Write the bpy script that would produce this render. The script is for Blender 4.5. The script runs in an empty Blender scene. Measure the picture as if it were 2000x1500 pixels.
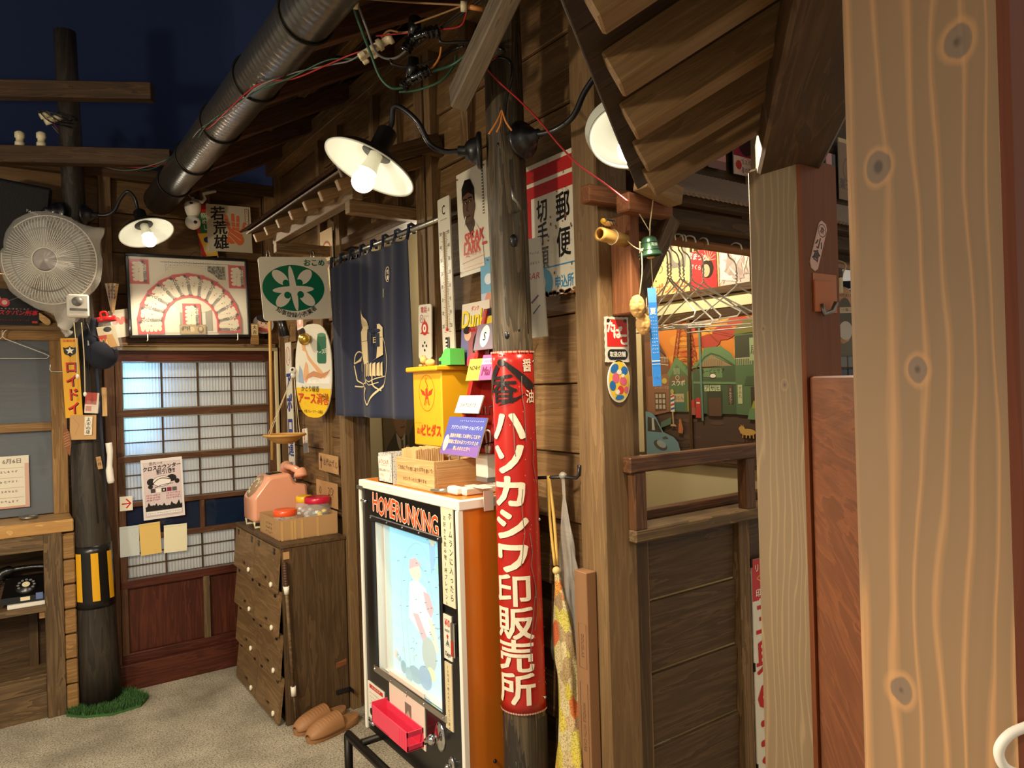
import bpy, math, random
from mathutils import Vector, Matrix, noise
random.seed(7)
S = bpy.context.scene
COL = S.collection
PI = math.pi

# ---------------------------------------------------------------- camera, world, lights, exposure
YAW, PITCH, ROLL, FPX = math.radians(35.154), math.radians(0.091), math.radians(-1.668), 1416.7
EYE = Vector((0, 0, 1.6))
FWD = Vector((math.sin(YAW)*math.cos(PITCH), math.cos(YAW)*math.cos(PITCH), math.sin(PITCH)))
_r = Vector((math.cos(YAW), -math.sin(YAW), 0)); _u = _r.cross(FWD)
RGT = _r*math.cos(ROLL) + _u*math.sin(ROLL); UPV = -_r*math.sin(ROLL) + _u*math.cos(ROLL)
cd = bpy.data.cameras.new('camera'); cam = bpy.data.objects.new('camera', cd); COL.objects.link(cam)
cd.sensor_width = 36; cd.lens = FPX/2000*36; cd.clip_start = 0.02
cam.matrix_world = Matrix(((RGT.x, UPV.x, -FWD.x, EYE.x), (RGT.y, UPV.y, -FWD.y, EYE.y), (RGT.z, UPV.z, -FWD.z, EYE.z), (0, 0, 0, 1)))
S.camera = cam
vs = S.view_settings
vs.view_transform = 'Standard'; vs.look = 'None'; vs.exposure = 0.48; vs.gamma = 1.0; vs.use_curve_mapping = False
try:
    S.cycles.use_denoising = True; S.cycles.max_bounces = 8; S.cycles.sample_clamp_indirect = 6.0
    S.cycles.caustics_reflective = False; S.cycles.caustics_refractive = False
except Exception: pass
wd = bpy.data.worlds.new('world'); S.world = wd; wd.use_nodes = True
wd.node_tree.nodes['Background'].inputs[0].default_value = (1.0, 0.86, 0.68, 1)
wd.node_tree.nodes['Background'].inputs[1].default_value = 0.29
def lamp_light(name, loc, power, col=(1, 0.84, 0.6), rad=0.05):
    l = bpy.data.lights.new(name, 'POINT'); l.energy = power; l.color = col; l.shadow_soft_size = rad
    o = bpy.data.objects.new(name, l); COL.objects.link(o); o.location = loc; return o
# unseen lamps added beside and behind the camera to brighten the scene
def unseen_spot(name, loc, power, aim=(0, 0, -1), ang=155, col=(1, 0.86, 0.64)):
    l = bpy.data.lights.new(name, 'SPOT'); l.energy = power; l.color = col; l.spot_size = math.radians(ang); l.spot_blend = .35; l.shadow_soft_size = .10
    o = bpy.data.objects.new(name, l); COL.objects.link(o); o.location = loc; o.rotation_euler = Vector(aim).to_track_quat('-Z', 'Y').to_euler(); return o
unseen_spot('unseen_lamp', (-0.75, 1.5, 2.55), 175, (.18, .2, -1), 132)
unseen_spot('unseen_lamp.001', (-0.9, -0.1, 2.5), 34, (.35, .3, -1), 116)
lamp_light('unseen_lamp.002', (-1.7, 1.7, 1.9), 82, rad=0.10)
unseen_spot('unseen_lamp.003', (1.75, -1.0, 2.35), 50, (-.05, .2, -1), 118, (1, .80, .56))
lamp_light('stall_fill', (1.95, 1.95, 2.35), 28, rad=0.04)  # unseen light added to brighten the cream wall inside the stall
lamp_light('shop_lamp', (1.8, 3.3, 2.2), 12, rad=0.06)
BULB = 11.0       # what one sees of the lamps' own globes; LED globes throw their beam forwards (see gooseneck)

# ---------------------------------------------------------------- helpers
def lin(c): return tuple((v/12.92 if v <= .04045 else ((v+.055)/1.055)**2.4) for v in c)
def C(r, g, b): return lin((r/255, g/255, b/255))
WM = {}
class MB:
    """collects faces for ONE mesh"""
    def __init__(s): s.v = []; s.f = []; s.c = []; s.m = []; s.s = []
    def add(s, vs, fs, M=None, col=None, mi=0, smooth=False):
        n = len(s.v)
        for p in vs:
            p = Vector(p); s.v.append(tuple(M @ p if M else p))
        for f in fs:
            s.f.append(tuple(n+i for i in f)); s.c.append(col); s.m.append(mi); s.s.append(smooth)
        return s
    def box(s, c, d, M=None, ch=0.0, **k):
        x, y, z = d[0]/2, d[1]/2, d[2]/2
        if ch <= 0 or ch*2.2 > min(d):
            vs = [(c[0]+i*x, c[1]+j*y, c[2]+l*z) for i in (-1, 1) for j in (-1, 1) for l in (-1, 1)]
            return s.add(vs, [(0, 1, 3, 2), (4, 6, 7, 5), (0, 4, 5, 1), (2, 3, 7, 6), (0, 2, 6, 4), (1, 5, 7, 3)], M, **k)
        vs = []; ix = {}
        for i in (-1, 1):
            for j in (-1, 1):
                for l in (-1, 1):
                    for a in range(3):
                        q = [i*(x-ch), j*(y-ch), l*(z-ch)]; q[a] = (i, j, l)[a]*(x, y, z)[a]
                        ix[i, j, l, a] = len(vs); vs.append((c[0]+q[0], c[1]+q[1], c[2]+q[2]))
        fs = []
        for i in (-1, 1):
            fs.append((ix[i, -1, -1, 0], ix[i, -1, 1, 0], ix[i, 1, 1, 0], ix[i, 1, -1, 0])[::(-i)])
            fs.append((ix[-1, i, -1, 1], ix[1, i, -1, 1], ix[1, i, 1, 1], ix[-1, i, 1, 1])[::(-i)])
            fs.append((ix[-1, -1, i, 2], ix[-1, 1, i, 2], ix[1, 1, i, 2], ix[1, -1, i, 2])[::(-i)])
        for i in (-1, 1):
            for j in (-1, 1):
                fs.append((ix[i, j, -1, 0], ix[i, j, 1, 0], ix[i, j, 1, 1], ix[i, j, -1, 1])[::i*j])
                fs.append((ix[i, -1, j, 0], ix[i, 1, j, 0], ix[i, 1, j, 2], ix[i, -1, j, 2])[::-i*j])
                fs.append((ix[-1, i, j, 1], ix[1, i, j, 1], ix[1, i, j, 2], ix[-1, i, j, 2])[::i*j])
                for l in (-1, 1): fs.append((ix[i, j, l, 0], ix[i, j, l, 1], ix[i, j, l, 2])[::i*j*l])
        return s.add(vs, fs, M, **k)
    def lathe(s, prof, n=24, M=None, cap=False, smooth=True, **k):
        vs = []; fs = []
        for r, z in prof:
            for i in range(n): a = 2*PI*i/n; vs.append((r*math.cos(a), r*math.sin(a), z))
        for j in range(len(prof)-1):
            for i in range(n):
                fs.append((j*n+i, j*n+(i+1) % n, (j+1)*n+(i+1) % n, (j+1)*n+i))
        s.add(vs, fs, M, smooth=smooth, **k)
        if cap:
            b = len(s.v)-len(vs); m = len(prof)-1
            s.f.append(tuple(b+i for i in range(n))[::-1]); s.f.append(tuple(b+m*n+i for i in range(n)))
            for _ in (0, 1): s.c.append(k.get('col')); s.m.append(k.get('mi', 0)); s.s.append(False)
        return s
    def cyl(s, p0, p1, r0, r1=None, n=16, cap=True, **k):
        p0, p1 = Vector(p0), Vector(p1); d = p1-p0; q = d.to_track_quat('Z', 'Y').to_matrix().to_4x4()
        return s.lathe([(r0, 0), (r0 if r1 is None else r1, d.length)], n, Matrix.Translation(p0) @ q, cap, **k)
    def tube(s, pts, r, n=8, closed=False, sub=0, cap=True, **k):
        P = [Vector(p) for p in pts]
        if sub: P = spline(P, sub, closed)
        L = len(P); vs = []; fs = []; up = None
        for i in range(L):
            a = P[i-1] if (i or closed) else P[0]; b = P[(i+1) % L] if (i < L-1 or closed) else P[-1]
            t = (b-a).normalized() if (b-a).length > 1e-9 else Vector((0, 0, 1))
            if up is None: up = t.orthogonal().normalized()
            up = (up - t*up.dot(t))
            up = up.normalized() if up.length > 1e-6 else t.orthogonal().normalized()
            w = t.cross(up); rr = r[i*(len(r)-1)//max(1, L-1)] if isinstance(r, (list, tuple)) else r
            for j in range(n):
                an = 2*PI*j/n; vs.append(P[i] + up*math.cos(an)*rr + w*math.sin(an)*rr)
        for i in range(L if closed else L-1):
            for j in range(n):
                i2 = (i+1) % L; fs.append((i*n+j, i*n+(j+1) % n, i2*n+(j+1) % n, i2*n+j))
        if cap and not closed: fs.append(tuple(range(n))[::-1]); fs.append(tuple((L-1)*n+j for j in range(n)))
        return s.add(vs, fs, smooth=True, **k)
    def prism(s, poly, z0, z1, M=None, smooth=False, **k):
        n = len(poly); ar = sum(poly[i][0]*poly[(i+1) % n][1]-poly[(i+1) % n][0]*poly[i][1] for i in range(n))
        if ar < 0: poly = poly[::-1]
        vs = [(x, y, z0) for x, y in poly]+[(x, y, z1) for x, y in poly]
        return s.add(vs, [tuple(range(n))[::-1], tuple(range(n, 2*n))]+[(i, (i+1) % n, n+(i+1) % n, n+i) for i in range(n)], M, **k)
    def ball(s, c, r, n=16, m=10, M=None, sc=(1, 1, 1), **k):
        T = Matrix.Translation(Vector(c)) @ Matrix.Diagonal((sc[0], sc[1], sc[2], 1))
        pr = [(max(1e-4, r*math.sin(PI*i/m)), -r*math.cos(PI*i/m)) for i in range(m+1)]
        return s.lathe(pr, n, (M @ T) if M else T, **k)
    def grid(s, nu, nv, fn, **k):
        vs = [fn(i/nu, j/nv) for j in range(nv+1) for i in range(nu+1)]
        fs = [(j*(nu+1)+i, j*(nu+1)+i+1, (j+1)*(nu+1)+i+1, (j+1)*(nu+1)+i) for j in range(nv) for i in range(nu)]
        return s.add(vs, fs, smooth=True, **k)
def spline(P, sub, closed=False):
    out = []; n = len(P)
    for i in range(n if closed else n-1):
        p = [P[(i+k) % n] if closed else P[min(max(i+k, 0), n-1)] for k in (-1, 0, 1, 2)]
        for q in range(sub):
            t = q/sub
            out.append(0.5*((2*p[1])+(p[2]-p[0])*t+(2*p[0]-5*p[1]+4*p[2]-p[3])*t*t+(3*p[1]-p[0]-3*p[2]+p[3])*t**3))
    if not closed: out.append(P[-1])
    return out
def place(o, M, parent):
    WM[o.name] = M.copy() if M else (WM[parent.name].copy() if parent else Matrix())
    if parent:
        o.parent = parent; o.matrix_basis = WM[parent.name].inverted() @ WM[o.name]
    else: o.matrix_world = WM[o.name]
def tag(o, label=None, cat=None, group=None, kind=None):
    for k, v in (('label', label), ('category', cat), ('group', group), ('kind', kind)):
        if v: o[k] = v
    return o
def obj(name, mb, mat, parent=None, M=None, label=None, cat=None, group=None, kind=None):
    """ONE mesh object; mesh coordinates are local to M (default: parent's frame, or the world)"""
    me = bpy.data.meshes.new(name); me.from_pydata(mb.v, [], mb.f); me.update()
    for m in (mat if isinstance(mat, (list, tuple)) else [mat]): me.materials.append(m)
    me.polygons.foreach_set('use_smooth', mb.s)
    if isinstance(mat, (list, tuple)): me.polygons.foreach_set('material_index', mb.m)
    if any(c is not None for c in mb.c):
        at = me.color_attributes.new('Col', 'FLOAT_COLOR', 'CORNER'); buf = []
        for p in me.polygons:
            c = mb.c[p.index] or (1, 1, 1); buf.extend((c[0], c[1], c[2], 1.0)*p.loop_total)
        at.data.foreach_set('color', buf)
    o = bpy.data.objects.new(name, me); COL.objects.link(o); place(o, M, parent)
    return tag(o, label, cat, group, kind)
def thing(name, label, cat, M=None, group=None, parent=None, kind=None):
    o = bpy.data.objects.new(name, None); COL.objects.link(o); o.empty_display_size = .05
    if isinstance(M, (tuple, list, Vector)): M = Matrix.Translation(Vector(M))
    place(o, M or Matrix(), parent); return tag(o, label, cat, group, kind)
def dup(o, M, label=None, parent=None, group=None):
    """a copy of a thing with its parts and sub-parts (mesh data shared)"""
    c = o.copy(); COL.objects.link(c)
    if parent is None: c.matrix_world = M; WM[c.name] = M.copy(); c.parent = None
    else: c.parent = parent; c.matrix_basis = o.matrix_basis.copy(); WM[c.name] = WM[parent.name] @ c.matrix_basis
    if label: c['label'] = label
    if group: c['group'] = group
    for ch in o.children: dup(ch, None, None, c)
    return c
def fr(o, u, v):
    u = Vector(u).normalized(); v = Vector(v); n = u.cross(v).normalized(); v = n.cross(u)
    return Matrix(((u.x, v.x, n.x, o[0]), (u.y, v.y, n.y, o[1]), (u.z, v.z, n.z, o[2]), (0, 0, 0, 1)))
WR, YB = 1.42, 4.515            # planes of the shop wall (faces -X) and the back wall (faces -Y)
def onR(p, off=0.0, rot=0): return fr((p[0]-off, p[1], p[2]), (0, -1, 0), (0, 0, 1)) @ Matrix.Rotation(math.radians(rot), 4, 'Z')
def onB(p, off=0.0, rot=0): return fr((p[0], p[1]-off, p[2]), (1, 0, 0), (0, 0, 1)) @ Matrix.Rotation(math.radians(rot), 4, 'Z')
def mid(a, b): return (Vector(a)+Vector(b))/2
def seg(p0, p1, up=(0, 0, 1)):
    p0, p1, up = Vector(p0), Vector(p1), Vector(up); x = (p1-p0).normalized(); y = up.cross(x)
    if y.length < 1e-5: y = Vector((0, 1, 0)).cross(x) if abs(x.y) < .9 else Vector((1, 0, 0)).cross(x)
    y.normalize(); z = x.cross(y); c = (p0+p1)/2
    return Matrix(((x.x, y.x, z.x, c.x), (x.y, y.y, z.y, c.y), (x.z, y.z, z.z, c.z), (0, 0, 0, 1))), (p1-p0).length
def beam(name, p0, p1, w, h, mat, parent=None, up=(0, 0, 1), ch=.003, **k):
    """timber from p0 to p1: w across, h along `up`; grain runs along local X"""
    M, L = seg(p0, p1, up)
    return obj(name, MB().box((0, 0, 0), (L, w, h), ch=ch), mat, parent, M, **k)
def abox(name, lo, hi, mat, parent=None, grain=0, ch=.002, **k):
    """axis-aligned box lo..hi, grain along world axis `grain`"""
    lo, hi = Vector(lo), Vector(hi); c = (lo+hi)/2; d = hi-lo; e = [Vector((1, 0, 0)), Vector((0, 1, 0)), Vector((0, 0, 1))][grain]*d[grain]/2
    up = (0, 0, 1) if grain != 2 else (0, 1, 0)
    w, h = {0: (d.y, d.z), 1: (d.x, d.z), 2: (d.x, d.y)}[grain]
    return beam(name, c-e, c+e, w, h, mat, parent, up, ch, **k)

# ---------------------------------------------------------------- materials
class NT:
    def __init__(s, name):
        s.m = bpy.data.materials.new(name); s.m.use_nodes = True; s.t = s.m.node_tree; s.n = s.t.nodes; s.n.clear()
        s.out = s.n.new('ShaderNodeOutputMaterial')
    def node(s, ty, ins=None, **kw):
        d = s.n.new(ty)
        for k, v in kw.items(): setattr(d, k, v)
        for k, v in (ins or {}).items():
            if isinstance(v, bpy.types.NodeSocket): s.t.links.new(v, d.inputs[k])
            else: d.inputs[k].default_value = v
        return d
    def math(s, op, a, b=0.0, c=0.0):
        return s.node('ShaderNodeMath', {0: a, 1: b, 2: c}, operation=op).outputs[0]
    def ramp(s, fac, stops):
        d = s.node('ShaderNodeValToRGB', {0: fac}); e = d.color_ramp.elements
        while len(e) < len(stops): e.new(.5)
        for q, (p, c) in zip(e, stops): q.position = p; q.color = (c[0], c[1], c[2], 1) if not isinstance(c, float) else (c, c, c, 1)
        return d.outputs[0]
    def mix(s, f, a, b, bt='MIX'):
        d = s.node('ShaderNodeMix', data_type='RGBA', blend_type=bt)
        for i, v in ((0, f), (6, a), (7, b)):
            if isinstance(v, bpy.types.NodeSocket): s.t.links.new(v, d.inputs[i])
            else: d.inputs[i].default_value = v if i == 0 else (v[0], v[1], v[2], 1)
        return d.outputs[2]
    def bsdf(s, **k):
        b = s.node('ShaderNodeBsdfPrincipled')
        for a, v in k.items():
            a = {'col': 'Base Color', 'rough': 'Roughness', 'metal': 'Metallic', 'norm': 'Normal', 'spec': 'Specular IOR Level', 'emis': 'Emission Color', 'es': 'Emission Strength', 'alpha': 'Alpha', 'trans': 'Transmission Weight', 'coat': 'Coat Weight', 'ior': 'IOR', 'sheen': 'Sheen Weight'}[a]
            if isinstance(v, bpy.types.NodeSocket): s.t.links.new(v, b.inputs[a])
            else: b.inputs[a].default_value = (v[0], v[1], v[2], 1) if isinstance(v, tuple) and len(v) == 3 else v
        s.t.links.new(b.outputs[0], s.out.inputs[0]); return b
    def bump(s, h, strength=.3, dist=.01): return s.node('ShaderNodeBump', {'Height': h, 'Strength': strength, 'Distance': dist}).outputs[0]
    def objcoord(s, sc, rnd=9.0):
        tc = s.node('ShaderNodeTexCoord').outputs['Object']
        oi = s.node('ShaderNodeObjectInfo').outputs['Random']
        r = s.node('ShaderNodeVectorMath', {0: (1, 0.37, 0.71), 'Scale': s.math('MULTIPLY', oi, rnd)}, operation='SCALE').outputs[0]
        v = s.node('ShaderNodeVectorMath', {0: tc, 1: r}, operation='ADD').outputs[0]
        return s.node('ShaderNodeMapping', {0: v, 3: sc}).outputs[0], oi
def plain(name, col, rough=.5, metal=0.0, wear=0.0, bump=0.0, **k):
    t = NT(name); c = col
    v, oi = t.objcoord((1, 1, 1))
    n = t.node('ShaderNodeTexNoise', {'Vector': v, 'Scale': 14.0, 'Detail': 5.0}).outputs[0]
    c = t.mix(t.math('MULTIPLY', n, wear), col, tuple(x*.35 for x in col)) if wear else t.mix(t.math('MULTIPLY', n, .15), col, tuple(x*.75 for x in col))
    kw = dict(col=c, rough=rough, metal=metal, **k)
    if bump: kw['norm'] = t.bump(t.node('ShaderNodeTexNoise', {'Vector': v, 'Scale': 220.0, 'Detail': 2.0}).outputs[0], bump, .003)
    t.bsdf(**kw); return t.m
def wood(name, dark, light, streak=26.0, amt=1.0, rough=.6, fine=1.0, vary=.35, worn=None, up=False):
    t = NT(name); v, oi = t.objcoord((1.0, 1.0, 1.0), 11.0)
    if up:          # grain along Z for round poles
        q = t.node('ShaderNodeSeparateXYZ', {0: v}); v = t.node('ShaderNodeCombineXYZ', {0: q.outputs[2], 1: q.outputs[0], 2: q.outputs[1]}).outputs[0]
    g = t.node('ShaderNodeMapping', {0: v, 3: (1.1, streak*.5, streak*.5)}).outputs[0]
    n1 = t.node('ShaderNodeTexNoise', {'Vector': g, 'Scale': 1.6, 'Detail': 4.0, 'Roughness': .55, 'Distortion': .8}).outputs[0]
    g2 = t.node('ShaderNodeMapping', {0: v, 3: (6.0, streak*9, streak*9)}).outputs[0]
    n2 = t.node('ShaderNodeTexNoise', {'Vector': g2, 'Scale': 1.0, 'Detail': 3.0}).outputs[0]
    w = t.node('ShaderNodeTexNoise', {'Vector': v, 'Scale': 2.2, 'Detail': 3.0}).outputs[0]
    rings = t.math('FRACT', t.math('MULTIPLY', n1, 5.5))
    rings = t.math('POWER', rings, 2.2)
    f = t.math('ADD', t.math('MULTIPLY', rings, .5*amt), t.math('MULTIPLY_ADD', n2, .5*fine, -.08*fine))
    f = t.math('ADD', f, t.math('MULTIPLY_ADD', w, .5, -.25))
    c = t.ramp(f, [(.0, dark), (.75, light)])
    c = t.mix(t.math('MULTIPLY_ADD', oi, vary, 0.0), c, tuple(x*.45 for x in dark))
    if worn:
        k = t.node('ShaderNodeTexNoise', {'Vector': v, 'Scale': 5.0, 'Detail': 8.0, 'Roughness': .7}).outputs[0]
        c = t.mix(t.ramp(k, [(.60, 0.0), (.72, .8)]), c, worn)
    t.bsdf(col=c, rough=rough, norm=t.bump(t.math('ADD', n2, rings), .22, .002), spec=.35); return t.m
def emit(name, col, st):
    t = NT(name); e = t.node('ShaderNodeEmission', {0: (col[0], col[1], col[2], 1), 1: st}); t.t.links.new(e.outputs[0], t.out.inputs[0]); return t.m
def printed(name, rough=.45, es=0.0, wear=0.0, coat=0.0):
    t = NT(name); a = t.node('ShaderNodeVertexColor', layer_name='Col').outputs[0]; kw = {}
    if wear:
        v, oi = t.objcoord((1, 1, 1)); n = t.node('ShaderNodeTexNoise', {'Vector': v, 'Scale': 34.0, 'Detail': 6.0, 'Roughness': .65}).outputs[0]
        a = t.mix(t.ramp(n, [(.60, 0.0), (.70, wear)]), a, C(95, 70, 50))
    if es: kw = dict(emis=a, es=es)
    t.bsdf(col=a, rough=rough, coat=coat, **kw); return t.m
def clear(name, col=(1, 1, 1), alpha=.25, rough=.1):
    t = NT(name); t.bsdf(col=col, rough=rough, alpha=alpha, spec=.6); return t.m
M_ = {}
def mats():
    W = wood
    M_['wall'] = W('wall board', C(96, 71, 43), C(150, 116, 76), amt=.7)
    M_['stud'] = W('stud timber', C(88, 66, 42), C(150, 117, 78), streak=34)
    M_['post'] = W('corner post timber', C(104, 80, 52), C(150, 119, 80), streak=30, amt=.6, vary=.1)
    M_['dark'] = W('dark stained timber', C(54, 38, 22), C(98, 71, 42), vary=.25)
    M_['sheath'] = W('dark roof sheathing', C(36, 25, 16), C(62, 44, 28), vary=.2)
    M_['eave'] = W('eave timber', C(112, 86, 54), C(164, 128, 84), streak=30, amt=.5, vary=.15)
    M_['rafter'] = W('old rafter', C(72, 44, 32), C(118, 80, 56), vary=.3)
    M_['black'] = W('blackened pole', C(36, 32, 28), C(66, 58, 50), streak=18, rough=.5, vary=.0, up=True)
    M_['pole'] = W('weathered pole', C(40, 34, 27), C(104, 90, 68), streak=26, rough=.45, vary=0, up=True)
    M_['red'] = W('red stained door timber', C(56, 24, 17), C(96, 48, 32), streak=30, rough=.4, vary=.1)
    M_['doorbrown'] = W('door rail timber', C(66, 40, 26), C(110, 74, 46), streak=30, rough=.45, vary=.1)
    M_['light'] = W('light counter timber', C(172, 128, 74), C(208, 168, 108), streak=20, rough=.35, vary=0)
    M_['window'] = W('window frame timber', C(120, 88, 50), C(172, 132, 82), streak=30, vary=.05)
    M_['old'] = W('old grey brown timber', C(70, 54, 36), C(128, 102, 70), streak=22, vary=.15)
    M_['greyold'] = W('grey weathered timber', C(84, 74, 62), C(134, 120, 102), streak=24, vary=.05)
    M_['pine'] = W('new pine', C(190, 146, 92), C(222, 184, 130), streak=30, vary=.05)
    M_['orangewood'] = W('orange pine', C(112, 66, 38), C(150, 96, 58), streak=30, vary=.1)
    M_['cab'] = W('locker timber', C(64, 47, 31), C(100, 77, 52), streak=26, rough=.5, vary=.1, worn=None)
    M_['locker'] = W('locker door timber', C(100, 76, 48), C(140, 110, 74), streak=16, rough=.55, vary=.2)
    M_['panel'] = W('red brown panel', C(84, 44, 22), C(114, 64, 34), streak=20, vary=0)
    M_['bamboo'] = plain('bamboo', C(206, 160, 84), .35)
    M_['oldbamboo'] = plain('old bamboo', C(140, 92, 48), .4, wear=.3)
    M_['card'] = plain('cardboard', C(178, 138, 92), .8, bump=.1)
    M_['kraft'] = plain('kraft paper', C(190, 150, 100), .8)
    M_['white'] = plain('white paint', C(235, 230, 218), .4)
    M_['enamel'] = plain('white enamel', C(226, 220, 202), .25, wear=.12)
    M_['paper'] = plain('paper', C(228, 220, 200), .7)
    M_['cream'] = plain('cream plaster', C(214, 200, 160), .8, bump=.05)
    M_['blackm'] = plain('black metal', C(20, 20, 24), .35, coat=.2)
    M_['blackp'] = plain('black plastic', C(16, 16, 18), .3)
    M_['iron'] = plain('iron', C(46, 42, 38), .45, .8, wear=.3)
    M_['chrome'] = plain('chrome', C(205, 205, 205), .12, 1.0)
    M_['steel'] = plain('galvanised steel', C(160, 158, 150), .35, .9, wear=.2)
    M_['wire'] = plain('white coated wire', C(242, 238, 226), .4)
    M_['navy'] = plain('navy night sky paint', C(24, 42, 84), .9)
    M_['noren'] = plain('indigo cloth', C(27, 33, 58), .9, sheen=.08, bump=.12)
    M_['pink'] = plain('pink plastic', C(226, 160, 128), .22, coat=.3)
    M_['hotpink'] = plain('hot pink plastic', C(228, 62, 92), .3)
    M_['orange'] = plain('orange laminate', C(206, 116, 28), .3)
    M_['yellow'] = plain('yellow enamel', C(226, 168, 28), .35, wear=.12)
    M_['redp'] = plain('red plastic', C(206, 32, 34), .3)
    M_['redm'] = plain('red painted metal', C(170, 38, 30), .35)
    M_['green'] = plain('green plastic', C(90, 200, 90), .35)
    M_['navycloth'] = plain('navy cloth', C(26, 30, 46), .9)
    M_['wicker'] = plain('woven bamboo', C(186, 142, 76), .6, bump=.5)
    M_['tan'] = plain('tan rubber', C(158, 112, 72), .55)
    M_['clay'] = plain('carved pale wood', C(220, 172, 104), .6)
    M_['bronze'] = plain('green bronze', C(74, 112, 84), .3, .6, wear=.5)
    M_['string'] = plain('string', C(214, 196, 156), .9)
    M_['rust'] = plain('rusty corrugated sheet', C(206, 184, 164), .55, .1, wear=.45)
    M_['corr'] = plain('dark corrugated sheet', C(86, 62, 48), .5, .2, wear=.4)
    M_['turf'] = plain('artificial turf', C(58, 100, 48), .9)
    M_['print'] = printed('print'); M_['gloss'] = printed('enamel print', .25, wear=.25); M_['backlit'] = printed('backlit print', .3, es=.46)
    M_['shiny'] = printed('sleeve print', .15)
    M_['glass'] = clear('window glass', C(140, 150, 160), .34, .06)
    M_['film'] = clear('clear film', (1, 1, 1), .07, .04)
    M_['bag'] = clear('white translucent plastic', C(245, 242, 232), .24, .25)
    M_['clearbag'] = clear('clear carrier bag', C(235, 230, 220), .22, .15)
    M_['jar'] = clear('clear jar', (1, 1, 1), .16, .04)
    M_['bulb'] = emit('glowing bulb', (1.0, .93, .76), BULB); M_['bulb2'] = emit('softer glowing bulb', (1.0, .93, .76), BULB*.8)
    M_['shade'] = plain('white enamel shade', C(238, 240, 226), .3)
    for k, c, r in (('cgreen', (38, 84, 62), .4), ('cblack', (22, 22, 24), .35), ('cred', (168, 36, 36), .4), ('cgrey', (120, 118, 116), .4), ('cbrown', (150, 112, 70), .4), ('corange', (214, 140, 70), .5), ('cwhite', (230, 226, 216), .4), ('ivory', (226, 214, 178), .3)):
        M_[k] = plain('cable '+k[1:] if k[0] == 'c' else k, C(*c), r)
mats()

# ---------------------------------------------------------------- flat print: coloured shapes and lettering, collected into one mesh
_gc = {}
def glyph(ch, bold=0.0):
    bold = 0.0          # weight is added by overprinting (Pr.glyph)
    k = (ch, bold)
    if k in _gc: return _gc[k]
    cu = bpy.data.curves.new('glyph', 'FONT'); cu.body = ch; cu.size = 1; cu.resolution_u = 2; cu.offset = bold
    o = bpy.data.objects.new('glyph', cu); COL.objects.link(o)
    me = o.evaluated_get(bpy.context.evaluated_depsgraph_get()).to_mesh()
    vs = [(v.co.x, v.co.y) for v in me.vertices]; fs = [tuple(p.vertices) for p in me.polygons]
    bpy.data.objects.remove(o); bpy.data.curves.remove(cu)
    if vs:
        x0 = min(v[0] for v in vs); x1 = max(v[0] for v in vs); y0 = min(v[1] for v in vs); y1 = max(v[1] for v in vs)
    else: x0, x1, y0, y1 = 0, .3, 0, .3
    adv = 1.0 if ord(ch) > 0x2000 else (x1-x0+.09 if ch != ' ' else .28)
    _gc[k] = (vs, fs, x0, x1, y0, y1, adv); return _gc[k]
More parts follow.
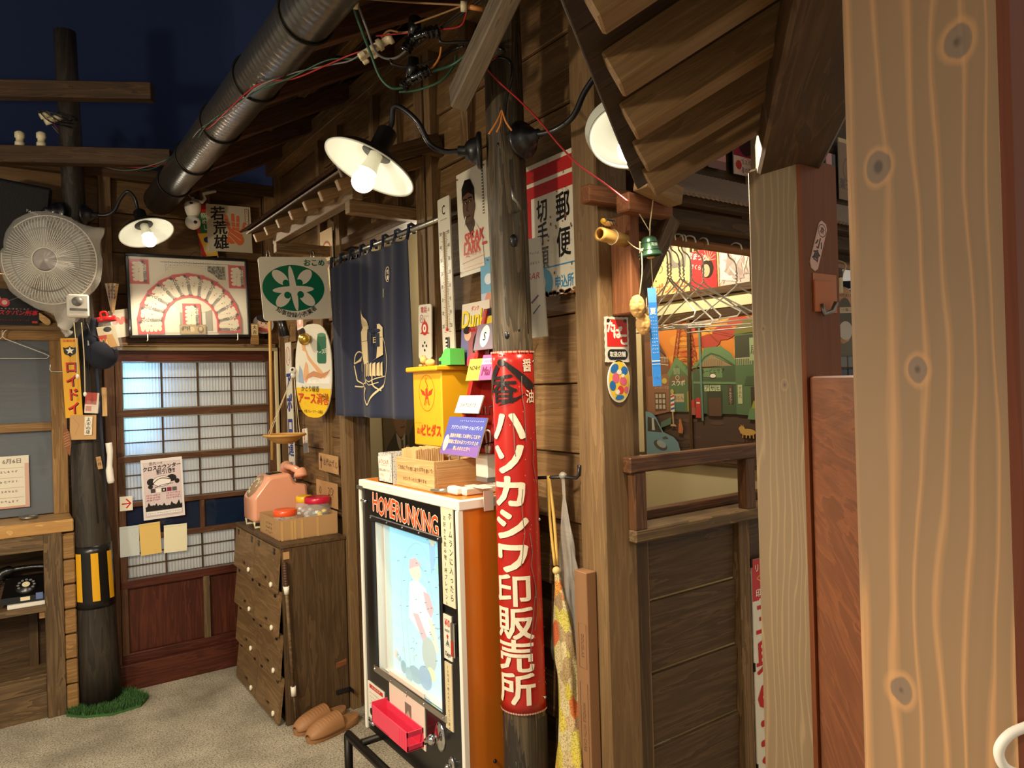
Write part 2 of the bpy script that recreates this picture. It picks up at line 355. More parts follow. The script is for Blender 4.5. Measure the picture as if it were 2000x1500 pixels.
class Pr:
    """print on a flat face: unit square (0..1, y up) of a w x h rectangle centred on the frame"""
    def __init__(s, w, h, z=.001, dz=.00012, unit=True): s.w, s.h, s.z, s.dz, s.mb, s.fade = w, h, z, dz, MB(), None
    def _p(s, x, y): return (x*s.w-s.w/2, y*s.h-s.h/2)
    def _add(s, pts, fs, col):
        if s.fade: col = tuple(a*(1-s.fade[1])+b*s.fade[1] for a, b in zip(col, s.fade[0]))
        s.z += s.dz; s.mb.add([(x, y, s.z) for x, y in pts], fs, col=col)
    def poly(s, pts, col): s._add([s._p(*p) for p in pts], [tuple(range(len(pts)))] if _ccw(pts) else [tuple(range(len(pts)))[::-1]], col); return s
    def rect(s, x0, y0, x1, y1, col): return s.poly([(x0, y0), (x1, y0), (x1, y1), (x0, y1)], col)
    def ell(s, cx, cy, rx, ry, col, n=28, rot=0):
        ca, sa = math.cos(rot), math.sin(rot); q = []
        for i in range(n):
            a = 2*PI*i/n; x, y = rx*s.w*math.cos(a), ry*s.h*math.sin(a); q.append((cx+(x*ca-y*sa)/s.w, cy+(x*sa+y*ca)/s.h))
        return s.poly(q, col)
    def circ(s, cx, cy, r, col, n=28): return s.ell(cx, cy, r/s.w, r/s.h, col, n)
    def line(s, pts, wd, col, sub=0, closed=False):
        P = [Vector((*s._p(*p), 0)) for p in pts]
        if sub: P = spline(P, sub, closed)
        if closed: P = P+[P[0]]
        n = len(P); L = []; Rr = []
        for i in range(n):
            a, b = P[max(i-1, 0)], P[min(i+1, n-1)]
            if closed and i in (0, n-1): a, b = P[n-2], P[1]
            t = (b-a).normalized() if (b-a).length > 1e-9 else Vector((1, 0, 0)); w = wd if not isinstance(wd, (list, tuple)) else wd[0]+(wd[1]-wd[0])*i/(n-1)
            q = Vector((-t.y, t.x, 0))*w/2; L.append(P[i]+q); Rr.append(P[i]-q)
        s._add([(p.x, p.y) for p in L+Rr], [(i, n+i, n+i+1, i+1) for i in range(n-1)], col); return s
    def ring(s, cx, cy, rx, ry, wd, col, n=32): return s.line([(cx+rx*math.cos(2*PI*i/n), cy+ry*math.sin(2*PI*i/n)) for i in range(n)], wd, col, closed=True)
    def glyph(s, ch, x, y, sz, col, sx=1.0, bold=0.0, rot=0.0, shear=0.0):
        """one character centred on (x, y); sz in metres"""
        vs, fs, x0, x1, y0, y1, adv = glyph(ch, bold); px, py = s._p(x, y); cx = (x0+x1)/2 if ord(ch) < 0x2000 else .5; cy = .34 if ord(ch) > 0x2000 else .36
        ca, sa = math.cos(rot), math.sin(rot)
        if ord(ch) >= 0x4e00: bold = min(bold, .030)
        offs = [(0, 0)]+([(bold*math.cos(t*PI/4), bold*math.sin(t*PI/4)) for t in (range(8) if bold > .045 else (1, 3, 5, 7))] if bold else [])
        z0 = s.z
        for n_, (ox, oy) in enumerate(offs):
            s.z = z0+n_*2.2e-5; q = []
            for a, b in vs:
                a, b = (a-cx+ox*.8)*sz*sx+(b-cy)*sz*shear, (b-cy+oy*.8)*sz; q.append((px+a*ca-b*sa, py+a*sa+b*ca))
            s._add(q, fs, col)
        s.z = z0+s.dz; return s
    def text(s, st, x, y, sz, col, sx=1.0, bold=0.0, al='c', jit=0.0, rot=0.0, shear=0.0, gap=0.0):
        ad = [(glyph(c, bold)[6]+gap)*sz*sx for c in st]; W = sum(ad); X = -W/2 if al == 'c' else (0 if al == 'l' else -W)
        for c, a in zip(st, ad):
            d = X+a/2; j = random.uniform(-jit, jit)
            if c != ' ': s.glyph(c, x+d*math.cos(rot)/s.w, y+d*math.sin(rot)/s.h+j*sz*.3/s.h, sz, col, sx, bold, rot+j*.5, shear)
            s.z -= s.dz; X += a
        s.z += s.dz; return s
    def vtext(s, st, x, ytop, sz, col, pitch=1.0, sx=1.0, bold=0.0, jit=0.0):
        for i, c in enumerate(st):
            j = random.uniform(-jit, jit); ch = c; r = 0
            if c == 'ー': r = -PI/2
            s.glyph(ch, x+j*.1*sz/s.w, ytop-(i+.5)*sz*pitch/s.h, sz, col, sx if c != 'ー' else 1, bold, r+j*.4); s.z -= s.dz
        s.z += s.dz; return s
    def build(s, parent, mat=None, name='print', M=None): return obj(name, s.mb, mat or M_['print'], parent, M)
def _ccw(p): return sum(p[i][0]*p[(i+1) % len(p)][1]-p[(i+1) % len(p)][0]*p[i][1] for i in range(len(p))) > 0
def rrect(w, h, r, n=5):
    q = []
    for cx, cy, a0 in ((w/2-r, h/2-r, 0), (-w/2+r, h/2-r, 90), (-w/2+r, -h/2+r, 180), (w/2-r, -h/2+r, 270)):
        for i in range(n+1): a = math.radians(a0+90*i/n); q.append((cx+r*math.cos(a), cy+r*math.sin(a)))
    return q
def sign(name, label, cat, M, w, h, th=.004, mat='enamel', r=0.0, poly=None, group=None, wavy=0):
    """a flat board, plate, card or sheet: one mesh, its print comes as a part"""
    q = poly or (rrect(w, h, r) if r else [(-w/2, -h/2), (w/2, -h/2), (w/2, h/2), (-w/2, h/2)])
    return obj(name, MB().prism(q, -th/2, th/2), M_[mat], None, M, label, cat, group), Pr(w, h, th/2+.0003)
BK, WH, RD = C(22, 20, 22), C(238, 232, 216), C(190, 36, 36)
def squig(pr, x0, x1, y, sz, col, n=8, vert=False):
    """a line of handwriting or print too small to read"""
    for i in range(n):
        a = x0+(x1-x0)*(i+.5)/n; d = (x1-x0)/n*.36
        for k in range(3):
            u = [(a+random.uniform(-d, d), y+random.uniform(-.5, .5)*sz) for _ in (0, 1, 2)]
            pr.line(u if not vert else [(q, p) for p, q in u], abs(sz)*pr.h*.13 if not vert else abs(sz)*pr.w*.13, col)
            pr.z -= pr.dz
    pr.z += pr.dz

# ================================================================ the setting
def floor_mat():
    t = NT('speckled concrete'); tc = t.node('ShaderNodeTexCoord').outputs['Object']
    n = t.node('ShaderNodeTexNoise', {'Vector': tc, 'Scale': 3.2, 'Detail': 5.0, 'Roughness': .6}).outputs[0]
    sp = t.node('ShaderNodeTexNoise', {'Vector': tc, 'Scale': 130.0, 'Detail': 3.0, 'Roughness': .7}).outputs[0]
    vo = t.node('ShaderNodeTexVoronoi', {'Vector': tc, 'Scale': 120.0}).outputs[0]
    c = t.ramp(n, [(.3, C(136, 128, 112)), (.7, C(196, 186, 166))])
    c = t.mix(t.ramp(sp, [(.42, .75), (.52, 0.0)]), c, C(74, 66, 54)); c = t.mix(t.ramp(vo, [(.10, .5), (.22, 0.0)]), c, C(205, 196, 176))
    t.bsdf(col=c, rough=.75, norm=t.bump(sp, .25, .003)); return t.m
obj('floor', MB().grid(20, 20, lambda a, b: (-2.0+6*a, -2.5+9*b, 0)), floor_mat(), kind='structure')
obj('ceiling', MB().box((1.0, 2.6, 4.65), (6.4, 6.2, .05)), M_['navy'], kind='structure')
obj('wall_left', MB().box((.1, 5.2, 3.7), (5.0, .06, 2.0)), M_['navy'], kind='structure')   # night-sky wall above the shop front
# ---- back wall
wb = thing('wall_back', None, None, (0, 0, 0), kind='structure')
obj('backing', MB().box((.45, YB+.16, 1.43), (2.3, .05, 2.86)), M_['dark'], wb)
def planks(par, ax, pl, a0, a1, zs, th=.016, mat='wall', lap=.012):
    """horizontal boards on wall plane `pl`, each a part; the lower edge stands proud of the board below"""
    for z0, z1 in zip(zs, zs[1:]):
        j = random.uniform(-.002, .002); c = (z0+z1)/2
        if ax == 'R': p0, p1 = (pl+j, a0, c), (pl+j, a1, c)
        else: p0, p1 = (a0, pl+j, c), (a1, pl+j, c)
        M, L = seg(p0, p1); t = -math.atan2(lap, z1-z0)
        sgn = 1 if ax == 'R' and a1 > a0 else -1
        M = M @ Matrix.Rotation(t*(1 if ax == 'R' else 1), 4, 'X')
        obj('plank', MB().box((0, 0, 0), (L, th, z1-z0-.003), ch=.0025), M_[mat], par, M)
planks(wb, 'B', YB+.03, .52, 1.34, [1.90, 2.17, 2.40, 2.62, 2.84]); planks(wb, 'B', YB+.03, -.6, .46, [1.98, 2.25, 2.55, 2.84])
for x in (.485, 1.00, 1.375): abox('stud', (x-.03, YB-.025, 1.86 if x < 1.3 and x > .6 else 0), (x+.03, YB+.05, 2.84), M_['stud'], wb, 2)
abox('top_rail', (-.6, YB-.03, 2.80), (1.40, YB+.06, 2.87), M_['dark'], wb, 0)
abox('lintel', (.49, YB-.05, 1.895), (1.40, YB+.05, 1.925), M_['doorbrown'], wb, 0)
abox('jamb', (.455, YB-.05, 0), (.505, YB+.06, 1.90), M_['doorbrown'], wb, 2)
abox('header_board', (-.6, YB+.0, 1.96), (.30, YB+.10, 2.0), M_['wall'], wb, 0)
abox('shelf', (.5, YB-.07, 1.872), (1.375, YB+.0, 1.893), M_['stud'], wb, 0)
abox('cream_trim', (.505, YB-.055, 1.852), (1.392, YB-.035, 1.872), M_['cream'], wb, 0); abox('cream_trim', (1.372, YB-.055, 0), (1.392, YB-.035, 1.852), M_['cream'], wb, 2)
abox('end_grain_stack', (.235, 4.36, 0), (.292, 4.42, .91), M_['window'], wb, 2)
for k in range(7): abox('end_board', (.236, 4.335, .02+k*.127), (.29, 4.37, .14+k*.127), M_['window'], wb, 0, ch=.006)
# ---- sliding door with ribbed panes (door_1)
dr = thing('door_1', None, None, (.5, YB, 0), kind='structure')
DX0, DX1, DY = .508, 1.37, YB-.005
abox('stile', (DX0, DY-.035, .03), (DX0+.035, DY, 1.85), M_['doorbrown'], dr, 2); abox('stile', (DX1-.04, DY-.035, .03), (DX1, DY, 1.85), M_['doorbrown'], dr, 2)
for z0, z1, m in ((1.79, 1.85, 'red'), (1.485, 1.525, 'doorbrown'), (1.235, 1.268, 'doorbrown'), (.99, 1.015, 'doorbrown'), (.80, .83, 'doorbrown'), (.545, .59, 'red'), (.14, .19, 'red')):
    abox('rail', (DX0, DY-.036, z0), (DX1, DY+.004, z1), M_[m], dr, 0)
abox('sill', (.49, DY-.07, 0), (1.39, DY+.03, .14), M_['red'], dr, 0)
abox('lower_panel', (DX0, DY-.012, .19), (DX1, DY-.002, .545), M_['red'], dr, 2); abox('batten', (.93, DY-.036, .19), (.965, DY-.012, .55), M_['old'], dr, 2)
abox('mid_post', (.925, DY-.03, .82), (.95, DY-.002, .995), M_['doorbrown'], dr, 2)
def pane_mat():
    t = NT('ribbed frosted pane'); d = t.node('ShaderNodeBsdfDiffuse', {0: (.62, .62, .60, 1)}); tr = t.node('ShaderNodeBsdfTranslucent', {0: (.75, .78, .80, 1)}); g = t.node('ShaderNodeBsdfGlossy', {0: (.8, .8, .8, 1), 1: .25})
    a = t.node('ShaderNodeMixShader', {0: .48, 1: d.outputs[0], 2: tr.outputs[0]}); b = t.node('ShaderNodeMixShader', {0: .08, 1: a.outputs[0], 2: g.outputs[0]}); t.t.links.new(b.outputs[0], t.out.inputs[0]); return t.m
PM = pane_mat()
cols = [DX0+.04, .742, .934, 1.12, DX1-.042]
for z0, z1 in ((1.53, 1.785), (1.272, 1.48), (1.02, 1.232), (.595, .795)):
    for i in range(4):
        a, b = cols[i]+.003, cols[i+1]-.003; n = max(40, int((b-a)/.0165)*8)
        for k in range(3):
            c0, c1 = z0+(z1-z0)*k/3+.002, z0+(z1-z0)*(k+1)/3-.002
            obj('pane', MB().grid(n, 1, lambda u, v: (a+(b-a)*u, DY-.006+.0035*math.cos(2*PI*(a+(b-a)*u)/.0165), c0+(c1-c0)*v)), PM, dr, Matrix())
        if i: abox('muntin', (cols[i]-.004, DY-.018, z0), (cols[i]+.004, DY-.002, z1), M_['dark'], dr, 2, ch=.001)
    for k in (1, 2): abox('muntin', (DX0+.035, DY-.016, z0+(z1-z0)*k/3-.003), (DX1-.04, DY-.004, z0+(z1-z0)*k/3+.003), M_['dark'], dr, 0, ch=.001)
abox('dark_glass', (DX0+.03, DY-.008, .83), (DX1-.03, DY-.003, .99), plain('dark blue glass', C(22, 36, 60), .06), dr, 0, ch=0)
obj('cream_backdrop', MB().box((1.05, YB+.13, .95), (1.0, .01, 1.8)), M_['cream'], dr, Matrix())
# daylight-blue shop light behind the left end of the door
def window_light(name, x, z, w, h, power, col):
    l = bpy.data.lights.new(name, 'AREA'); l.shape = 'RECTANGLE'; l.size = w; l.size_y = h; l.energy = power; l.color = col
    o = bpy.data.objects.new(name, l); COL.objects.link(o); o.location = (x, YB+.115, z); o.rotation_euler = (-PI/2, 0, 0)
window_light('window_lamp', .60, 1.62, .16, .55, 2.2, (.25, .58, 1.0)); window_light('window_lamp.001', .95, 1.2, .80, 1.25, .75, (1.0, .95, .86)); window_light('window_lamp.002', .70, 1.3, .12, .9, .5, (.5, .72, 1.0))
# ---- left window with counter glass (window_1)
wn = thing('window_1', None, None, (0, 4.62, 1), kind='structure')
WY = 4.60
for n, lo, hi, g in (('frame_top', (-.6, WY-.03, 1.91), (.285, WY+.03, 1.965), 0), ('stile', (.215, WY-.03, .985), (.285, WY+.03, 1.91), 2), ('rail', (-.6, WY-.03, 1.43), (.215, WY+.02, 1.475), 0)):
    abox(n, lo, hi, M_['window'], wn, g)
abox('pane', (-.6, WY, 1.475), (.215, WY+.004, 1.91), M_['glass'], wn, 0, ch=0); abox('pane', (-.6, WY, .99), (.215, WY+.004, 1.43), M_['glass'], wn, 0, ch=0)
for z in (1.66, 1.22): abox('inner_bar', (-.6, WY+.05, z), (.205, WY+.07, z+.025), M_['old'], wn, 0)
abox('inner_screen', (-.6, WY+.085, .95), (.3, WY+.095, 1.95), plain('grey blue screen', C(112, 120, 128), .6), wn, 0, ch=0)
# ---- shop wall with the curtain doorway
wr = thing('wall_right', None, None, (0, 0, 0), kind='structure')
ZS = [.05+.205*i for i in range(0, 15)]
planks(wr, 'R', WR+.025, 4.49, 3.76, ZS); planks(wr, 'R', WR+.025, 3.72, 3.50, [z+.07 for z in ZS])
ZB = [.095+.215*i for i in range(0, 14)]
planks(wr, 'R', WR+.025, 2.50, 1.63, ZB); planks(wr, 'R', WR+.025, 3.46, 2.56, [2.35, 2.57, 2.79, 3.0])
planks(wr, 'R', WR+.06, 1.66, .55, [2.24+.2*i for i in range(8)], mat='wall')
for y, w, z0, z1, m in ((4.485, .05, 0, 2.95, 'stud'), (3.74, .04, 0, 2.95, 'stud'), (3.49, .07, 0, 2.95, 'post'), (2.60, .07, 0, 2.95, 'stud'), (2.525, .045, 0, 2.95, 'post'), (3.05, .05, 2.36, 2.95, 'stud'), (2.82, .05, 2.36, 2.95, 'stud'), (2.25, .05, 2.45, 2.95, 'stud')):
    abox('stud', (WR-.018, y-w/2, z0), (WR+.03, y+w/2, z1), M_[m], wr, 2)
abox('wall_plate', (WR-.06, .6, 2.93), (WR+.05, 4.5, 3.02), M_['stud'], wr, 1)
abox('head_jamb', (WR-.01, 2.56, 2.30), (WR+.05, 3.46, 2.36), M_['dark'], wr, 1)
abox('scribed_batten', (WR-.012, 1.636, 0), (WR+.03, 1.662, 1.86), M_['post'], wr, 2)
obj('backing', MB().box((WR+.06, 4.0, 1.5), (.03, 1.0, 3.0)).box((WR+.06, 2.1, 1.5), (.03, .9, 3.0)).box((WR+.10, 2.3, 3.0), (.03, 4.0, 1.4)), M_['dark'], wr)
# inside the doorway
abox('door_2', (WR+.03, 3.325, .02), (WR+.06, 3.46, 2.30), M_['dark'], None, 2, kind='structure')
abox('wall_inner', (WR+.62, 2.62, 0), (WR+.66, 4.4, 2.6), M_['cream'], None, 2, kind='structure')
abox('wall_partition', (WR+.08, 4.36, 0), (WR+.62, 4.40, 2.6), M_['cream'], None, 2, kind='structure')
# ---- corner post of the stall
abox('trim_1', (1.385, 1.53, 0), (1.51, 1.634, 3.2), M_['post'], None, 2, ch=.005, kind='structure')
# ---- main roof: rafters, boards
rf = thing('roof', None, None, (0, 0, 0), kind='structure')
for y in (4.2, 3.71, 3.21, 2.73, 2.2, 1.7, 1.2): beam('rafter', (.80, y, 2.70), (1.47, y, 3.06), .05, .075, M_['rafter'], rf)
abox('eaves_purlin', (.86, .6, 2.785), (.91, 4.5, 2.825), M_['stud'], rf, 1); abox('mid_purlin', (1.11, .6, 2.92), (1.15, 4.5, 2.955), M_['stud'], rf, 1)
for k in range(6):
    x0, x1 = .72+k*.135, .72+k*.135+.128; z = 2.735+(k*.135-.08)*.537+.06
    beam('roof_board', ((x0+x1)/2, .4, z+.035), ((x0+x1)/2, 4.5, z+.035), .136, .014, M_['dark'], rf, (-.47, 0, .88))
# ---- sloping eave on the two square pillars
E0 = Vector((1.014, .994, 1.95)); ee = Vector((.774, .633, 0)).normalized(); nn = Vector((ee.y, -ee.x, 0)); SL = .50
def EV(t, s, z=0.0): return E0+ee*t+nn*s+Vector((0, 0, .5*max(s, -1)+z))
er = thing('roof', None, None, (0, 0, 0), kind='structure')
upn = (Vector((0, 0, 1))-nn*.5).normalized()
for i in range(9):
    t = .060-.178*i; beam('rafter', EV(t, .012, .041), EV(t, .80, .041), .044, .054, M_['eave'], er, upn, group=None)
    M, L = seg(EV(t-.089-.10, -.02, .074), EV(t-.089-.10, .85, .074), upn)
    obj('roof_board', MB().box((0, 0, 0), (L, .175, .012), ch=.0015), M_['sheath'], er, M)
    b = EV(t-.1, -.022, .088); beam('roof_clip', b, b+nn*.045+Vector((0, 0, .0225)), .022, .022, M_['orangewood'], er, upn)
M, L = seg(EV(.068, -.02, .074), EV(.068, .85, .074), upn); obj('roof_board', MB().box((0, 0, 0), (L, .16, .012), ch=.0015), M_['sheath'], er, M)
for s in (.16, .38): beam('batten', EV(-1.5, s, .088), EV(.12, s, .088), .03, .018, M_['eave'], er, upn)
def G(t, s, z): return E0+ee*t+nn*s+Vector((0, 0, z-1.95))
beam('pillar_beam', G(.19, .285, 2.052), G(-1.7, .285, 2.052), .122, .08, M_['dark'], er, ch=.006)
obj('paper_ticket', MB().box((-.34, .0585, .0), (.09, .006, .014)), M_['redm'], er, seg(G(.19, .285, 2.05), G(-1.7, .285, 2.05))[0])
# pillars: stained faces with pale grain and knots; reddish light put into the bare -Y faces
def pillar_mat(name, base, pale, knots, red=None, uy=1.0, sc=1.0):
    t = NT(name); tc = t.node('ShaderNodeTexCoord').outputs['Object']; sp = t.node('ShaderNodeSeparateXYZ', {0: tc})
    x, y, z = sp.outputs[0], sp.outputs[1], sp.outputs[2]; mth = t.math
    big = t.node('ShaderNodeMapping', {0: tc, 3: (1.5*sc, 9*sc, 9*sc)}).outputs[0]
    n = t.node('ShaderNodeTexNoise', {'Vector': big, 'Scale': 1.0, 'Detail': 2.5}).outputs[0]
    n2 = t.node('ShaderNodeTexNoise', {'Vector': t.node('ShaderNodeMapping', {0: tc, 3: (5, 42, 42)}).outputs[0], 'Scale': 1.0, 'Detail': 3.0}).outputs[0]
    # rings of a trunk cut off-centre: radius about a slowly wandering pith
    w = mth('MULTIPLY_ADD', n, .11, -.055); yy = mth('ADD', mth('ADD', y, mth('MULTIPLY', z, .7)), w)
    core = None; glow = None
    for kx, ky, r in knots:
        dx, dy = mth('SUBTRACT', x, kx), mth('SUBTRACT', y, ky)
        dd = mth('SQRT', mth('ADD', mth('MULTIPLY', mth('MULTIPLY', dx, dx), .55), mth('MULTIPLY', dy, dy)))
        g = mth('EXPONENT', mth('MULTIPLY', mth('ADD', mth('MULTIPLY', mth('MULTIPLY', dx, dx), .12), mth('MULTIPLY', dy, dy)), -1/(r*r*3.2)))
        yy = mth('ADD', yy, mth('MULTIPLY', mth('MULTIPLY', dy, g), -.55))
        f = mth('SUBTRACT', 1.0, mth('SMOOTH_MIN', mth('ADD', mth('DIVIDE', dd, r), mth('MULTIPLY_ADD', n2, 1.1, -.55)), 1.6, .01)); core = f if core is None else mth('MAXIMUM', core, f)
    a = mth('ABSOLUTE', mth('ADD', yy, .006)); q = mth('MULTIPLY', mth('POWER', a, .8), 30.0*sc)
    q = mth('ADD', q, mth('MULTIPLY', n2, .55)); fx = mth('FRACT', q)
    st = t.ramp(fx, [(.0, 1.0), (.06, .9), (.17, .12), (.80, 0.0), (.94, .5), (1.0, 1.0)])
    st = mth('MULTIPLY', st, mth('MULTIPLY_ADD', n2, .9, .25))
    c = t.mix(st, base, pale); c = t.mix(mth('MULTIPLY', n2, .25), c, tuple(v*.6 for v in base))
    if core is not None:
        c = t.mix(t.ramp(core, [(.0, 0.0), (.0001, 0.0)]), c, pale)
        c = t.mix(t.ramp(mth('ADD', mth('MULTIPLY', core, .5), .5), [(.22, 0.0), (.40, .55), (.46, .5), (.50, 0.0)]), c, pale)
        c = t.mix(t.ramp(core, [(.0, 0.0), (.08, 1.0)]), c, C(120, 98, 80)); c = t.mix(t.ramp(core, [(.55, 0.0), (.85, .75)]), c, C(52, 40, 34))
    if red is not None:
        gn = t.node('ShaderNodeNewGeometry').outputs['Normal']; ny = t.node('ShaderNodeSeparateXYZ', {0: gn}).outputs[1]
        n3 = t.node('ShaderNodeTexNoise', {'Vector': t.node('ShaderNodeMapping', {0: tc, 3: (3, 60, 60)}).outputs[0], 'Scale': 1.0, 'Detail': 3.0}).outputs[0]
        c = t.mix(mth('LESS_THAN', ny, -.7), c, t.mix(n3, red, tuple(v*.62 for v in red)))
    t.bsdf(col=c, rough=.6, norm=t.bump(mth('ADD', n2, st), .15, .002)); return t.m
def zpost(name, cx, cy, w, d, z1, m, **k):
    M = Matrix(((0, 0, 1, cx), (0, -1, 0, cy), (1, 0, 0, 0), (0, 0, 0, 1)))     # local x up, local y along -Y
    return obj(name, MB().box((z1/2, 0, 0), (z1, d, w), ch=.006), m, None, M, **k)
zpost('trim_2', 1.337, .88, .134, .12, 2.03, pillar_mat('pillar stain', C(118, 98, 72), C(150, 126, 92), [(1.585, .015, .0065), (1.70, -.03, .004)], C(140, 80, 46), sc=1.25), kind='structure')
zpost('trim_3', .634, .2695, .12, .121, 2.06, pillar_mat('near pillar stain', C(134, 106, 76), C(186, 138, 90), [(1.84, .028, .0095), (1.765, -.031, .008), (1.603, -.006, .008), (1.351, -.026, .0095)], C(140, 74, 46)), kind='structure')
# low boarded panel between the two pillars
pa, pb = Vector((1.40, .90, 0)), Vector((.70, .33, 0))
beam('wall_low', pa+Vector((0, 0, .80)), pb+Vector((0, 0, .80)), .02, 1.60, M_['panel'], None, kind='structure')
# ---- the stall
st = thing('wall_front', None, None, (1.5, 1.6, 0), kind='structure')
for z0, z1 in ((.02, .23), (.23, .46), (.465, .69), (.695, .915), (.92, 1.14)):
    M, L = seg((1.52, 1.615, (z0+z1)/2), (2.04, 1.615, (z0+z1)/2)); obj('plank', MB().box((0, 0, 0), (L, .016, z1-z0-.002), ch=.002), M_['cab'], st, M @ Matrix.Rotation(.045, 4, 'X'))
    M, L = seg((2.10, 1.615, (z0+z1)/2), (3.4, 1.615, (z0+z1)/2)); obj('plank', MB().box((0, 0, 0), (L, .016, z1-z0-.002), ch=.002), M_['cab'], st, M @ Matrix.Rotation(.045, 4, 'X'))
abox('batten', (2.045, 1.585, 0), (2.10, 1.62, 1.14), M_['stud'], st, 2); abox('batten', (1.515, 1.58, 0), (1.60, 1.62, 1.14), M_['cab'], st, 2); abox('batten', (1.60, 1.59, 0), (1.615, 1.62, 1.14), M_['stud'], st, 2)
abox('counter_ledge', (1.475, 1.50, 1.135), (3.4, 1.66, 1.172), M_['old'], st, 0, ch=.004)
abox('rail_top', (1.46, 1.50, 1.337), (3.4, 1.535, 1.383), M_['doorbrown'], st, 0, ch=.004)
abox('rail_post', (1.478, 1.502, 1.172), (1.525, 1.54, 1.337), M_['doorbrown'], st, 2); abox('rail_post', (1.985, 1.502, 1.172), (2.03, 1.54, 1.337), M_['doorbrown'], st, 2)
abox('rail_block', (1.452, 1.535, 1.16), (1.475, 1.56, 1.44), M_['post'], st, 2)
abox('sill_rail', (1.52, 1.60, 1.172), (3.4, 1.64, 1.20), M_['doorbrown'], st, 0)
abox('side_stud', (1.512, 1.60, 1.17), (1.60, 1.66, 2.05), M_['post'], st, 2)
MX = 2.40
abox('wall_inner.001', (MX+.012, 1.66, 0), (MX+.04, 2.6, 2.6), M_['cream'], None, 2, kind='structure')
abox('wall_inner.002', (1.62, 2.48, 0), (MX+.02, 2.50, 2.6), M_['cream'], None, 2, kind='structure')
# header, posts and small corrugated eave of the stall
abox('header_beam', (1.56, 1.50, 2.075), (3.4, 1.56, 2.125), M_['dark'], st, 0, ch=.005); abox('under_header', (1.60, 1.58, 2.05), (3.4, 1.62, 2.09), M_['dark'], st, 0)
abox('bracket_stub', (1.335, 1.50, 2.10), (1.50, 1.54, 2.15), M_['orangewood'], st, 0, ch=.004)
abox('bracket_beam', (1.385, 1.40, 2.06), (1.56, 1.45, 2.11), M_['orangewood'], st, 0, ch=.004)
abox('bracket_post', (1.435, 1.45, 1.79), (1.475, 1.53, 2.07), M_['orangewood'], st, 2, ch=.004); abox('bracket_foot', (1.475, 1.47, 1.795), (1.515, 1.53, 1.86), M_['orangewood'], st, 2, ch=.004)
beam('brace', (1.475, 1.485, 1.83), (1.64, 1.485, 2.08), .045, .05, M_['old'], st, ch=.004)
beam('purlin_end', (1.40, 1.37, 2.135), (1.54, 1.37, 2.105), .05, .05, M_['eave'], st)
abox('back_beam', (1.55, 1.46, 2.13), (3.4, 1.50, 2.17), M_['dark'], st, 0)
def corr(x0, x1, y0, z0, y1, z1, pitch=.022, amp=.006):
    n = int((x1-x0)/pitch*8); a = Vector((0, y1-y0, z1-z0)); nrm = Vector((0, -a.z, a.y)).normalized()
    return MB().grid(n, 3, lambda u, v: (Vector((x0+(x1-x0)*u, y0+a.y*v, z0+a.z*v))+nrm*(amp*math.cos(2*PI*(x1-x0)*u/pitch))))
obj('corrugated_sheet', corr(1.60, 3.4, 1.42, 2.142, 1.76, 2.345), M_['rust'], st, Matrix())
abox('upper_board', (1.62, 1.79, 2.20), (3.4, 1.82, 2.9), M_['dark'], st, 0)

# ================================================================ gooseneck lamps
def gooseneck(label, base, out, shade_c, axis, r=.14, group='gooseneck enamel lamps', glow='bulb', power=42):
    """base flange on a pole, curved arm, flared enamel shade with a bulb; axis = direction the shade opens"""
    base, out, sc, ax = Vector(base), Vector(out).normalized(), Vector(shade_c), Vector(axis).normalized()
    t = thing('gooseneck_lamp', label, 'lamp', base, group)
    q = ax.to_track_quat('Z', 'Y').to_matrix().to_4x4(); Ms = Matrix.Translation(sc) @ q         # +Z = opening direction
    qb = out.to_track_quat('Z', 'Y').to_matrix().to_4x4(); Mb = Matrix.Translation(base) @ qb
    obj('base_flange', MB().lathe([(.001, 0), (.052, 0), (.056, .006), (.052, .014), (.040, .018), (.036, .032), (.026, .046), (.015, .052), (.015, .072), (.001, .074)], 28), M_['blackm'], t, Mb)
    top = sc-ax*.105
    p0 = base+out*.065; d = top-p0; h = Vector((d.x, d.y, 0)); up = Vector((0, 0, 1))
    arm = [p0, p0+h*.22+up*.0, p0+h*.42+up*.025, p0+h*.56+up*.085, p0+h*.74+up*.125, p0+h*.90+up*(max(d.z, 0)+.075 if d.z > .0 else .085), top-ax*.03+up*.0, top+ax*.02]
    obj('arm', MB().tube(arm, .0085, 10, sub=6), M_['blackm'], t, Matrix())
    obj('socket_cup', MB().lathe([(.001, -.115), (.026, -.112), (.030, -.106), (.031, -.045), (.036, -.040), (.042, -.030), (.046, -.026), (.001, -.026)], 28), M_['blackm'], t, Ms)
    prof = [(.034, -.034), (.05, -.028), (.085, -.016), (.115, -.002), (r-.006, .016), (r, .022)]
    s = obj('shade', MB().lathe(prof+[(r-.001, .0235)]+[(a-.001, b+.0035) for a, b in prof[::-1]], 48, smooth=True), M_['shade'], t, Ms)
    obj('outer_coat', MB().lathe([(a+.0006, b-.0016) for a, b in prof], 48), M_['blackm'], s, Ms)
    obj('lamp_neck', MB().lathe([(.020, -.03), (.021, .0), (.024, .02), (.028, .034)], 24), M_['shade'], t, Ms)
    obj('bulb', MB().ball((0, 0, .068), .034, 20, 14), M_[glow], t, Ms)
    l = bpy.data.lights.new('lamp_beam', 'SPOT'); l.energy = power; l.color = (1, .84, .60); l.spot_size = math.radians(164); l.spot_blend = .30; l.shadow_soft_size = .034
    b = bpy.data.objects.new('lamp_beam', l); COL.objects.link(b); b.matrix_world = Matrix.Translation(sc+ax*.108) @ (-ax).to_track_quat('Z', 'Y').to_matrix().to_4x4(); return t
px_, py_ = 1.25, 1.775
rt, uw, fw = RGT, UPV, FWD
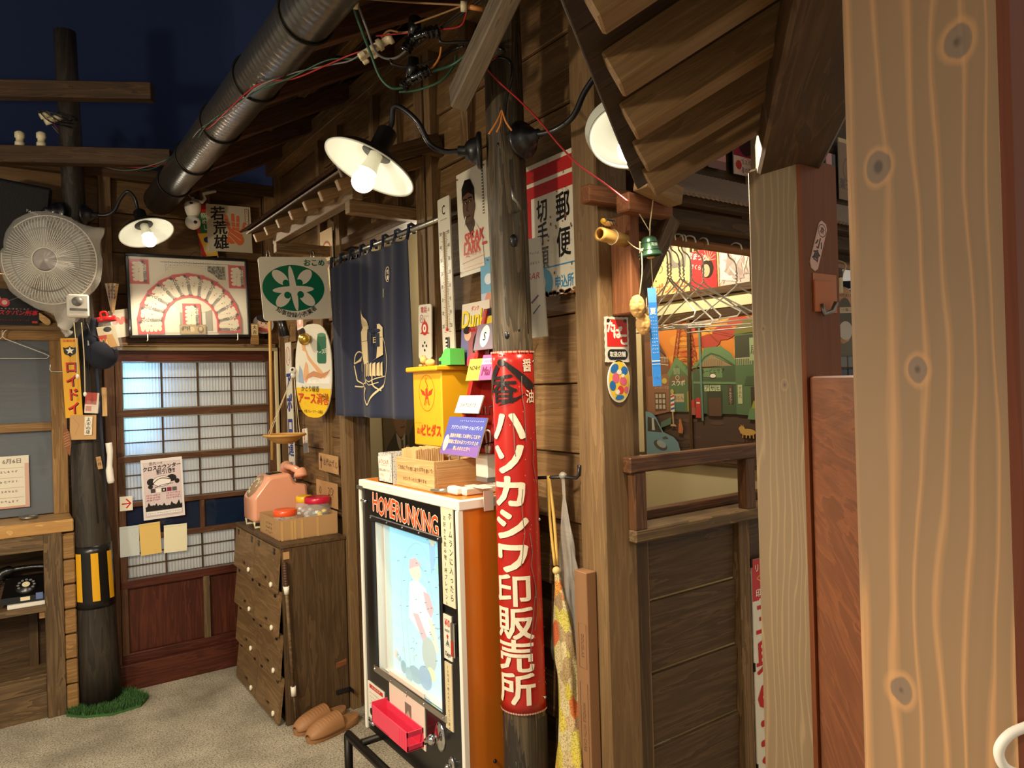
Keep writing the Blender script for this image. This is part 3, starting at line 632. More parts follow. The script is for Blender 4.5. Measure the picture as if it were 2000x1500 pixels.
gooseneck('large black armed lamp with lit white shade, on the sign pole above the navy curtain', (1.193, 1.815, 2.305), (-.82, .575, 0), Vector((0.9156, 1.984, 2.274)), rt*-.38-uw*.90-fw*.20, .142)
gooseneck('black armed lamp half hidden by the timber eave above the tobacco plate', (1.262, 1.708, 2.315), (.12, -.99, 0), Vector((1.333, 1.335, 2.243)), (-.35, -.38, -.85), .105, power=26)
gooseneck('lit lamp on the blackened left pole beside the security camera', (.372, 4.335, 2.545), (.55, -.35, 0), Vector((0.6335, 4.175, 2.467)), rt*.40-uw*.86-fw*.19, .135, glow='bulb2', power=22)
gooseneck('lit lamp behind the bagged fan, cut by the picture edge', (.262, 4.335, 2.545), (-.75, -.40, 0), Vector((-0.0118, 4.63, 2.495)), rt*-.3-uw*.9-fw*.2, .135, glow='bulb2', power=22)

# ================================================================ left pole and what hangs on it
PB, PT = Vector((.391, 4.38, 0)), Vector((.312, 4.38, 3.5))
def prad(z): return .100-.048*min(1, z/2.7)
def pole_pt(z): return PB+(PT-PB)*(z/3.5)
lp = thing('utility_pole', 'blackened round wooden pole with two crossarms at left, beside the ribbed sliding door', 'pole', PB)
obj('shaft', MB().tube([pole_pt(.02+i*.29) for i in range(13)], [prad(.02+i*.29) for i in range(13)], 24), M_['black'], lp, Matrix())
bd = obj('warning_band', MB().tube([pole_pt(z) for z in (.515, .55, .80, .835)], [prad(z)+.004 for z in (.515, .55, .80, .835)], 24), M_['blackp'], lp, Matrix(), label='black warning band')
for a0 in (-152, -102, -52, -2, 48, 98):
    def st_(u, v, a0=a0): z = .555+.245*v; a = math.radians(a0+21*u); r = prad(z)+.006; return pole_pt(z)+Vector((r*math.cos(a), r*math.sin(a), 0))
    obj('yellow_stripe', MB().grid(4, 1, st_), M_['yellow'], bd, Matrix(), label='yellow stripe')
for (a, b) in (((-.6, 4.72, 3.14), (.665, 4.04, 3.14)), ((-.6, 4.72, 2.829), (.752, 4.085, 2.829))): beam('crossarm', a, b, .06, .085, M_['dark'], lp)
for c in ((.105, 4.388, 2.871), (.195, 4.346, 2.871)):
    c = Vector(c); obj('insulator', MB().lathe([(.001, 0), (.022, .002), (.022, .022), (.017, .026), (.017, .042), (.022, .046), (.022, .07), (.012, .078), (.001, .08)], 16), M_['ivory'], lp, Matrix.Translation(c))
obj('crack', MB().tube([pole_pt(z)+Vector((.02+.004*math.sin(z*9), -prad(z)-.0008, 0)) for z in [.95+.1*i for i in range(14)]], .0016, 5), M_['cblack'], lp, Matrix())
pn = thing('wire_joint', 'knotted porcelain wire joint on the dark left pole, above the lower crossarm', 'wiring', Vector((0.2303, 4.3, 2.987)))
for dx, dz in ((0, 0), (.03, .02), (-.02, .025)): obj('porcelain', MB().cyl((dx-.02, 0, dz), (dx+.02, 0, dz+.02), .016, n=12), M_['ivory'], pn)
for k in range(4): obj('wire_end', MB().tube([(-.03, 0, .02+.01*k), (-.05+.02*k, -.02, .05), (.0+.04*k, -.02, .01*k), (.10, .02, .02*k)], .003, 6, sub=4), M_['cblack'], pn)
# turf mat
def turf():
    m = MB(); random.seed(3)
    ol = [(.23, 4.30), (.30, 4.22), (.42, 4.16), (.55, 4.18), (.60, 4.27), (.56, 4.37), (.50, 4.47), (.30, 4.45)]
    m.prism(ol, .0, .012)
    def inside(x, y):
        r = False
        for i in range(len(ol)):
            (x1, y1), (x2, y2) = ol[i-1], ol[i]
            if (y1 > y) != (y2 > y) and x < (x2-x1)*(y-y1)/(y2-y1)+x1: r = not r
        return r
    while len(m.f) < 5200:
        x, y = random.uniform(.2, .62), random.uniform(4.14, 4.48)
        if inside(x, y):
            a = random.uniform(0, 6.3); l = random.uniform(.016, .034); d = Vector((math.cos(a), math.sin(a), 0)); q = Vector((-d.y, d.x, 0))*.0022
            p = Vector((x, y, .011)); m.add([p-q, p+q, p+d*l*.7+Vector((0, 0, l))], [(0, 1, 2)])
    return m
obj('turf_mat', turf(), M_['turf'], label='ragged green artificial turf mat around the foot of the black pole', cat='mat')
# ---- bagged wall fan
FC = Vector((0.2127, 4.277, 2.291)); fax = (-FWD+RGT*.16-UPV*.12).normalized()
Mf = Matrix.Translation(FC) @ fax.to_track_quat('Z', 'Y').to_matrix().to_4x4()
fn = thing('wall_fan', 'white wall fan wrapped in a clear plastic bag, mounted on the black pole', 'fan', Mf)
cg = MB()
R0 = .218
def cage(a, s): return [(r*math.cos(a), r*math.sin(a), s*(.052*math.sqrt(max(0, 1-(r/R0)**2.4)))) for r in [.055+(R0-.055)*i/8 for i in range(9)]]
for i in range(84):
    cg.tube(cage(2*PI*i/84, 1), .0019, 4); 
    if i % 2: cg.tube(cage(2*PI*i/84, -1.4), .0014, 4)
obj('cage_ribs', cg, M_['white'], fn, kind='stuff')
for r, z in ((R0, 0), (.155, .042), (.058, .053)): obj('cage_ring', MB().tube([(r*math.cos(2*PI*i/48), r*math.sin(2*PI*i/48), z) for i in range(48)], .003, 6, closed=True), M_['white'] if r != .155 else M_['cgrey'], fn)
obj('hub_badge', MB().lathe([(.001, .060), (.045, .058), (.052, .052), (.054, .046), (.001, .044)], 28), plain('grey badge', C(150, 142, 142), .3), fn)
for i in range(4):
    a = i*PI/2+.4; obj('blade', MB().grid(6, 4, lambda u, v, a=a: ((.03+.165*u)*math.cos(a+(v-.5)*(1.1-.25*u)), (.03+.165*u)*math.sin(a+(v-.5)*(1.1-.25*u)), .018-.04*v)), plain('fan blade shade grey', C(140, 142, 138), .35), fn)  # blades coloured grey to stand for the shade between the ribs
obj('motor_housing', MB().lathe([(.001, -.16), (.05, -.155), (.062, -.12), (.06, -.05), (.03, -.03), (.001, -.03)], 24), M_['white'], fn)
Mbx = onB(Vector((0.3223, 4.2, 2.057)), 0)
bo = obj('switch_box', MB().box((0, 0, 0), (.095, .115, .06), ch=.008), M_['white'], fn, Mbx)
obj('dial', MB().lathe([(.024, .03), (.022, .042), (.001, .043)], 20, cap=False), M_['cgrey'], bo, Mbx @ Matrix.Translation((-.005, .02, 0)))
obj('dial_plate', MB().box((0, -.02, .031), (.075, .012, .002)), M_['cgrey'], bo, Mbx)
obj('bracket', MB().tube([Mbx @ Vector((0, 0, -.02)), Mbx @ Vector((0, .05, -.10)), Mf @ Vector((0, 0, -.15))], .016, 8, sub=5), M_['white'], fn, Matrix())
for a, b in ((Vector((0.3006, 4.17, 1.972)), Vector((0.3094, 4.17, 1.706))), (Vector((0.3333, 4.17, 1.973)), Vector((0.3401, 4.17, 1.617)))):
    c = obj('pull_cord', MB().tube([a, mid(a, b)+Vector((.004, 0, 0)), b], .0022, 6, sub=4), M_['string'], fn, Matrix()); obj('cord_pull', MB().ball(b, .008, 10, 8, sc=(1, 1, 1.5)), M_['white'], c, Matrix())
ol = [(-.235, .0), (-.21, .10), (-.15, .19), (-.05, .235), (.06, .225), (.155, .17), (.265, .155), (.235, .075), (.242, -.03), (.215, -.13), (.14, -.205), (.105, -.26), (.085, -.325), (.05, -.35), (.015, -.325), (-.01, -.27), (-.085, -.235), (-.18, -.165), (-.225, -.07)]
O = spline([Vector((x, y, 0)) for x, y in ol], 4, True)
def bagside(sgn):
    m = MB(); n = len(O); vs = []; fs = []; K = 14
    for k in range(K+1):
        f = 1-k/K; f = f**.75
        for i, p in enumerate(O):
            q = Vector((.0, .0, 0))+p*(f if f > 0 else .002); r = 1-f*f
            z = sgn*((.066 if sgn > 0 else .10)*math.sqrt(max(0, r)))*(1 if p.y > -.22 else .6)
            w = noise.noise(Vector((q.x*16, q.y*16, sgn*3)))*.004+max(0, noise.noise(Vector((q.x*9+q.y*7, q.y*6, 7+sgn))))*.012+noise.noise(Vector((p.x*40, p.y*40, 9+sgn)))*.008*f
            vs.append((q.x+w*f, q.y+w*f, z+w*(.4 if f > .98 else 1)))
    for k in range(K):
        for i in range(n): j = (i+1) % n; fs.append((k*n+i, k*n+j, (k+1)*n+j, (k+1)*n+i)[::int(sgn)])
    return m.add(vs, fs, smooth=True)
bg = obj('plastic_bag', bagside(1), M_['bag'], fn, label='white see-through bag over the cage'); obj('bag_back', bagside(-1), M_['bag'], bg)
obj('bag_knot', MB().tube([(.10, -.25, .02), (.075, -.30, .03), (.05, -.34, .02), (.06, -.37, .0)], [.04, .028, .018, .024], 10, sub=5), M_['bag'], bg)
# loudspeaker behind the fan
Ms = onB((.10, 4.42, 2.50), 0, -6); sp = obj('loudspeaker', MB().box((0, 0, 0), (.24, .36, .18), ch=.012), plain('black speaker shell', C(18, 19, 26), .6), None, Ms, 'black box loudspeaker on the back wall behind the bagged fan', 'speaker')
obj('speaker_grille', MB().box((0, 0, .092), (.215, .33, .008), ch=.003), plain('black grille', C(12, 13, 20), .7, bump=.6), sp)
p = Pr(.215, .33, .0975); p.text('YAMAHA', .74, .60, .017, C(210, 200, 190), bold=.02, rot=-.28); p.build(sp, name='brand_lettering')
# yellow enamel strip sign
M = onB(Vector((0.2916, 4.262, 1.701)), 0, 1.9); s, p = sign('enamel_strip_sign', 'narrow yellow enamel sign with red katakana down the black pole', 'sign', M, .075, .40, .003, 'yellow')
p.text('目薬館薬', .5, .965, .014, RD, bold=.02)
p.ell(.5, .835, .36, .055, BK); p.poly([(.5, .905), (.62, .87), (.9, .89), (.8, .80), (.62, .79), (.5, .76), (.38, .79), (.2, .80), (.1, .89), (.38, .87)], BK)
p.poly([(.5+(.26 if i % 2 == 0 else .11)*math.sin(i*PI/5), .842+(.26 if i % 2 == 0 else .11)*math.cos(i*PI/5)*.19) for i in range(10)], WH)
p.vtext('ロイドイン', .53, .715, .066, BK, 1.05, .85, .05); p.vtext('ロイドイン', .49, .722, .066, C(206, 40, 32), 1.05, .85, .03); p.build(s, M_['gloss'])

# ---- small things tied and pinned to the left pole
M = onB((.377, 4.268, 1.572), 0, -6); s, p = sign('postcard_pocket', 'red card in a clear pocket pinned to the black pole under the pull cords', 'card', M, .06, .105, .004, 'paper')
p.rect(0, 0, 1, 1, C(226, 210, 190)); p.rect(0, .42, .85, 1, C(176, 62, 48)); p.rect(.08, .1, .5, .34, C(200, 120, 100)); p.build(s); obj('pocket', MB().box((.006, -.02, .004), (.058, .062, .002)), M_['film'], s)
abox('wooden_tablet', (.426, 4.30, 1.50), (.449, 4.345, 1.65), M_['pine'], None, 2, label='small pale wooden tablet hooked on the right side of the black pole', cat='plaque')
# cap and bag hanging
cp = thing('navy_hat', 'dark navy peaked hat hanging on the black pole below the red-lidded jar', 'hat', (.425, 4.27, 1.80))
Mc = Matrix.Translation((.425, 4.265, 1.83)) @ Matrix.Rotation(.5, 4, 'Z') @ Matrix.Rotation(1.25, 4, 'X')
obj('crown', MB().ball((0, 0, 0), .082, 20, 12, Mc, (1, 1.1, .85)), M_['navycloth'], cp, Matrix())
obj('brim', MB().grid(10, 4, lambda u, v: Mc @ Vector(((u-.5)*.15, .06+.085*v*(1-(2*u-1)**2*.6), -.03-.02*(2*u-1)**2))), M_['navycloth'], cp, Matrix())
obj('strap', MB().tube([(.36, 4.25, 1.98), (.375, 4.23, 1.92), (.37, 4.225, 1.86), (.37, 4.235, 1.78)], .006, 6, sub=4), M_['blackp'], cp, Matrix()); obj('buckle', MB().box((.37, 4.222, 1.875), (.018, .006, .03), ch=.002), M_['steel'], cp, Matrix())
tw = obj('folded_umbrella', MB().tube([(.40, 4.25, 2.0), (.385, 4.245, 1.9), (.395, 4.25, 1.82)], [.02, .034, .02], 10, sub=5), M_['navycloth'], label='black cloth pouch with a clip hanging beside the navy hat', cat='pouch')
# jar with red lid
jr = thing('candy_jar', 'clear plastic jar with red lid and a kimono lady label, beside the fan envelope frame', 'jar', (.475, 4.27, 1.845))
Mj = Matrix.Translation((.475, 4.27, 1.84)) @ Matrix.Rotation(-.18, 4, 'Y')
obj('body', MB().lathe([(.001, 0), (.05, .0), (.056, .01), (.056, .12), (.048, .145), (.046, .155)], 24), M_['jar'], jr, Mj); obj('lid', MB().lathe([(.052, .150), (.054, .152), (.054, .172), (.050, .176), (.001, .176)], 28), M_['redp'], jr, Mj)
obj('lid_knob', MB().tube([(-.015, 0, .178), (-.012, 0, .2), (.012, 0, .2), (.015, 0, .178)], .006, 8, sub=4), M_['redp'], jr, Mj)
p = Pr(.085, .11, 0); p.rect(0, 0, 1, 1, C(222, 206, 170)); p.rect(.0, .0, .45, .6, C(200, 70, 50)); p.ell(.55, .72, .2, .15, C(232, 214, 190)); p.ell(.55, .84, .22, .12, BK); p.poly([(.3, 0), (.9, 0), (.75, .6), (.45, .6)], C(214, 160, 90)); squig(p, .05, .4, .3, .3, C(240, 220, 160), 3)
p.build(jr, M_['shiny'], 'label_print', Mj @ Matrix.Translation((-.01, -.058, .07)) @ Matrix.Rotation(PI/2, 4, 'X'))
for i in range(4): obj('candy_stick', MB().cyl((.02*i-.03, .01, .012), (.018*i-.02, .02, .10+.01*(i % 2)), .006, n=8), M_['cred'] if i % 2 else M_['cwhite'], jr, Mj)
fa = thing('folding_fan', 'half opened paper folding fan leaning on the wall above the jar', 'fan', (.497, 4.44, 2.06))
for i in range(6):
    a = (i-2.5)*.065; M = Matrix.Translation((.503, 4.452-.002*i, 2.055)) @ Matrix.Rotation(a, 4, 'Y')
    obj('fan_rib', MB().box((0, 0, .08), (.014, .0015, .16)), M_['pine'] if i % 2 else M_['paper'], fa, M)
p = Pr(.05, .09, .0); [squig(p, .1, .9, y, .18, C(60, 70, 100), 3) for y in (.2, .4, .6, .8)]; p.build(fa, None, 'print', fr((.5, 4.437, 2.165), (1, 0, 0), (0, 0, 1)))
s, p = sign('paper_bag', 'cream paper with a pink pattern tucked behind the red-lidded jar', 'paper', onB((.545, 4.465, 2.00), 0, 10), .10, .15, .004, 'paper')
for k in range(5): p.circ(.2+.15*k, .55+.1*(k % 2), .014, C(222, 130, 120), 10)
p.build(s)
# record sleeve, wooden foot, wire hanger, bent hook
M = onB((.04, 4.50, 2.074), 0, 0); s, p = sign('record_sleeve', 'black record sleeve in film with red lettering below the bagged fan', 'record', M, .26, .185, .006, 'blackp')
p.rect(0, 0, 1, 1, C(26, 24, 26)); p.circ(.22, .66, .045, C(190, 120, 110)); p.circ(.22, .66, .03, C(220, 150, 130)); p.circ(.44, .62, .022, C(190, 60, 70)); p.circ(.44, .62, .012, C(225, 180, 170)); p.line([(.45, .63), (.95, .97)], .0015, C(150, 150, 150)); p.circ(.2, .25, .03, C(120, 120, 116)); p.circ(.2, .25, .018, C(30, 30, 30))
p.text('スケバン刑事', .66, .34, .028, C(214, 40, 54), bold=.02, shear=.25); squig(p, .3, .85, .45, .04, C(190, 180, 170), 9); squig(p, .3, .85, .14, .03, C(180, 50, 50), 12); p.rect(.88, .06, .97, .12, C(190, 60, 50)); p.build(s, M_['shiny'])
ft = [(-.02, .03), (-.012, .026), (.004, .012), (.024, -.008), (.026, -.028), (.012, -.036), (-.006, -.022), (-.024, .0), (-.026, .02)]
s, p = sign('wooden_foot_tag', 'small pale wooden foot shaped tag beside the black record sleeve', 'tag', onB((.191, 4.50, 2.02), 0, 4), .05, .07, .006, 'pine', poly=[(q.x, q.y) for q in spline([Vector((x, y, 0)) for x, y in ft], 3, True)])
def hanger(M, label, w=.40, h=.10, mat='wire', group=None, r=.0019, drop=.12):
    t = thing('wire_hanger', label, 'hanger', M, group)
    obj('frame', MB().tube([(0, 0, -drop), (-.012, 0, -drop-.012), (-w/2+.02, 0, -drop-h+.012), (-w/2, 0, -drop-h), (-w/2+.012, 0, -drop-h-.012), (w/2-.012, 0, -drop-h-.012), (w/2, 0, -drop-h), (w/2-.02, 0, -drop-h+.012), (.012, 0, -drop-.012), (.0, 0, -drop)], r, 8), M_[mat], t)
    obj('hook', MB().tube([(0, 0, -drop+.01), (0, 0, -.06), (.008, 0, -.035), (.028, 0, -.015), (.026, 0, .012), (.006, 0, .026), (-.016, 0, .018), (-.022, 0, .0)], r, 8, sub=4), M_[mat], t)
    obj('twist', MB().tube([(.003*math.cos(i*1.3), .003*math.sin(i*1.3), -drop-.005+.0025*i) for i in range(22)], r*.8, 6), M_[mat], t); return t
hanger(Matrix.Translation((.012, 4.54, 1.985)), 'white wire hanger hooked on the window frame at the left edge', .40, .10, drop=.06)
obj('bent_rod_hook', MB().tube([(.29, 4.30, 1.735), (.215, 4.36, 1.735), (.205, 4.362, 1.745), (.205, 4.362, 1.775)], .004, 8), M_['steel'], label='thin bent steel rod sticking out from the black pole by the yellow sign', cat='hook')
# window things
s, p = sign('calendar', 'pale printed calendar sheet behind the lower glass of the counter window', 'calendar', onB((.03, 4.585, 1.172), 0), .16, .27, .002, 'paper')
p.text('6月6日', .55, .9, .028, C(90, 86, 80), bold=.02); p.rect(0, 0, 1, .04, C(200, 150, 130)); p.rect(.88, .0, 1, .85, C(206, 168, 150))
for k in range(4): p.rect(.05, .77-.19*k, .85, .775-.19*k, C(150, 146, 138)); squig(p, .1, .7, .70-.19*k, .05, C(140, 136, 128), 6)
p.build(s)
# ================================================================ left counter with the phone niche
ct = thing('shop_counter', 'grey brown timber counter with pale top and open niche at the left edge', 'counter', (-.1, 4.40, 0))
abox('counter_top', (-.6, 4.33, .921), (.287, 4.60, .984), M_['light'], ct, 0, ch=.004); abox('top_rail', (-.6, 4.34, .84), (.2, 4.40, .921), M_['old'], ct, 0)
abox('front_stile', (.155, 4.33, 0), (.235, 4.40, .921), M_['old'], ct, 2); abox('kick_board', (-.6, 4.35, .0), (.155, 4.38, .13), M_['old'], ct, 0); abox('lower_board', (-.6, 4.358, .13), (.155, 4.38, .20), M_['old'], ct, 0)
abox('shelf', (-.6, 4.335, .535), (.19, 4.58, .565), M_['old'], ct, 0); abox('shelf_bracket', (.13, 4.345, .50), (.155, 4.38, .535), M_['window'], ct, 0)
abox('back_panel', (-.6, 4.57, .0), (.2, 4.585, .92), M_['dark'], ct, 0); abox('side_panel', (.185, 4.40, 0), (.205, 4.57, .92), M_['dark'], ct, 2)
abox('inner_batten', (.09, 4.55, .2), (.13, 4.572, .53), M_['cab'], ct, 2); abox('inner_bottom', (-.6, 4.38, .19), (.185, 4.57, .21), M_['old'], ct, 0)
obj('ashtray', MB().lathe([(.001, .004), (.03, .005), (.036, .014), (.042, .016), (.040, .004), (.034, .0), (.001, .0)], 28), M_['steel'], None, Matrix.Translation((.10, 4.50, .984)), 'small round steel ashtray on the pale counter top', 'ashtray')
ph = thing('rotary_phone', 'black rotary telephone standing in the niche of the left counter', 'phone', (.085, 4.46, .585))
Mp = Matrix.Translation((.085, 4.465, .588)) @ Matrix.Rotation(-.12, 4, 'Z')
obj('body', MB().add([(-.105, -.09, 0), (.105, -.09, 0), (.105, .07, 0), (-.105, .07, 0), (-.10, -.085, .03), (.10, -.085, .03), (.09, .02, .105), (-.09, .02, .105), (.09, .06, .105), (-.09, .06, .105)], [(0, 3, 2, 1), (0, 1, 5, 4), (4, 5, 6, 7), (7, 6, 8, 9), (9, 8, 2, 3), (1, 2, 8, 6, 5), (0, 4, 7, 9, 3)]), plain('black bakelite', C(14, 14, 15), .18, coat=.5), ph, Mp)
Md = Mp @ Matrix.Translation((0, -.037, .072)) @ Matrix.Rotation(math.radians(36), 4, 'X')
di = obj('dial', MB().lathe([(.001, .008), (.016, .008), (.018, .006), (.046, .005), (.048, 0), (.05, -.003)], 32), M_['blackp'], ph, Md); obj('dial_card', MB().lathe([(.001, .0095), (.017, .0092)], 24), M_['ivory'], di, Md)
for k in range(10): a = math.radians(-60+30*k); obj('finger_hole', MB().lathe([(.0065, .0055), (.0045, .0062), (.001, .0058)], 12), M_['cgrey'], di, Md @ Matrix.Translation((.034*math.cos(a), .034*math.sin(a), 0)))
obj('handset', MB().tube([(-.12, .045, .10), (-.11, .045, .13), (-.06, .045, .142), (.0, .045, .146), (.06, .045, .142), (.11, .045, .13), (.12, .045, .10)], [.03, .026, .014, .0125, .014, .026, .03], 12, sub=4), M_['blackp'], ph, Mp)
obj('cord', MB().tube([(-.11+.008*math.cos(i*1.1)-.0004*i, .0-.002*i+.008*math.sin(i*1.1), .10-.0019*i) for i in range(50)], .003, 5), M_['blackp'], ph, Mp); obj('name_plate', MB().box((0, -.0885, .018), (.04, .004, .018)), M_['ivory'], ph, Mp); obj('blue_sticker', MB().box((.06, -.0885, .024), (.03, .004, .032)), plain('blue sticker', C(90, 110, 160), .4), ph, Mp)
obj('telephone_book', MB().box((0, 0, 0), (.20, .17, .02), ch=.003), M_['cwhite'], None, Matrix.Translation((.10, 4.44, .576)), 'pale booklet lying under the black rotary telephone', 'book')
# fish bag, paper bag, tags and towel on the pole
s, p = sign('paper_bag', 'brown paper pouch tied round the black pole under the yellow sign', 'bag', onB((.335, 4.262, 1.45), 0, -2), .115, .125, .012, 'kraft'); p.line([(.1, .9), (.35, .6), (.2, .2)], .0015, C(150, 116, 74)); p.line([(.9, .85), (.7, .5), (.85, .15)], .0015, C(150, 116, 74)); p.build(s)
fp = [(0, .08), (.016, .03), (.018, -.02), (.006, -.08), (-.006, -.06), (-.018, .0), (-.014, .04)]
s, p = sign('leaf_fan_tag', 'orange leaf shaped wooden tag hanging at the left side of the pole', 'tag', onB((.262, 4.25, 1.39), 0, 4), .04, .16, .004, 'orangewood', poly=fp); [p.line([(.2, .3+.08*k), (.8, .36+.08*k)], .001, C(230, 180, 140)) for k in range(6)]; p.build(s)
s, p = sign('luggage_tag', 'white paper tag with black writing hanging on the brown paper pouch', 'tag', onB((.357, 4.248, 1.457), 0, -3), .034, .094, .002, 'paper'); p.ring(.5, .5, .42, .46, .0015, BK, 4); p.vtext('よるの店', .5, .93, .019, BK, 1.1, 1, .03, .4); p.build(s)
s, p = sign('wooden_name_tag', 'tiny kraft name tag nailed to the black pole above the warning band', 'tag', onB((.405, 4.288, 1.262), 0, 8), .022, .064, .003, 'card'); p.vtext('小銭', .5, .9, .018, BK, 1.2, jit=.3); p.build(s)
tw = obj('hand_towel', MB().tube([(.452, 4.31, 1.36), (.456, 4.305, 1.30), (.452, 4.308, 1.22), (.458, 4.305, 1.15)], [.016, .014, .018, .014], 10, sub=4), M_['cwhite'], label='rolled white towel hanging at the right side of the black pole', cat='towel')
# ================================================================ back wall pictures
M = onB((.896, 4.43, 2.156), 0, 1.3); pf = thing('framed_picture', 'black framed fan of red and white gift envelopes above the ribbed door', 'picture', M)
for a, b, d in (((0, .2245), (.65, .016), 0), ((0, -.2245), (.65, .016), 0)): obj('frame_bar', MB().box((a[0], a[1], 0), (b[0], b[1], .024), ch=.003), M_['blackm'], pf)
for x in (-.317, .317): obj('frame_bar', MB().box((x, 0, 0), (.016, .433, .024), ch=.003), M_['blackm'], pf)
bb = obj('backing_sheet', MB().box((0, 0, -.008), (.62, .435, .004)), M_['paper'], pf)
p = Pr(.62, .435, -.0058, .00002)
for k in range(16): p.line([(.30+.03*k, .97), (.30+.03*k, .74)], .0012, C(120, 116, 100)); squig(p, .74, .96, .315+.03*k, .012, C(90, 86, 74), 7, True)
p.rect(.26, .945, .86, .95, BK); p.rect(.66, .74, .82, .92, C(150, 146, 124))
for k in range(60): a = random.uniform(.66, .8); b = random.uniform(.74, .9); p.rect(a, b, a+.012, b+.02, C(60, 56, 50))
p.rect(.4, .06, .44, .32, C(150, 146, 128)); p.rect(.62, .06, .68, .34, C(150, 146, 128)); p.rect(.08, .03, .95, .033, BK); p.poly([(.30, .62)]+[(.5+.43*math.cos(a), .08+.83*math.sin(a)) for a in [PI-.5-2.2*i/20 for i in range(21)]]+[(.6, .3), (.4, .3)], C(222, 212, 186)); p.build(bb)
def envelope(x, y, rot, k):
    w, h = .096, .135; Me = M @ Matrix.Translation((x, y, -.0030+.0004*k)) @ Matrix.Rotation(rot, 4, 'Z')
    e = obj('gift_envelope', MB().box((0, 0, 0), (w, h, .0012)), M_['redp'], pf, Me); q = Pr(w, h, .0008)
    q.rect(0, 0, 1, 1, C(206, 52, 56)); cr = C(234, 224, 198)
    for cx, cy in ((.33, .82), (.30, .66), (.30, .5), (.30, .34), (.33, .18), (.55, .84), (.6, .16)): q.ell(cx-.02, cy, .155, .075, cr, 14)
    q.rect(.28, .17, .88, .83, cr); q.poly([(.70+.12*(1 if i % 2 else .45)*math.sin(i*PI/6), .9+.09*(1 if i % 2 else .45)*math.cos(i*PI/6)) for i in range(12)], BK)
    for i, c in enumerate('大入り袋新年祝'): q.glyph(c, .80, .79-.115*i, .021, BK, 1, .02)
    q.glyph('大', .5, .60, .012, C(150, 140, 120)); squig(q, .12, .5, .46, .03, BK, 6, True); q.circ(.48, .5, .003, RD, 8); q.build(e); return e
k = 0
for x, y, r in [(-.258, .135, 0), (.262, .125, 0)]+[(-.005+.185*math.cos(a)*1.12, -.155+.225*math.sin(a)*.98, a-PI/2) for a in [math.radians(182-16.6*i) for i in range(12)]]+[(.0, -.105, 0)]:
    envelope(x, y, r, k); k += 1
s = obj('banknote', MB().box((0, 0, 0), (.14, .055, .001)), M_['paper'], pf, M @ Matrix.Translation((.002, -.185, .004))); p = Pr(.14, .055, .0007); p.rect(0, 0, 1, 1, C(150, 124, 74)); p.rect(.03, .06, .97, .94, C(176, 150, 96)); p.circ(.47, .5, .014, C(206, 186, 140)); p.ell(.8, .45, .12, .38, C(110, 84, 56)); p.ell(.8, .55, .07, .22, C(200, 170, 120)); squig(p, .05, .4, .6, .5, C(80, 62, 40), 5); p.build(s)
obj('cover_glass', MB().box((0, 0, .008), (.62, .435, .002)), M_['film'], pf); obj('hanging_wire', MB().tube([(.0, .23, -.005), (.045, .262, -.01), (.09, .232, -.005)], .0012, 5, sub=5), M_['iron'], pf)
for x in (-.235, .245): obj('clip_stand', MB().tube([(x, -.21, .014), (x, -.245, .014), (x-.006, -.25, .014)], .003, 6), M_['wire'], pf)
# calligraphy board with a hand print
M = onB((1.13, 4.47, 2.577), 0, 1.5); s, p = sign('calligraphy_board', 'white autograph board with black brush characters and an orange hand print', 'picture', M, .252, .275, .006, 'paper')
p.rect(0, 0, 1, 1, C(196, 186, 162)); og = C(214, 108, 62)
for ch, x, y, z in (('若', .25, .80, .085), ('荒', .29, .50, .085), ('雄', .30, .19, .09)): p.glyph(ch, x, y, z, BK, 1, .035, .12, .15)
p.ell(.62, .36, .17, .15, og); p.ell(.70, .27, .12, .12, og); p.ell(.53, .26, .10, .09, og)
for pts, w in (([(.52, .45), (.46, .60), (.43, .76)], .020), ([(.60, .48), (.585, .66), (.585, .80)], .020), ([(.68, .47), (.69, .62), (.70, .76)], .018), ([(.74, .42), (.80, .52), (.84, .62)], .015), ([(.55, .34), (.47, .26), (.44, .22)], .02)): p.line(pts, w, og, 4); p.ell(pts[2][0], pts[2][1], .035, .035, og)
for a, b in (((.5, .42), (.74, .26)), ((.48, .34), (.66, .16)), ((.6, .47), (.78, .40))): p.line([a, mid((*a, 0), (*b, 0))[:2], b], .003, C(226, 200, 170))
for y in (.55, .66): p.line([(.40, y), (.80, y-.02)], .003, C(206, 190, 164))
p.rect(.86, .62, .95, .95, C(150, 60, 50)); p.rect(.873, .63, .937, .94, C(206, 196, 172)); squig(p, .65, .93, .905, .035, C(90, 50, 40), 5, True); p.build(s)
# pennant streamer
s, p = sign('pennant_streamer', 'narrow red green and yellow festival pennant hanging under the security camera', 'banner', onB((.992, 4.475, 2.553), 0, 9), .085, .30, .003, 'redp')
p.rect(0, 0, 1, 1, C(190, 44, 44)); p.rect(.2, .45, 1, .85, C(40, 110, 70)); p.vtext('祭めし', .6, .84, .034, C(210, 210, 180), 1.0, bold=.02); p.poly([(0, .45), (1, .45), (1, 0), (.3, 0)], C(230, 180, 60)); p.ell(.6, .32, .3, .06, C(40, 50, 90)); p.ell(.55, .14, .35, .1, C(214, 186, 130)); p.build(s)
obj('stick', MB().cyl((.046, -.17, 0), (.046, .16, 0), .004, n=8), M_['pine'], s)
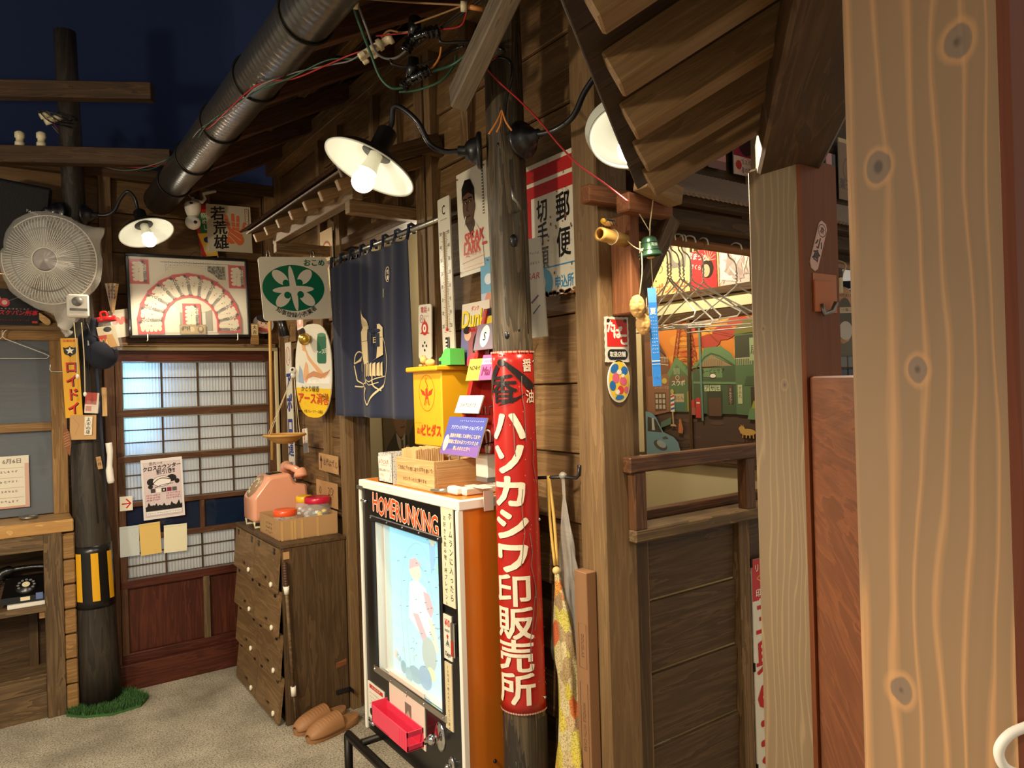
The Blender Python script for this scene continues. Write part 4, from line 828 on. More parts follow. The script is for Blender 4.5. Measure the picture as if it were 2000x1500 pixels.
# security camera
sc = thing('security_camera', 'white domed security camera fixed under the eaves beside the gutter end', 'camera', (.93, 4.33, 2.66))
Mk = Matrix.Translation((.893, 4.30, 2.605)); obj('upper_body', MB().lathe([(.001, .065), (.040, .063), (.044, .05), (.040, .015), (.030, -.012), (.001, -.02)], 28), M_['white'], sc, Mk)
hd = obj('head', MB().ball((.0, 0, -.048), .041, 24, 16), M_['white'], sc, Mk); obj('lens_ring', MB().lathe([(.026, 0), (.024, .008), (.001, .009)], 24), M_['cwhite'], hd, Mk @ Matrix.Translation((.006, -.034, -.054)) @ Matrix.Rotation(1.75, 4, 'X')); obj('lens', MB().lathe([(.009, .0), (.007, .006), (.001, .007)], 16), M_['blackp'], hd, Mk @ Matrix.Translation((.003, -.043, -.056)) @ Matrix.Rotation(1.75, 4, 'X'))
obj('sensor', MB().box((-.016, -.041, .048), (.016, .006, .008)), M_['blackp'], sc, Mk); obj('antenna', MB().cyl((0, 0, .06), (0, 0, .09), .010, n=12), M_['white'], sc, Mk)
obj('mount_arm', MB().tube([(.0, 0, .075), (.05, .0, .07), (.07, .02, .095), (.06, .02, .12), (.13, .03, .15)], .010, 8), M_['white'], sc, Mk); obj('cable', MB().tube([(-.01, 0, .09), (-.03, 0, .11), (-.06, .0, .10)], .002, 6, sub=4), M_['cwhite'], sc, Mk)
# papers on the door
s, p = sign('event_poster', 'black and white boxing event poster taped to the ribbed door', 'poster', onB((.731, 4.472, 1.079), 0, 1.5), .212, .335, .002, 'paper')
p.rect(0, 0, 1, 1, C(226, 220, 218))
p.rect(.05, .04, .95, .95, C(196, 182, 186)); p.rect(.06, .045, .94, .945, C(214, 198, 200)); p.text('出たー!!', .35, .925, .020, BK, bold=.02); p.text('クロスカウンター', .5, .855, .027, BK, .92, .05, rot=.08, shear=.15); p.text('割引き!!', .58, .78, .03, BK, .95, .05, rot=.06)
for cx, cy, rx, ry in ((.22, .62, .10, .06), (.72, .66, .12, .06), (.2, .54, .06, .035), (.85, .60, .06, .04)): p.ell(cx, cy, rx, ry, BK)
p.ell(.48, .62, .22, .085, C(236, 230, 226)); p.ring(.48, .62, .22, .085, .002, BK); p.line([(.2, .55), (.4, .66), (.6, .66), (.85, .6)], .004, BK, 4); p.line([(.3, .52), (.5, .56), (.75, .57)], .003, BK, 4)
for k, c in enumerate((C(60, 56, 56), C(240, 236, 230), BK, C(130, 40, 70), C(90, 86, 86))): p.rect(.2+.13*k, .44, .31+.13*k, .505, c)
p.text('×', .515, .472, .022, WH, bold=.03)
for y, c in ((.40, C(200, 90, 110)), (.36, C(200, 90, 110)), (.32, C(200, 120, 130))): squig(p, .08, .42, y, .03, c, 9); squig(p, .56, .92, y+.01, .03, c, 9)
p.poly([(.06, .14)]+[(.06+.88*i/24, .20+.04*random.random()+(.05 if i % 5 == 2 else 0)) for i in range(25)]+[(.94, .14)], BK); p.rect(.08, .07, .92, .13, C(236, 232, 230)); squig(p, .1, .9, .1, .02, BK, 20); p.build(s)
s, p = sign('arrow_sign', 'small white card with a red right arrow on the ribbed door', 'sign', onB((.545, 4.472, 1.014), 0, 0), .062, .078, .003, 'paper'); p.line([(.15, .48), (.8, .5)], .007, C(196, 30, 40)); p.line([(.5, .82), (.85, .5), (.5, .18)], .008, C(196, 30, 40)); p.build(s)
for (x, z, w, h, c, lb, r) in ((.556, .806, .095, .165, (196, 202, 200), 'pale grey envelope leaning in the dark glass of the ribbed door', 0), (.66, .805, .105, .175, (224, 190, 110), 'yellow envelope between the grey and the cream envelope on the door', 2), (.788, .79, .12, .155, (232, 224, 190), 'cream envelope rightmost of the three on the ribbed door', -1)):
    s, p = sign('envelope', lb, 'envelope', onB((x, 4.472+(.003 if c[0] == 224 else 0), z), 0, r), w, h, .003, 'paper'); p.rect(0, 0, 1, 1, C(*c)); p.rect(.02, .93, .98, .94, C(*[v*.85 for v in c]))
    if c[0] == 196: p.ring(.75, .72, .14, .12, .001, C(160, 164, 160), 4); squig(p, .3, .8, .4, .02, C(160, 164, 160), 5)
    p.build(s)
# right end of the back wall: round mask, plaque
s, p = sign('round_mask', 'round painted face fan hanging right of the envelope frame', 'mask', onB((1.305, 4.45, 2.012), 0, -8), .125, .115, .006, 'paper', poly=[(.062*math.cos(2*PI*i/28), .057*math.sin(2*PI*i/28)) for i in range(28)])
p.ell(.5, .5, .48, .48, C(170, 176, 186)); p.ell(.52, .46, .34, .38, C(224, 186, 160)); p.ell(.5, .80, .36, .2, C(34, 30, 32)); p.poly([(.25, .1), (.8, .1), (.7, .3), (.35, .32)], C(200, 100, 100)); p.ell(.62, .55, .04, .03, BK); p.ell(.40, .55, .04, .03, BK); p.line([(.44, .36), (.56, .36)], .003, C(170, 50, 50)); p.build(s)
s, p = sign('wooden_plaque', 'small upright wooden plaque with black characters beside the envelope frame', 'plaque', onB((1.245, 4.425, 1.95), 0, 0), .045, .125, .012, 'window', r=.004); p.rect(.1, .45, .9, .95, C(206, 186, 140)); p.vtext('大吉', .5, .92, .026, BK, 1.1, bold=.04); p.build(s)

# ================================================================ canopy over the curtain doorway
cn = thing('door_canopy', 'small timber canopy with dark corrugated roof over the navy curtain doorway', 'canopy', (WR, 3.1, 2.3))
for y, in ((2.66,), (3.57,)): abox('bracket_arm', (1.115, y-.022, 2.285), (WR+.0, y+.022, 2.335), M_['stud'], cn, 0)
abox('front_beam', (1.12, 2.62, 2.335), (1.165, 3.62, 2.39), M_['stud'], cn, 1)
for i in range(7):
    y = 2.58+.18*i; beam('rafter_end', (1.045, y, 2.365), (WR, y, 2.515), .026, .042, M_['eave'], cn)
for i in range(3): beam('roof_board', (1.02+.135*i+.065, 2.48, 2.382+.054*i+.04), (1.02+.135*i+.065, 3.72, 2.382+.054*i+.04), .14, .010, M_['dark'], cn, (-.37, 0, .93))
def csheet():
    n = 520; return MB().grid(n, 2, lambda u, v: (.995+.435*v-.005*math.cos(2*PI*u*62)*.37, 2.46+1.28*u, 2.405+.174*v+.005*math.cos(2*PI*u*62)*.93))
obj('corrugated_sheet', csheet(), M_['corr'], cn, Matrix())
abox('end_board', (1.33, 2.45, 2.50), (WR+.01, 2.475, 2.575), M_['dark'], cn, 0); beam('barge_board', (1.0, 2.455, 2.385), (WR, 2.455, 2.56), .018, .06, M_['dark'], cn)
# rice dealer sign
M = onB((1.205, 3.545, 2.11), 0, 4.0); s, p = sign('rice_shop_sign', 'white enamel sign with a green oval rice emblem hanging from the canopy arm', 'sign', M, .345, .31, .006, 'enamel', r=.018)
gr = C(18, 106, 74); cw = C(222, 216, 200); p.ell(.47, .507, .45, .366, gr, 48)
p.ell(.46, .50, .048, .36, cw, 24, .08); p.ell(.46, .48, .30, .06, cw, 24, .02)
for cx, cy, r in ((.285, .675, -.75), (.64, .68, .75), (.30, .33, .75), (.645, .33, -.75)): p.ell(cx, cy, .135, .088, cw, 24, r)
for cx, cy in ((.36, .585), (.555, .59), (.365, .395), (.555, .40)): p.circ(cx, cy, .017, gr, 16)
p.text('おこめ', .80, .905, .037, gr, bold=.03)
for i, c in enumerate('知事登録小売業者'):
    a = (i-3.5)*.19; p.glyph(c, .475+.42*math.sin(a)*.98, .507-.436*math.cos(a), .028, BK, 1, .005, a)
p.build(s, M_['gloss'])
for x in (-.12, .10): obj('hanging_ring', MB().tube([(x+.008*math.cos(a), .148+.03*math.sin(a)+.01, 0) for a in [2*PI*i/12 for i in range(12)]], .002, 6, closed=True), M_['steel'], s)
# round beer tray posters behind the canopy beams
s, p = sign('paper_lantern_poster', 'pale round printed poster behind the canopy beams above the rice sign', 'poster', onR((WR, 3.60, 2.27), .03, 0), .17, .32, .003, 'paper')
p.rect(0, 0, 1, 1, C(196, 172, 128)); p.ell(.5, .6, .42, .22, C(150, 70, 60)); p.ell(.5, .6, .36, .18, C(206, 180, 130)); p.ell(.5, .2, .4, .18, C(216, 196, 140)); squig(p, .15, .85, .6, .1, C(150, 70, 60), 5); p.build(s)
# ---- curtain rod and curtain
rd = thing('curtain_rod', 'ribbed steel rod carrying the navy shop curtain', 'rod', (1.395, 3.0, 2.25)); obj('rod', MB().cyl((1.395, 3.70, 2.258), (1.395, 2.36, 2.247), .011, n=14), M_['steel'], rd, Matrix())
for k in range(60): obj('rib', MB().tube([(1.395+.0112*math.cos(a), 3.66-.021*k, 2.2577-.00017*k+.0112*math.sin(a)) for a in [2*PI*i/10 for i in range(10)]], .0018, 5, closed=True), M_['steel'], rd, Matrix()) if k % 3 == 0 else None
obj('end_hook', MB().tube([(1.395+.0*i, 2.385+.0, 2.247+0) if i == 0 else (1.39, 2.372+.018*math.cos(i*.5), 2.262+.035*math.sin(i*.5+.6)) for i in range(11)], .004, 8), M_['blackm'], rd, Matrix())
def cur(u, v, yl=3.53, yr=2.655, zt=2.225, zb=1.475):
    y = yl+(yr-yl)*u+(.07-.09*u)*v*-.9*(1-u)*1.0+.0; f = math.sin(u*PI*6.2+.5*math.sin(v*3))*.014*(.35+.65*v)+math.sin(u*PI*15+1+v)*.005*(1-.5*v)
    sag = .010*abs(math.sin(u*PI*7))*(1-v)**4
    return Vector((1.372+f-.012*v, y-.02*v*u, zt+(zb-zt)*v-sag-.004*u))
nr = thing('shop_curtain', 'navy split shop curtain with a cream line drawing of a laden horse', 'curtain', (1.375, 3.1, 2.2))
cl = obj('cloth', MB().grid(110, 36, lambda u, v: cur(u, v)), M_['noren'], nr, Matrix())
sl = cl.modifiers.new('thickness', 'SOLIDIFY'); sl.thickness = .002; sl.offset = -1
for i in range(8):
    u = .012+.976*i/7; c = cur(u, 0); obj('loop', MB().tube([(c.x, c.y, c.z-.01), (1.381, c.y, 2.245), (1.382, c.y, 2.268), (1.395, c.y, 2.274), (1.408, c.y, 2.268), (1.405, c.y, 2.235)], .0075, 6), M_['noren'], nr, Matrix())
p = Pr(1, 1, 0, .0002); cr = C(222, 200, 152); dk = C(27, 33, 58)
def L(*q, w=.008, s=5): p.line(list(q), w, cr, s)
L((.33, .33), (.34, .38), (.37, .405), (.42, .395), (.46, .40)); L((.33, .33), (.36, .345), (.42, .37)); L((.33, .32), (.345, .25), (.36, .22), (.44, .20), (.50, .21)); L((.33, .19), (.40, .185), (.47, .19), (.49, .17))
p.ring(.43, .305, .025, .028, .006, cr, 16); p.poly([(.34, .33), (.38, .36), (.45, .375), (.40, .345)], cr); L((.48, .38), (.50, .32), (.50, .24), (.505, .2), w=.006); L((.50, .18), (.475, .13), (.50, .085), (.53, .08), (.57, .11), (.62, .15), (.68, .19), w=.012); L((.68, .19), (.72, .26), (.74, .34), (.72, .42), (.69, .47), w=(.006)); L((.51, .23), (.56, .215), (.63, .235), (.70, .245), w=.006); L((.50, .225), (.56, .195), (.64, .21), w=.005)
L((.605, .30), (.60, .2), (.66, .16), w=.008)
for k in range(9): L((.46+.004*k, .66-.006*k), (.475+.008*k, .58), (.505+.008*k, .53), w=.005, s=3)
p.poly([(.465, .52), (.50, .55), (.66, .555), (.695, .53), (.69, .37), (.62, .345), (.50, .32), (.475, .40)], cr)
for a, b in (((.47, .46), (.69, .475)), ((.475, .40), (.68, .41)), ((.56, .55), (.55, .34)), ((.62, .55), (.61, .35))): p.line([a, b], .003, dk)
p.ell(.62, .515, .05, .013, dk); p.rect(.585, .43, .60, .50, dk); p.rect(.63, .42, .66, .50, dk); p.text('日', .63, .46, .04, cr, bold=.03)
for k in range(6): p.poly([(.525+.028*k, .32), (.545+.028*k, .33), (.545+.028*k, .245), (.53+.026*k, .25)], cr)
p.vtext('千客万来', .175, .80, .030, cr, 1.15, .6, .03, .6); p.vtext('弐屋', .79, .86, .028, cr, 1.2, .8, .04); p.ring(.79, .83, .02, .045, .003, cr, 12); L((.745, .75), (.74, .70), w=.004)
mbp = p.mb; mbp.v = [tuple(cur(x+.5, 1-(y+.5))+Vector((-.0032-z, 0, 0))) for x, y, z in mbp.v]; p.build(nr, M_['print'], 'line_drawing', Matrix())
# ---- enamel strips and round sign left of the curtain
s, p = sign('enamel_strip_sign', 'tall narrow white enamel sign with blue katakana beside the hanging basket', 'sign', onR((1.385, 4.235, 1.46), 0, 1.2), .105, .86, .004, 'enamel', r=.008)
p.ring(.5, .905, .34, .062, .004, C(190, 60, 60)); p.ring(.66, .915, .18, .04, .003, C(190, 60, 60), 16); p.line([(.3, .95), (.36, .9), (.3, .86)], .003, C(190, 60, 60)); p.vtext('アポロ運動靴', .5, .81, .108, C(36, 50, 130), 1.22, .92, .06); p.build(s, M_['gloss'])
Me = onR((1.335, 3.69, 1.705), 0, -3) @ Matrix.Rotation(math.radians(17), 4, 'Y'); ov = [(.152*math.copysign(abs(math.cos(a))**.72, math.cos(a)), .245*math.copysign(abs(math.sin(a))**.85, math.sin(a))*1.0) for a in [2*PI*i/40 for i in range(40)]]
s, p = sign('oval_enamel_sign', 'rounded cream and yellow enamel sign with a seated bather and red letters', 'sign', Me, .304, .49, .006, 'enamel', poly=ov)
yl = C(228, 186, 40); p.poly([(a/.304+.5, min(b/.49+.5, .335)) for a, b in ov if b/.49+.5 < .36]+[], yl); sk = C(222, 168, 122); sk2 = C(200, 140, 100)
p.poly([(.06, .36), (.3, .36), (.95, .37), (.96, .45), (.8, .43), (.5, .40), (.2, .45), (.05, .48)], C(236, 232, 222)); p.poly([(.08, .37), (.26, .36), (.2, .5), (.12, .56)], C(150, 170, 190))
p.poly([(.22, .42), (.30, .36), (.38, .42), (.36, .56), (.30, .60), (.24, .50)], sk); p.poly([(.20, .72), (.30, .70), (.36, .62), (.50, .55), (.66, .47), (.80, .42), (.86, .44), (.70, .52), (.50, .60), (.38, .66), (.30, .74), (.26, .80)], sk)
p.poly([(.28, .40), (.5, .44), (.72, .42), (.88, .46), (.97, .52), (.90, .50), (.74, .47), (.52, .5), (.34, .46)], sk2); p.ell(.27, .86, .07, .055, sk); p.ell(.22, .90, .08, .06, C(40, 34, 36)); p.ell(.24, .78, .05, .05, sk)
p.poly([(.62, .60), (.66, .58), (.84, .58), (.86, .60), (.86, .84), (.84, .88), (.64, .88), (.62, .84)], C(56, 110, 84)); p.ell(.74, .88, .11, .02, C(90, 140, 110)); p.text('アース印', .74, .70, .028, WH, .9, .02, rot=.15)
p.text('かとり線香', .42, .305, .034, C(60, 50, 30), .9, .01); p.text('アース渦巻', .5, .20, .062, C(196, 70, 40), .84, .05); p.text('大阪フルーツアース薬品', .5, .065, .018, C(60, 50, 30), .8); p.build(s, M_['gloss'])
bz = obj('brass_bell', MB().lathe([(.001, .04), (.016, .038), (.022, .026), (.026, .004), (.032, 0), (.026, -.002), (.001, .0)], 20), plain('brass', C(206, 166, 70), .25, .7), None, Me @ Matrix.Translation((-.035, .165, .028)) @ Matrix.Rotation(1.2, 4, 'Y'), 'small brass bell hooked on the top of the oval enamel sign', 'bell')
obj('gold_ring', MB().tube([(.016*math.cos(a), .016*math.sin(a), 0) for a in [2*PI*i/14 for i in range(14)]], .006, 8, closed=True), plain('gold', C(214, 166, 60), .25, .6), None, Me @ Matrix.Translation((.105, -.13, .012)) @ Matrix.Rotation(.8, 4, 'X'), 'gold rings stuck on the yellow base of the oval enamel sign', 'ring')
fg = thing('toy_figure', 'tiny white round headed toy clipped to the left edge of the oval sign', 'toy', Me @ Matrix.Translation((-.158, -.01, .014))); obj('head', MB().ball((0, .01, 0), .018, 16, 10), M_['cwhite'], fg); obj('body', MB().ball((0, -.016, 0), .013, 12, 8, sc=(1, 1.2, 1)), M_['cwhite'], fg); obj('patch', MB().ball((.008, .014, .010), .008, 10, 8), M_['blackp'], fg)
# binoculars and card under the rice sign
bn = thing('binoculars', 'black toy binoculars hanging under the rice sign', 'binoculars', (1.36, 4.22, 2.0))
for d in (0, .045): obj('barrel', MB().cyl((1.335, 4.22-d, 2.03), (1.345, 4.205-d*1.3, 1.925-.01*(d > 0)), .016, .021, 18), M_['blackp'], bn, Matrix())
obj('hanging_cord', MB().tube([(1.40, 4.23, 2.14), (1.34, 4.22, 2.05), (1.34, 4.19, 2.05), (1.40, 4.16, 2.13)], .003, 6, sub=4), M_['string'], bn, Matrix())
s, p = sign('pink_card', 'small pink card pinned under the right corner of the rice sign', 'card', onR((1.385, 4.02, 1.985), 0, 3), .10, .07, .003, 'paper'); p.rect(0, .15, 1, 1, C(226, 176, 160)); p.ell(.5, .6, .2, .25, C(240, 224, 210)); p.build(s)
# hanging bamboo basket
bk = thing('hanging_basket', 'shallow woven bamboo basket hanging on strings above the pink phone', 'basket', (1.20, 3.77, 1.40))
Mb = Matrix.Translation((1.20, 3.77, 1.36))
obj('bowl', MB().grid(48, 8, lambda u, v: ((.038+.064*v**.8+.0012*math.sin(u*2*PI*36+(v*8 % 2)*PI))*math.cos(2*PI*u), (.038+.064*v**.8)*math.sin(2*PI*u), -.028+.042*v+.0012*math.sin(v*25+u*150))), M_['wicker'], bk, Mb)
obj('rim', MB().tube([(.104*math.cos(2*PI*i/32), .104*math.sin(2*PI*i/32), .016) for i in range(32)], .006, 8, closed=True), M_['wicker'], bk, Mb); obj('base', MB().lathe([(.001, -.027), (.039, -.027)], 24), M_['wicker'], bk, Mb)
tp = Vector((1.30, 3.90, 1.70))
for a in (.6, 2.2, 3.6, 5.2): obj('string', MB().tube([tp, Mb @ Vector((.104*math.cos(a), .104*math.sin(a), .018))], .0016, 5), M_['string'], bk, Matrix())
obj('hook', MB().tube([tp, tp+Vector((.0, 0, .02)), tp+Vector((.05, .02, .025)), tp+Vector((.10, .05, .025))], .004, 6), M_['orangewood'], bk, Matrix())
obj('hanging_pole', MB().cyl((1.30, 4.33, 1.20), (1.31, 4.33, 2.06), .009, n=10), M_['bamboo'], label='thin bamboo cane upright beside the white enamel strip sign', cat='cane')
s, p = sign('luggage_tag', 'hanging tag with red and grey halves below the oval enamel sign', 'tag', onR((1.375, 3.96, 1.325), 0, 6), .075, .135, .003, 'paper'); p.rect(0, 0, 1, .4, C(120, 120, 120)); p.vtext('交通安全', .4, .98, .022, C(190, 60, 60), 1, 1, .03, .3); p.build(s); obj('cord', MB().tube([(0, .067, 0), (.0, .11, 0), (.012, .16, 0)], .0015, 5), M_['cblack'], s)
s, p = sign('cardboard_arrow_sign', 'cardboard sign with a black up arrow and handwriting left of the doorway post', 'sign', onR((1.395, 3.675, 1.218), 0, -1), .27, .092, .004, 'card')
p.line([(.13, .12), (.13, .6)], .011, BK); p.poly([(.06, .55), (.2, .55), (.13, .92)], BK); p.text('お代はザル', .62, .5, .042, C(60, 44, 30), .95, jit=.35); p.build(s)
for y, w, tx, lb in ((3.80, .12, '10', 'small cardboard price piece marked 10 behind the jars'), (3.645, .17, '2?3?', 'cardboard price piece beside the doorway post behind the red jar lid')):
    s, p = sign('cardboard_price', lb, 'sign', onR((1.395, y, 1.055), 0, 0), w, .13, .004, 'card'); p.text(tx, .5, .62, .06, C(60, 44, 30), .9, jit=.2); p.build(s)
# poster and slip inside the doorway
s, p = sign('film_poster', 'dark framed photo poster of two men in suits behind the curtain', 'poster', onR((WR+.60, 4.02, 1.36), 0, 4), .60, .62, .01, 'blackm')
p.rect(.0, .0, 1, 1, C(120, 104, 84)); su = C(26, 24, 26)
p.poly([(.0, .0), (.05, .3), (.30, .47), (.55, .42), (.62, .0)], su); p.poly([(.55, .0), (.6, .42), (.85, .66), (1, .7), (1, 0)], C(54, 50, 38)); p.poly([(.8, 0), (.86, .3), (1, .36), (1, 0)], su)
p.ell(.42, .60, .15, .19, C(176, 132, 100)); p.poly([(.25, .66), (.28, .82), (.44, .87), (.58, .80), (.59, .66), (.52, .73), (.36, .72), (.30, .62)], su); p.ell(.26, .60, .03, .06, C(160, 116, 88))
for x in (.40, .52): p.ell(x, .625, .035, .012, su); p.line([(x-.05, .66), (x+.04, .655)], .006, su)
p.line([(.48, .62), (.50, .56), (.46, .55)], .005, C(130, 92, 66)); p.line([(.42, .50), (.52, .51)], .008, C(120, 70, 56)); p.poly([(.30, .46), (.42, .38), (.40, .24), (.33, .34)], C(220, 210, 190)); p.poly([(.42, .38), (.52, .45), (.5, .30), (.42, .22)], C(220, 210, 190)); p.poly([(.41, .38), (.46, .38), (.47, .16), (.41, .2)], C(90, 80, 76)); p.ell(.56, .24, .07, .09, C(190, 144, 112)); p.ell(.42, .14, .06, .06, C(190, 144, 112)); p.ell(.92, .68, .09, .13, C(180, 138, 106)); p.poly([(.06, .02), (.11, .16), (.16, .02)], C(160, 120, 80)); p.build(s, M_['shiny'])
s, p = sign('notice_slip', 'white printed slip seen past the right edge of the navy curtain', 'paper', onR((WR+.60, 3.36, 1.92), 0, 0), .10, .70, .003, 'paper'); p.rect(0, 0, 1, 1, C(220, 206, 170)); p.text('ロー', .6, .5, .05, BK, bold=.04); p.rect(.3, .02, 1, .2, C(170, 40, 50)); p.build(s)
# ---- right of the doorway: enamel plate, thermometer, portrait sign
s, p = sign('telephone_plate', 'small chipped white enamel plate with a red emblem on the doorway post', 'sign', onR((1.38, 2.545, 1.822), 0, -3), .105, .215, .005, 'enamel', r=.012)
p.text('電話', .42, .90, .026, C(176, 40, 60), bold=.03); p.text('局', .80, .90, .016, C(176, 60, 60)); p.ring(.25, .74, .13, .07, .003, C(150, 60, 90)); p.glyph('メ', .25, .74, .02, C(150, 60, 90)); squig(p, .45, .85, .78, .03, C(150, 60, 60), 3)
rd_ = C(190, 40, 36); p.ell(.5, .56, .26, .13, rd_); p.poly([(.5, .76), (.40, .64), (.60, .64)], rd_); p.poly([(.12, .46), (.3, .5), (.34, .46)], rd_); p.poly([(.88, .46), (.7, .5), (.66, .46)], rd_); p.ell(.5, .56, .14, .075, WH); p.ell(.5, .56, .05, .035, rd_)
for x, y in ((.5, .30), (.36, .24), (.64, .24), (.5, .16)): p.circ(x, y, .0055, BK, 8)
p.build(s, M_['gloss'])
s, p = sign('thermometer_board', 'long white enamel wall thermometer board left of the portrait sign', 'thermometer', onR((1.385, 2.374, 1.986), 0, 1.0), .088, .66, .006, 'enamel', r=.006)
p.glyph('C', .5, .93, .05, BK, .7, .02); squig(p, .2, .8, .875, .008, BK, 6)
for i in range(61):
    y = .80-.0095*i; L_ = .30 if i % 5 else .22; p.line([(L_, y), (.40, y)], .0012, BK); p.line([(.60, y), (1-L_, y)], .0012, BK); p.z -= 2*p.dz
for k, t in enumerate(('50', '40', '30', '20', '10', '0', '10', '20')): y = .80-.0095*(k*8+.3); p.text(t, .17, y, .020, BK, .8); p.text(t, .83, y, .020, BK, .8)
p.rect(.30, .03, .48, .2, BK); [p.rect(.31, .035+.02*k, .47, .046+.02*k, WH) for k in range(8)]; p.rect(.56, .03, .64, .2, BK); p.build(s, M_['gloss'])
obj('glass_tube', MB().cyl((0, -.17, .006), (0, .20, .006), .003, n=8), plain('thermometer glass', C(200, 170, 120), .1), s); obj('glass_bulb', MB().ball((0, -.17, .006), .006), M_['redp'], s)
s, p = sign('portrait_sign', 'white enamel sign with a smoking man portrait and red capital letters', 'sign', onR((1.385, 2.177, 2.189), 0, 1.5), .20, .375, .004, 'enamel')
p.rect(.84, .52, .90, .93, C(90, 88, 84)); [p.rect(.845, .53+.028*k, .895, .545+.028*k, cw) for k in range(14)]
p.poly([(.12, .04), (.16, .34), (.30, .47), (.5, .40), (.62, .46), (.80, .34), (.84, .04)], C(226, 210, 190)); p.poly([(.26, .50), (.5, .33), (.58, .48), (.5, .55)], C(70, 58, 50)); p.ell(.40, .66, .20, .20, C(92, 66, 52)); p.poly([(.18, .70), (.19, .84), (.30, .91), (.48, .90), (.60, .80), (.60, .66), (.55, .74), (.40, .78), (.22, .76)], C(18, 14, 14)); p.ell(.585, .63, .03, .045, C(84, 60, 48)); p.poly([(.22, .62), (.30, .50), (.48, .50), (.56, .60), (.5, .47), (.32, .46)], C(70, 48, 38))
for x in (.30, .46): p.ell(x, .69, .05, .012, C(20, 14, 14)); p.line([(x-.07, .725), (x+.06, .72)], .005, C(18, 12, 12)); p.ell(x, .688, .018, .008, C(160, 140, 120))
p.line([(.38, .69), (.34, .61), (.40, .60)], .004, C(56, 38, 30)); p.line([(.30, .55), (.44, .555)], .006, C(56, 30, 26)); p.line([(.30, .56), (.22, .47)], .005, WH)
p.text('SPEAK', .55, .345, .056, C(214, 66, 56), .80, .03, shear=.1); p.text('LARK', .47, .25, .056, C(214, 66, 56), .80, .03, shear=.1); p.rect(.80, .235, .94, .26, C(200, 60, 50)); p.text('スピークラーク', .5, .185, .018, C(200, 60, 50), .8, .02); p.line([(.1, .12), (.85, .14)], .0012, C(170, 150, 130)); squig(p, .15, .85, .07, .012, C(200, 120, 100), 12)
for x, y in ((.05, .95), (.95, .96), (.05, .04), (.94, .08)): p.circ(x, y, .004, C(120, 80, 40), 10)
p.build(s, M_['gloss'])
# yellow drink box on the wall with things on top
bx = thing('yellow_delivery_box', 'yellow metal delivery box with a red winged emblem under the thermometer', 'box', (1.36, 2.345, 1.39))
obj('case', MB().box((1.335, 2.345, 1.525), (.13, .215, .275), ch=.004), M_['yellow'], bx, Matrix()); obj('lid', MB().box((1.325, 2.345, 1.668), (.16, .235, .018), ch=.004), M_['yellow'], bx, Matrix())
p = Pr(.215, .275, 0); r_ = C(186, 60, 30); p.ring(.5, .70, .27, .24, .002, r_); p.line([(.5, .9), (.47, .86), (.5, .83), (.53, .8), (.5, .76)], .004, r_, 3); p.poly([(.28, .76), (.42, .72), (.46, .66), (.34, .68)], r_); p.poly([(.72, .76), (.58, .72), (.54, .66), (.66, .68)], r_); p.rect(.46, .62, .54, .76, r_); p.line([(.42, .54), (.46, .64), (.5, .56), (.54, .64), (.58, .54)], .006, r_)
p.text('森永', .22, .19, .026, r_, .9, .01); p.text('ビヒダス', .62, .20, .046, r_, .82, .05); squig(p, .06, .3, .3, .02, r_, 4); p.build(bx, M_['gloss'], 'print', onR((1.2695, 2.345, 1.525)))
dg = thing('tape_dispenser', 'bright green plastic desk holder on the yellow delivery box', 'holder', (1.32, 2.24, 1.678)); obj('shell', MB().prism([(0, 0), (.08, 0), (.08, .058), (.045, .058), (.018, .03), (.0, .025)], -.03, .03, fr((1.32, 2.285, 1.678), (0, -1, 0), (0, 0, 1))), M_['green'], dg, Matrix()); obj('front_print', MB().box((1.289, 2.275, 1.688), (.003, .014, .012)), M_['navycloth'], dg, Matrix())
an = thing('carved_animal', 'small carved wooden dog lying on the yellow delivery box', 'ornament', (1.30, 2.37, 1.678)); obj('body', MB().ball((1.29, 2.35, 1.692), .02, 14, 10, sc=(.7, 1.5, .7)), M_['clay'], an, Matrix()); obj('head', MB().ball((1.285, 2.39, 1.703), .014, 14, 10), M_['clay'], an, Matrix())
for k in (-1, 1): obj('ear', MB().ball((1.285+.006*k, 2.395, 1.716), .005, 8, 6), M_['clay'], an, Matrix()); obj('paw', MB().ball((1.285+.008*k, 2.40, 1.683), .006, 8, 6, sc=(1, 2, .8)), M_['clay'], an, Matrix())
# magazine rack
rk = thing('leaflet_rack', 'red leaflet rack with wire pockets between the yellow box and the red pole sign', 'rack', (1.38, 2.08, 1.4))
beam('side_rail', (1.30, 2.16, 1.36), (1.385, 2.08, 1.86), .02, .05, M_['redm'], rk, (-1, 0, 0)); beam('side_rail', (1.30, 1.96, 1.36), (1.385, 1.92, 1.86), .02, .05, M_['redm'], rk, (-1, 0, 0)); obj('back_panel', MB().add([(1.325, 2.15, 1.36), (1.325, 1.97, 1.36), (1.40, 1.93, 1.86), (1.40, 2.07, 1.86)], [(0, 1, 2, 3), (3, 2, 1, 0)]), M_['redm'], rk, Matrix())
for z, y0, x in ((1.735, 2.07, 1.335), (1.63, 2.09, 1.30), (1.52, 2.11, 1.27), (1.40, 2.13, 1.245)):
    obj('wire_pocket', MB().tube([(x+.05, y0, z+.02)]+[q for i in range(5) for q in ((x, y0-.012-.036*i, z+.012), (x, y0-.012-.036*i, z-.012), (x, y0-.034-.036*i, z-.012), (x, y0-.034-.036*i, z+.012))]+[(x+.05, y0-.19, z+.02)], .0022, 6), M_['iron'], rk, Matrix())
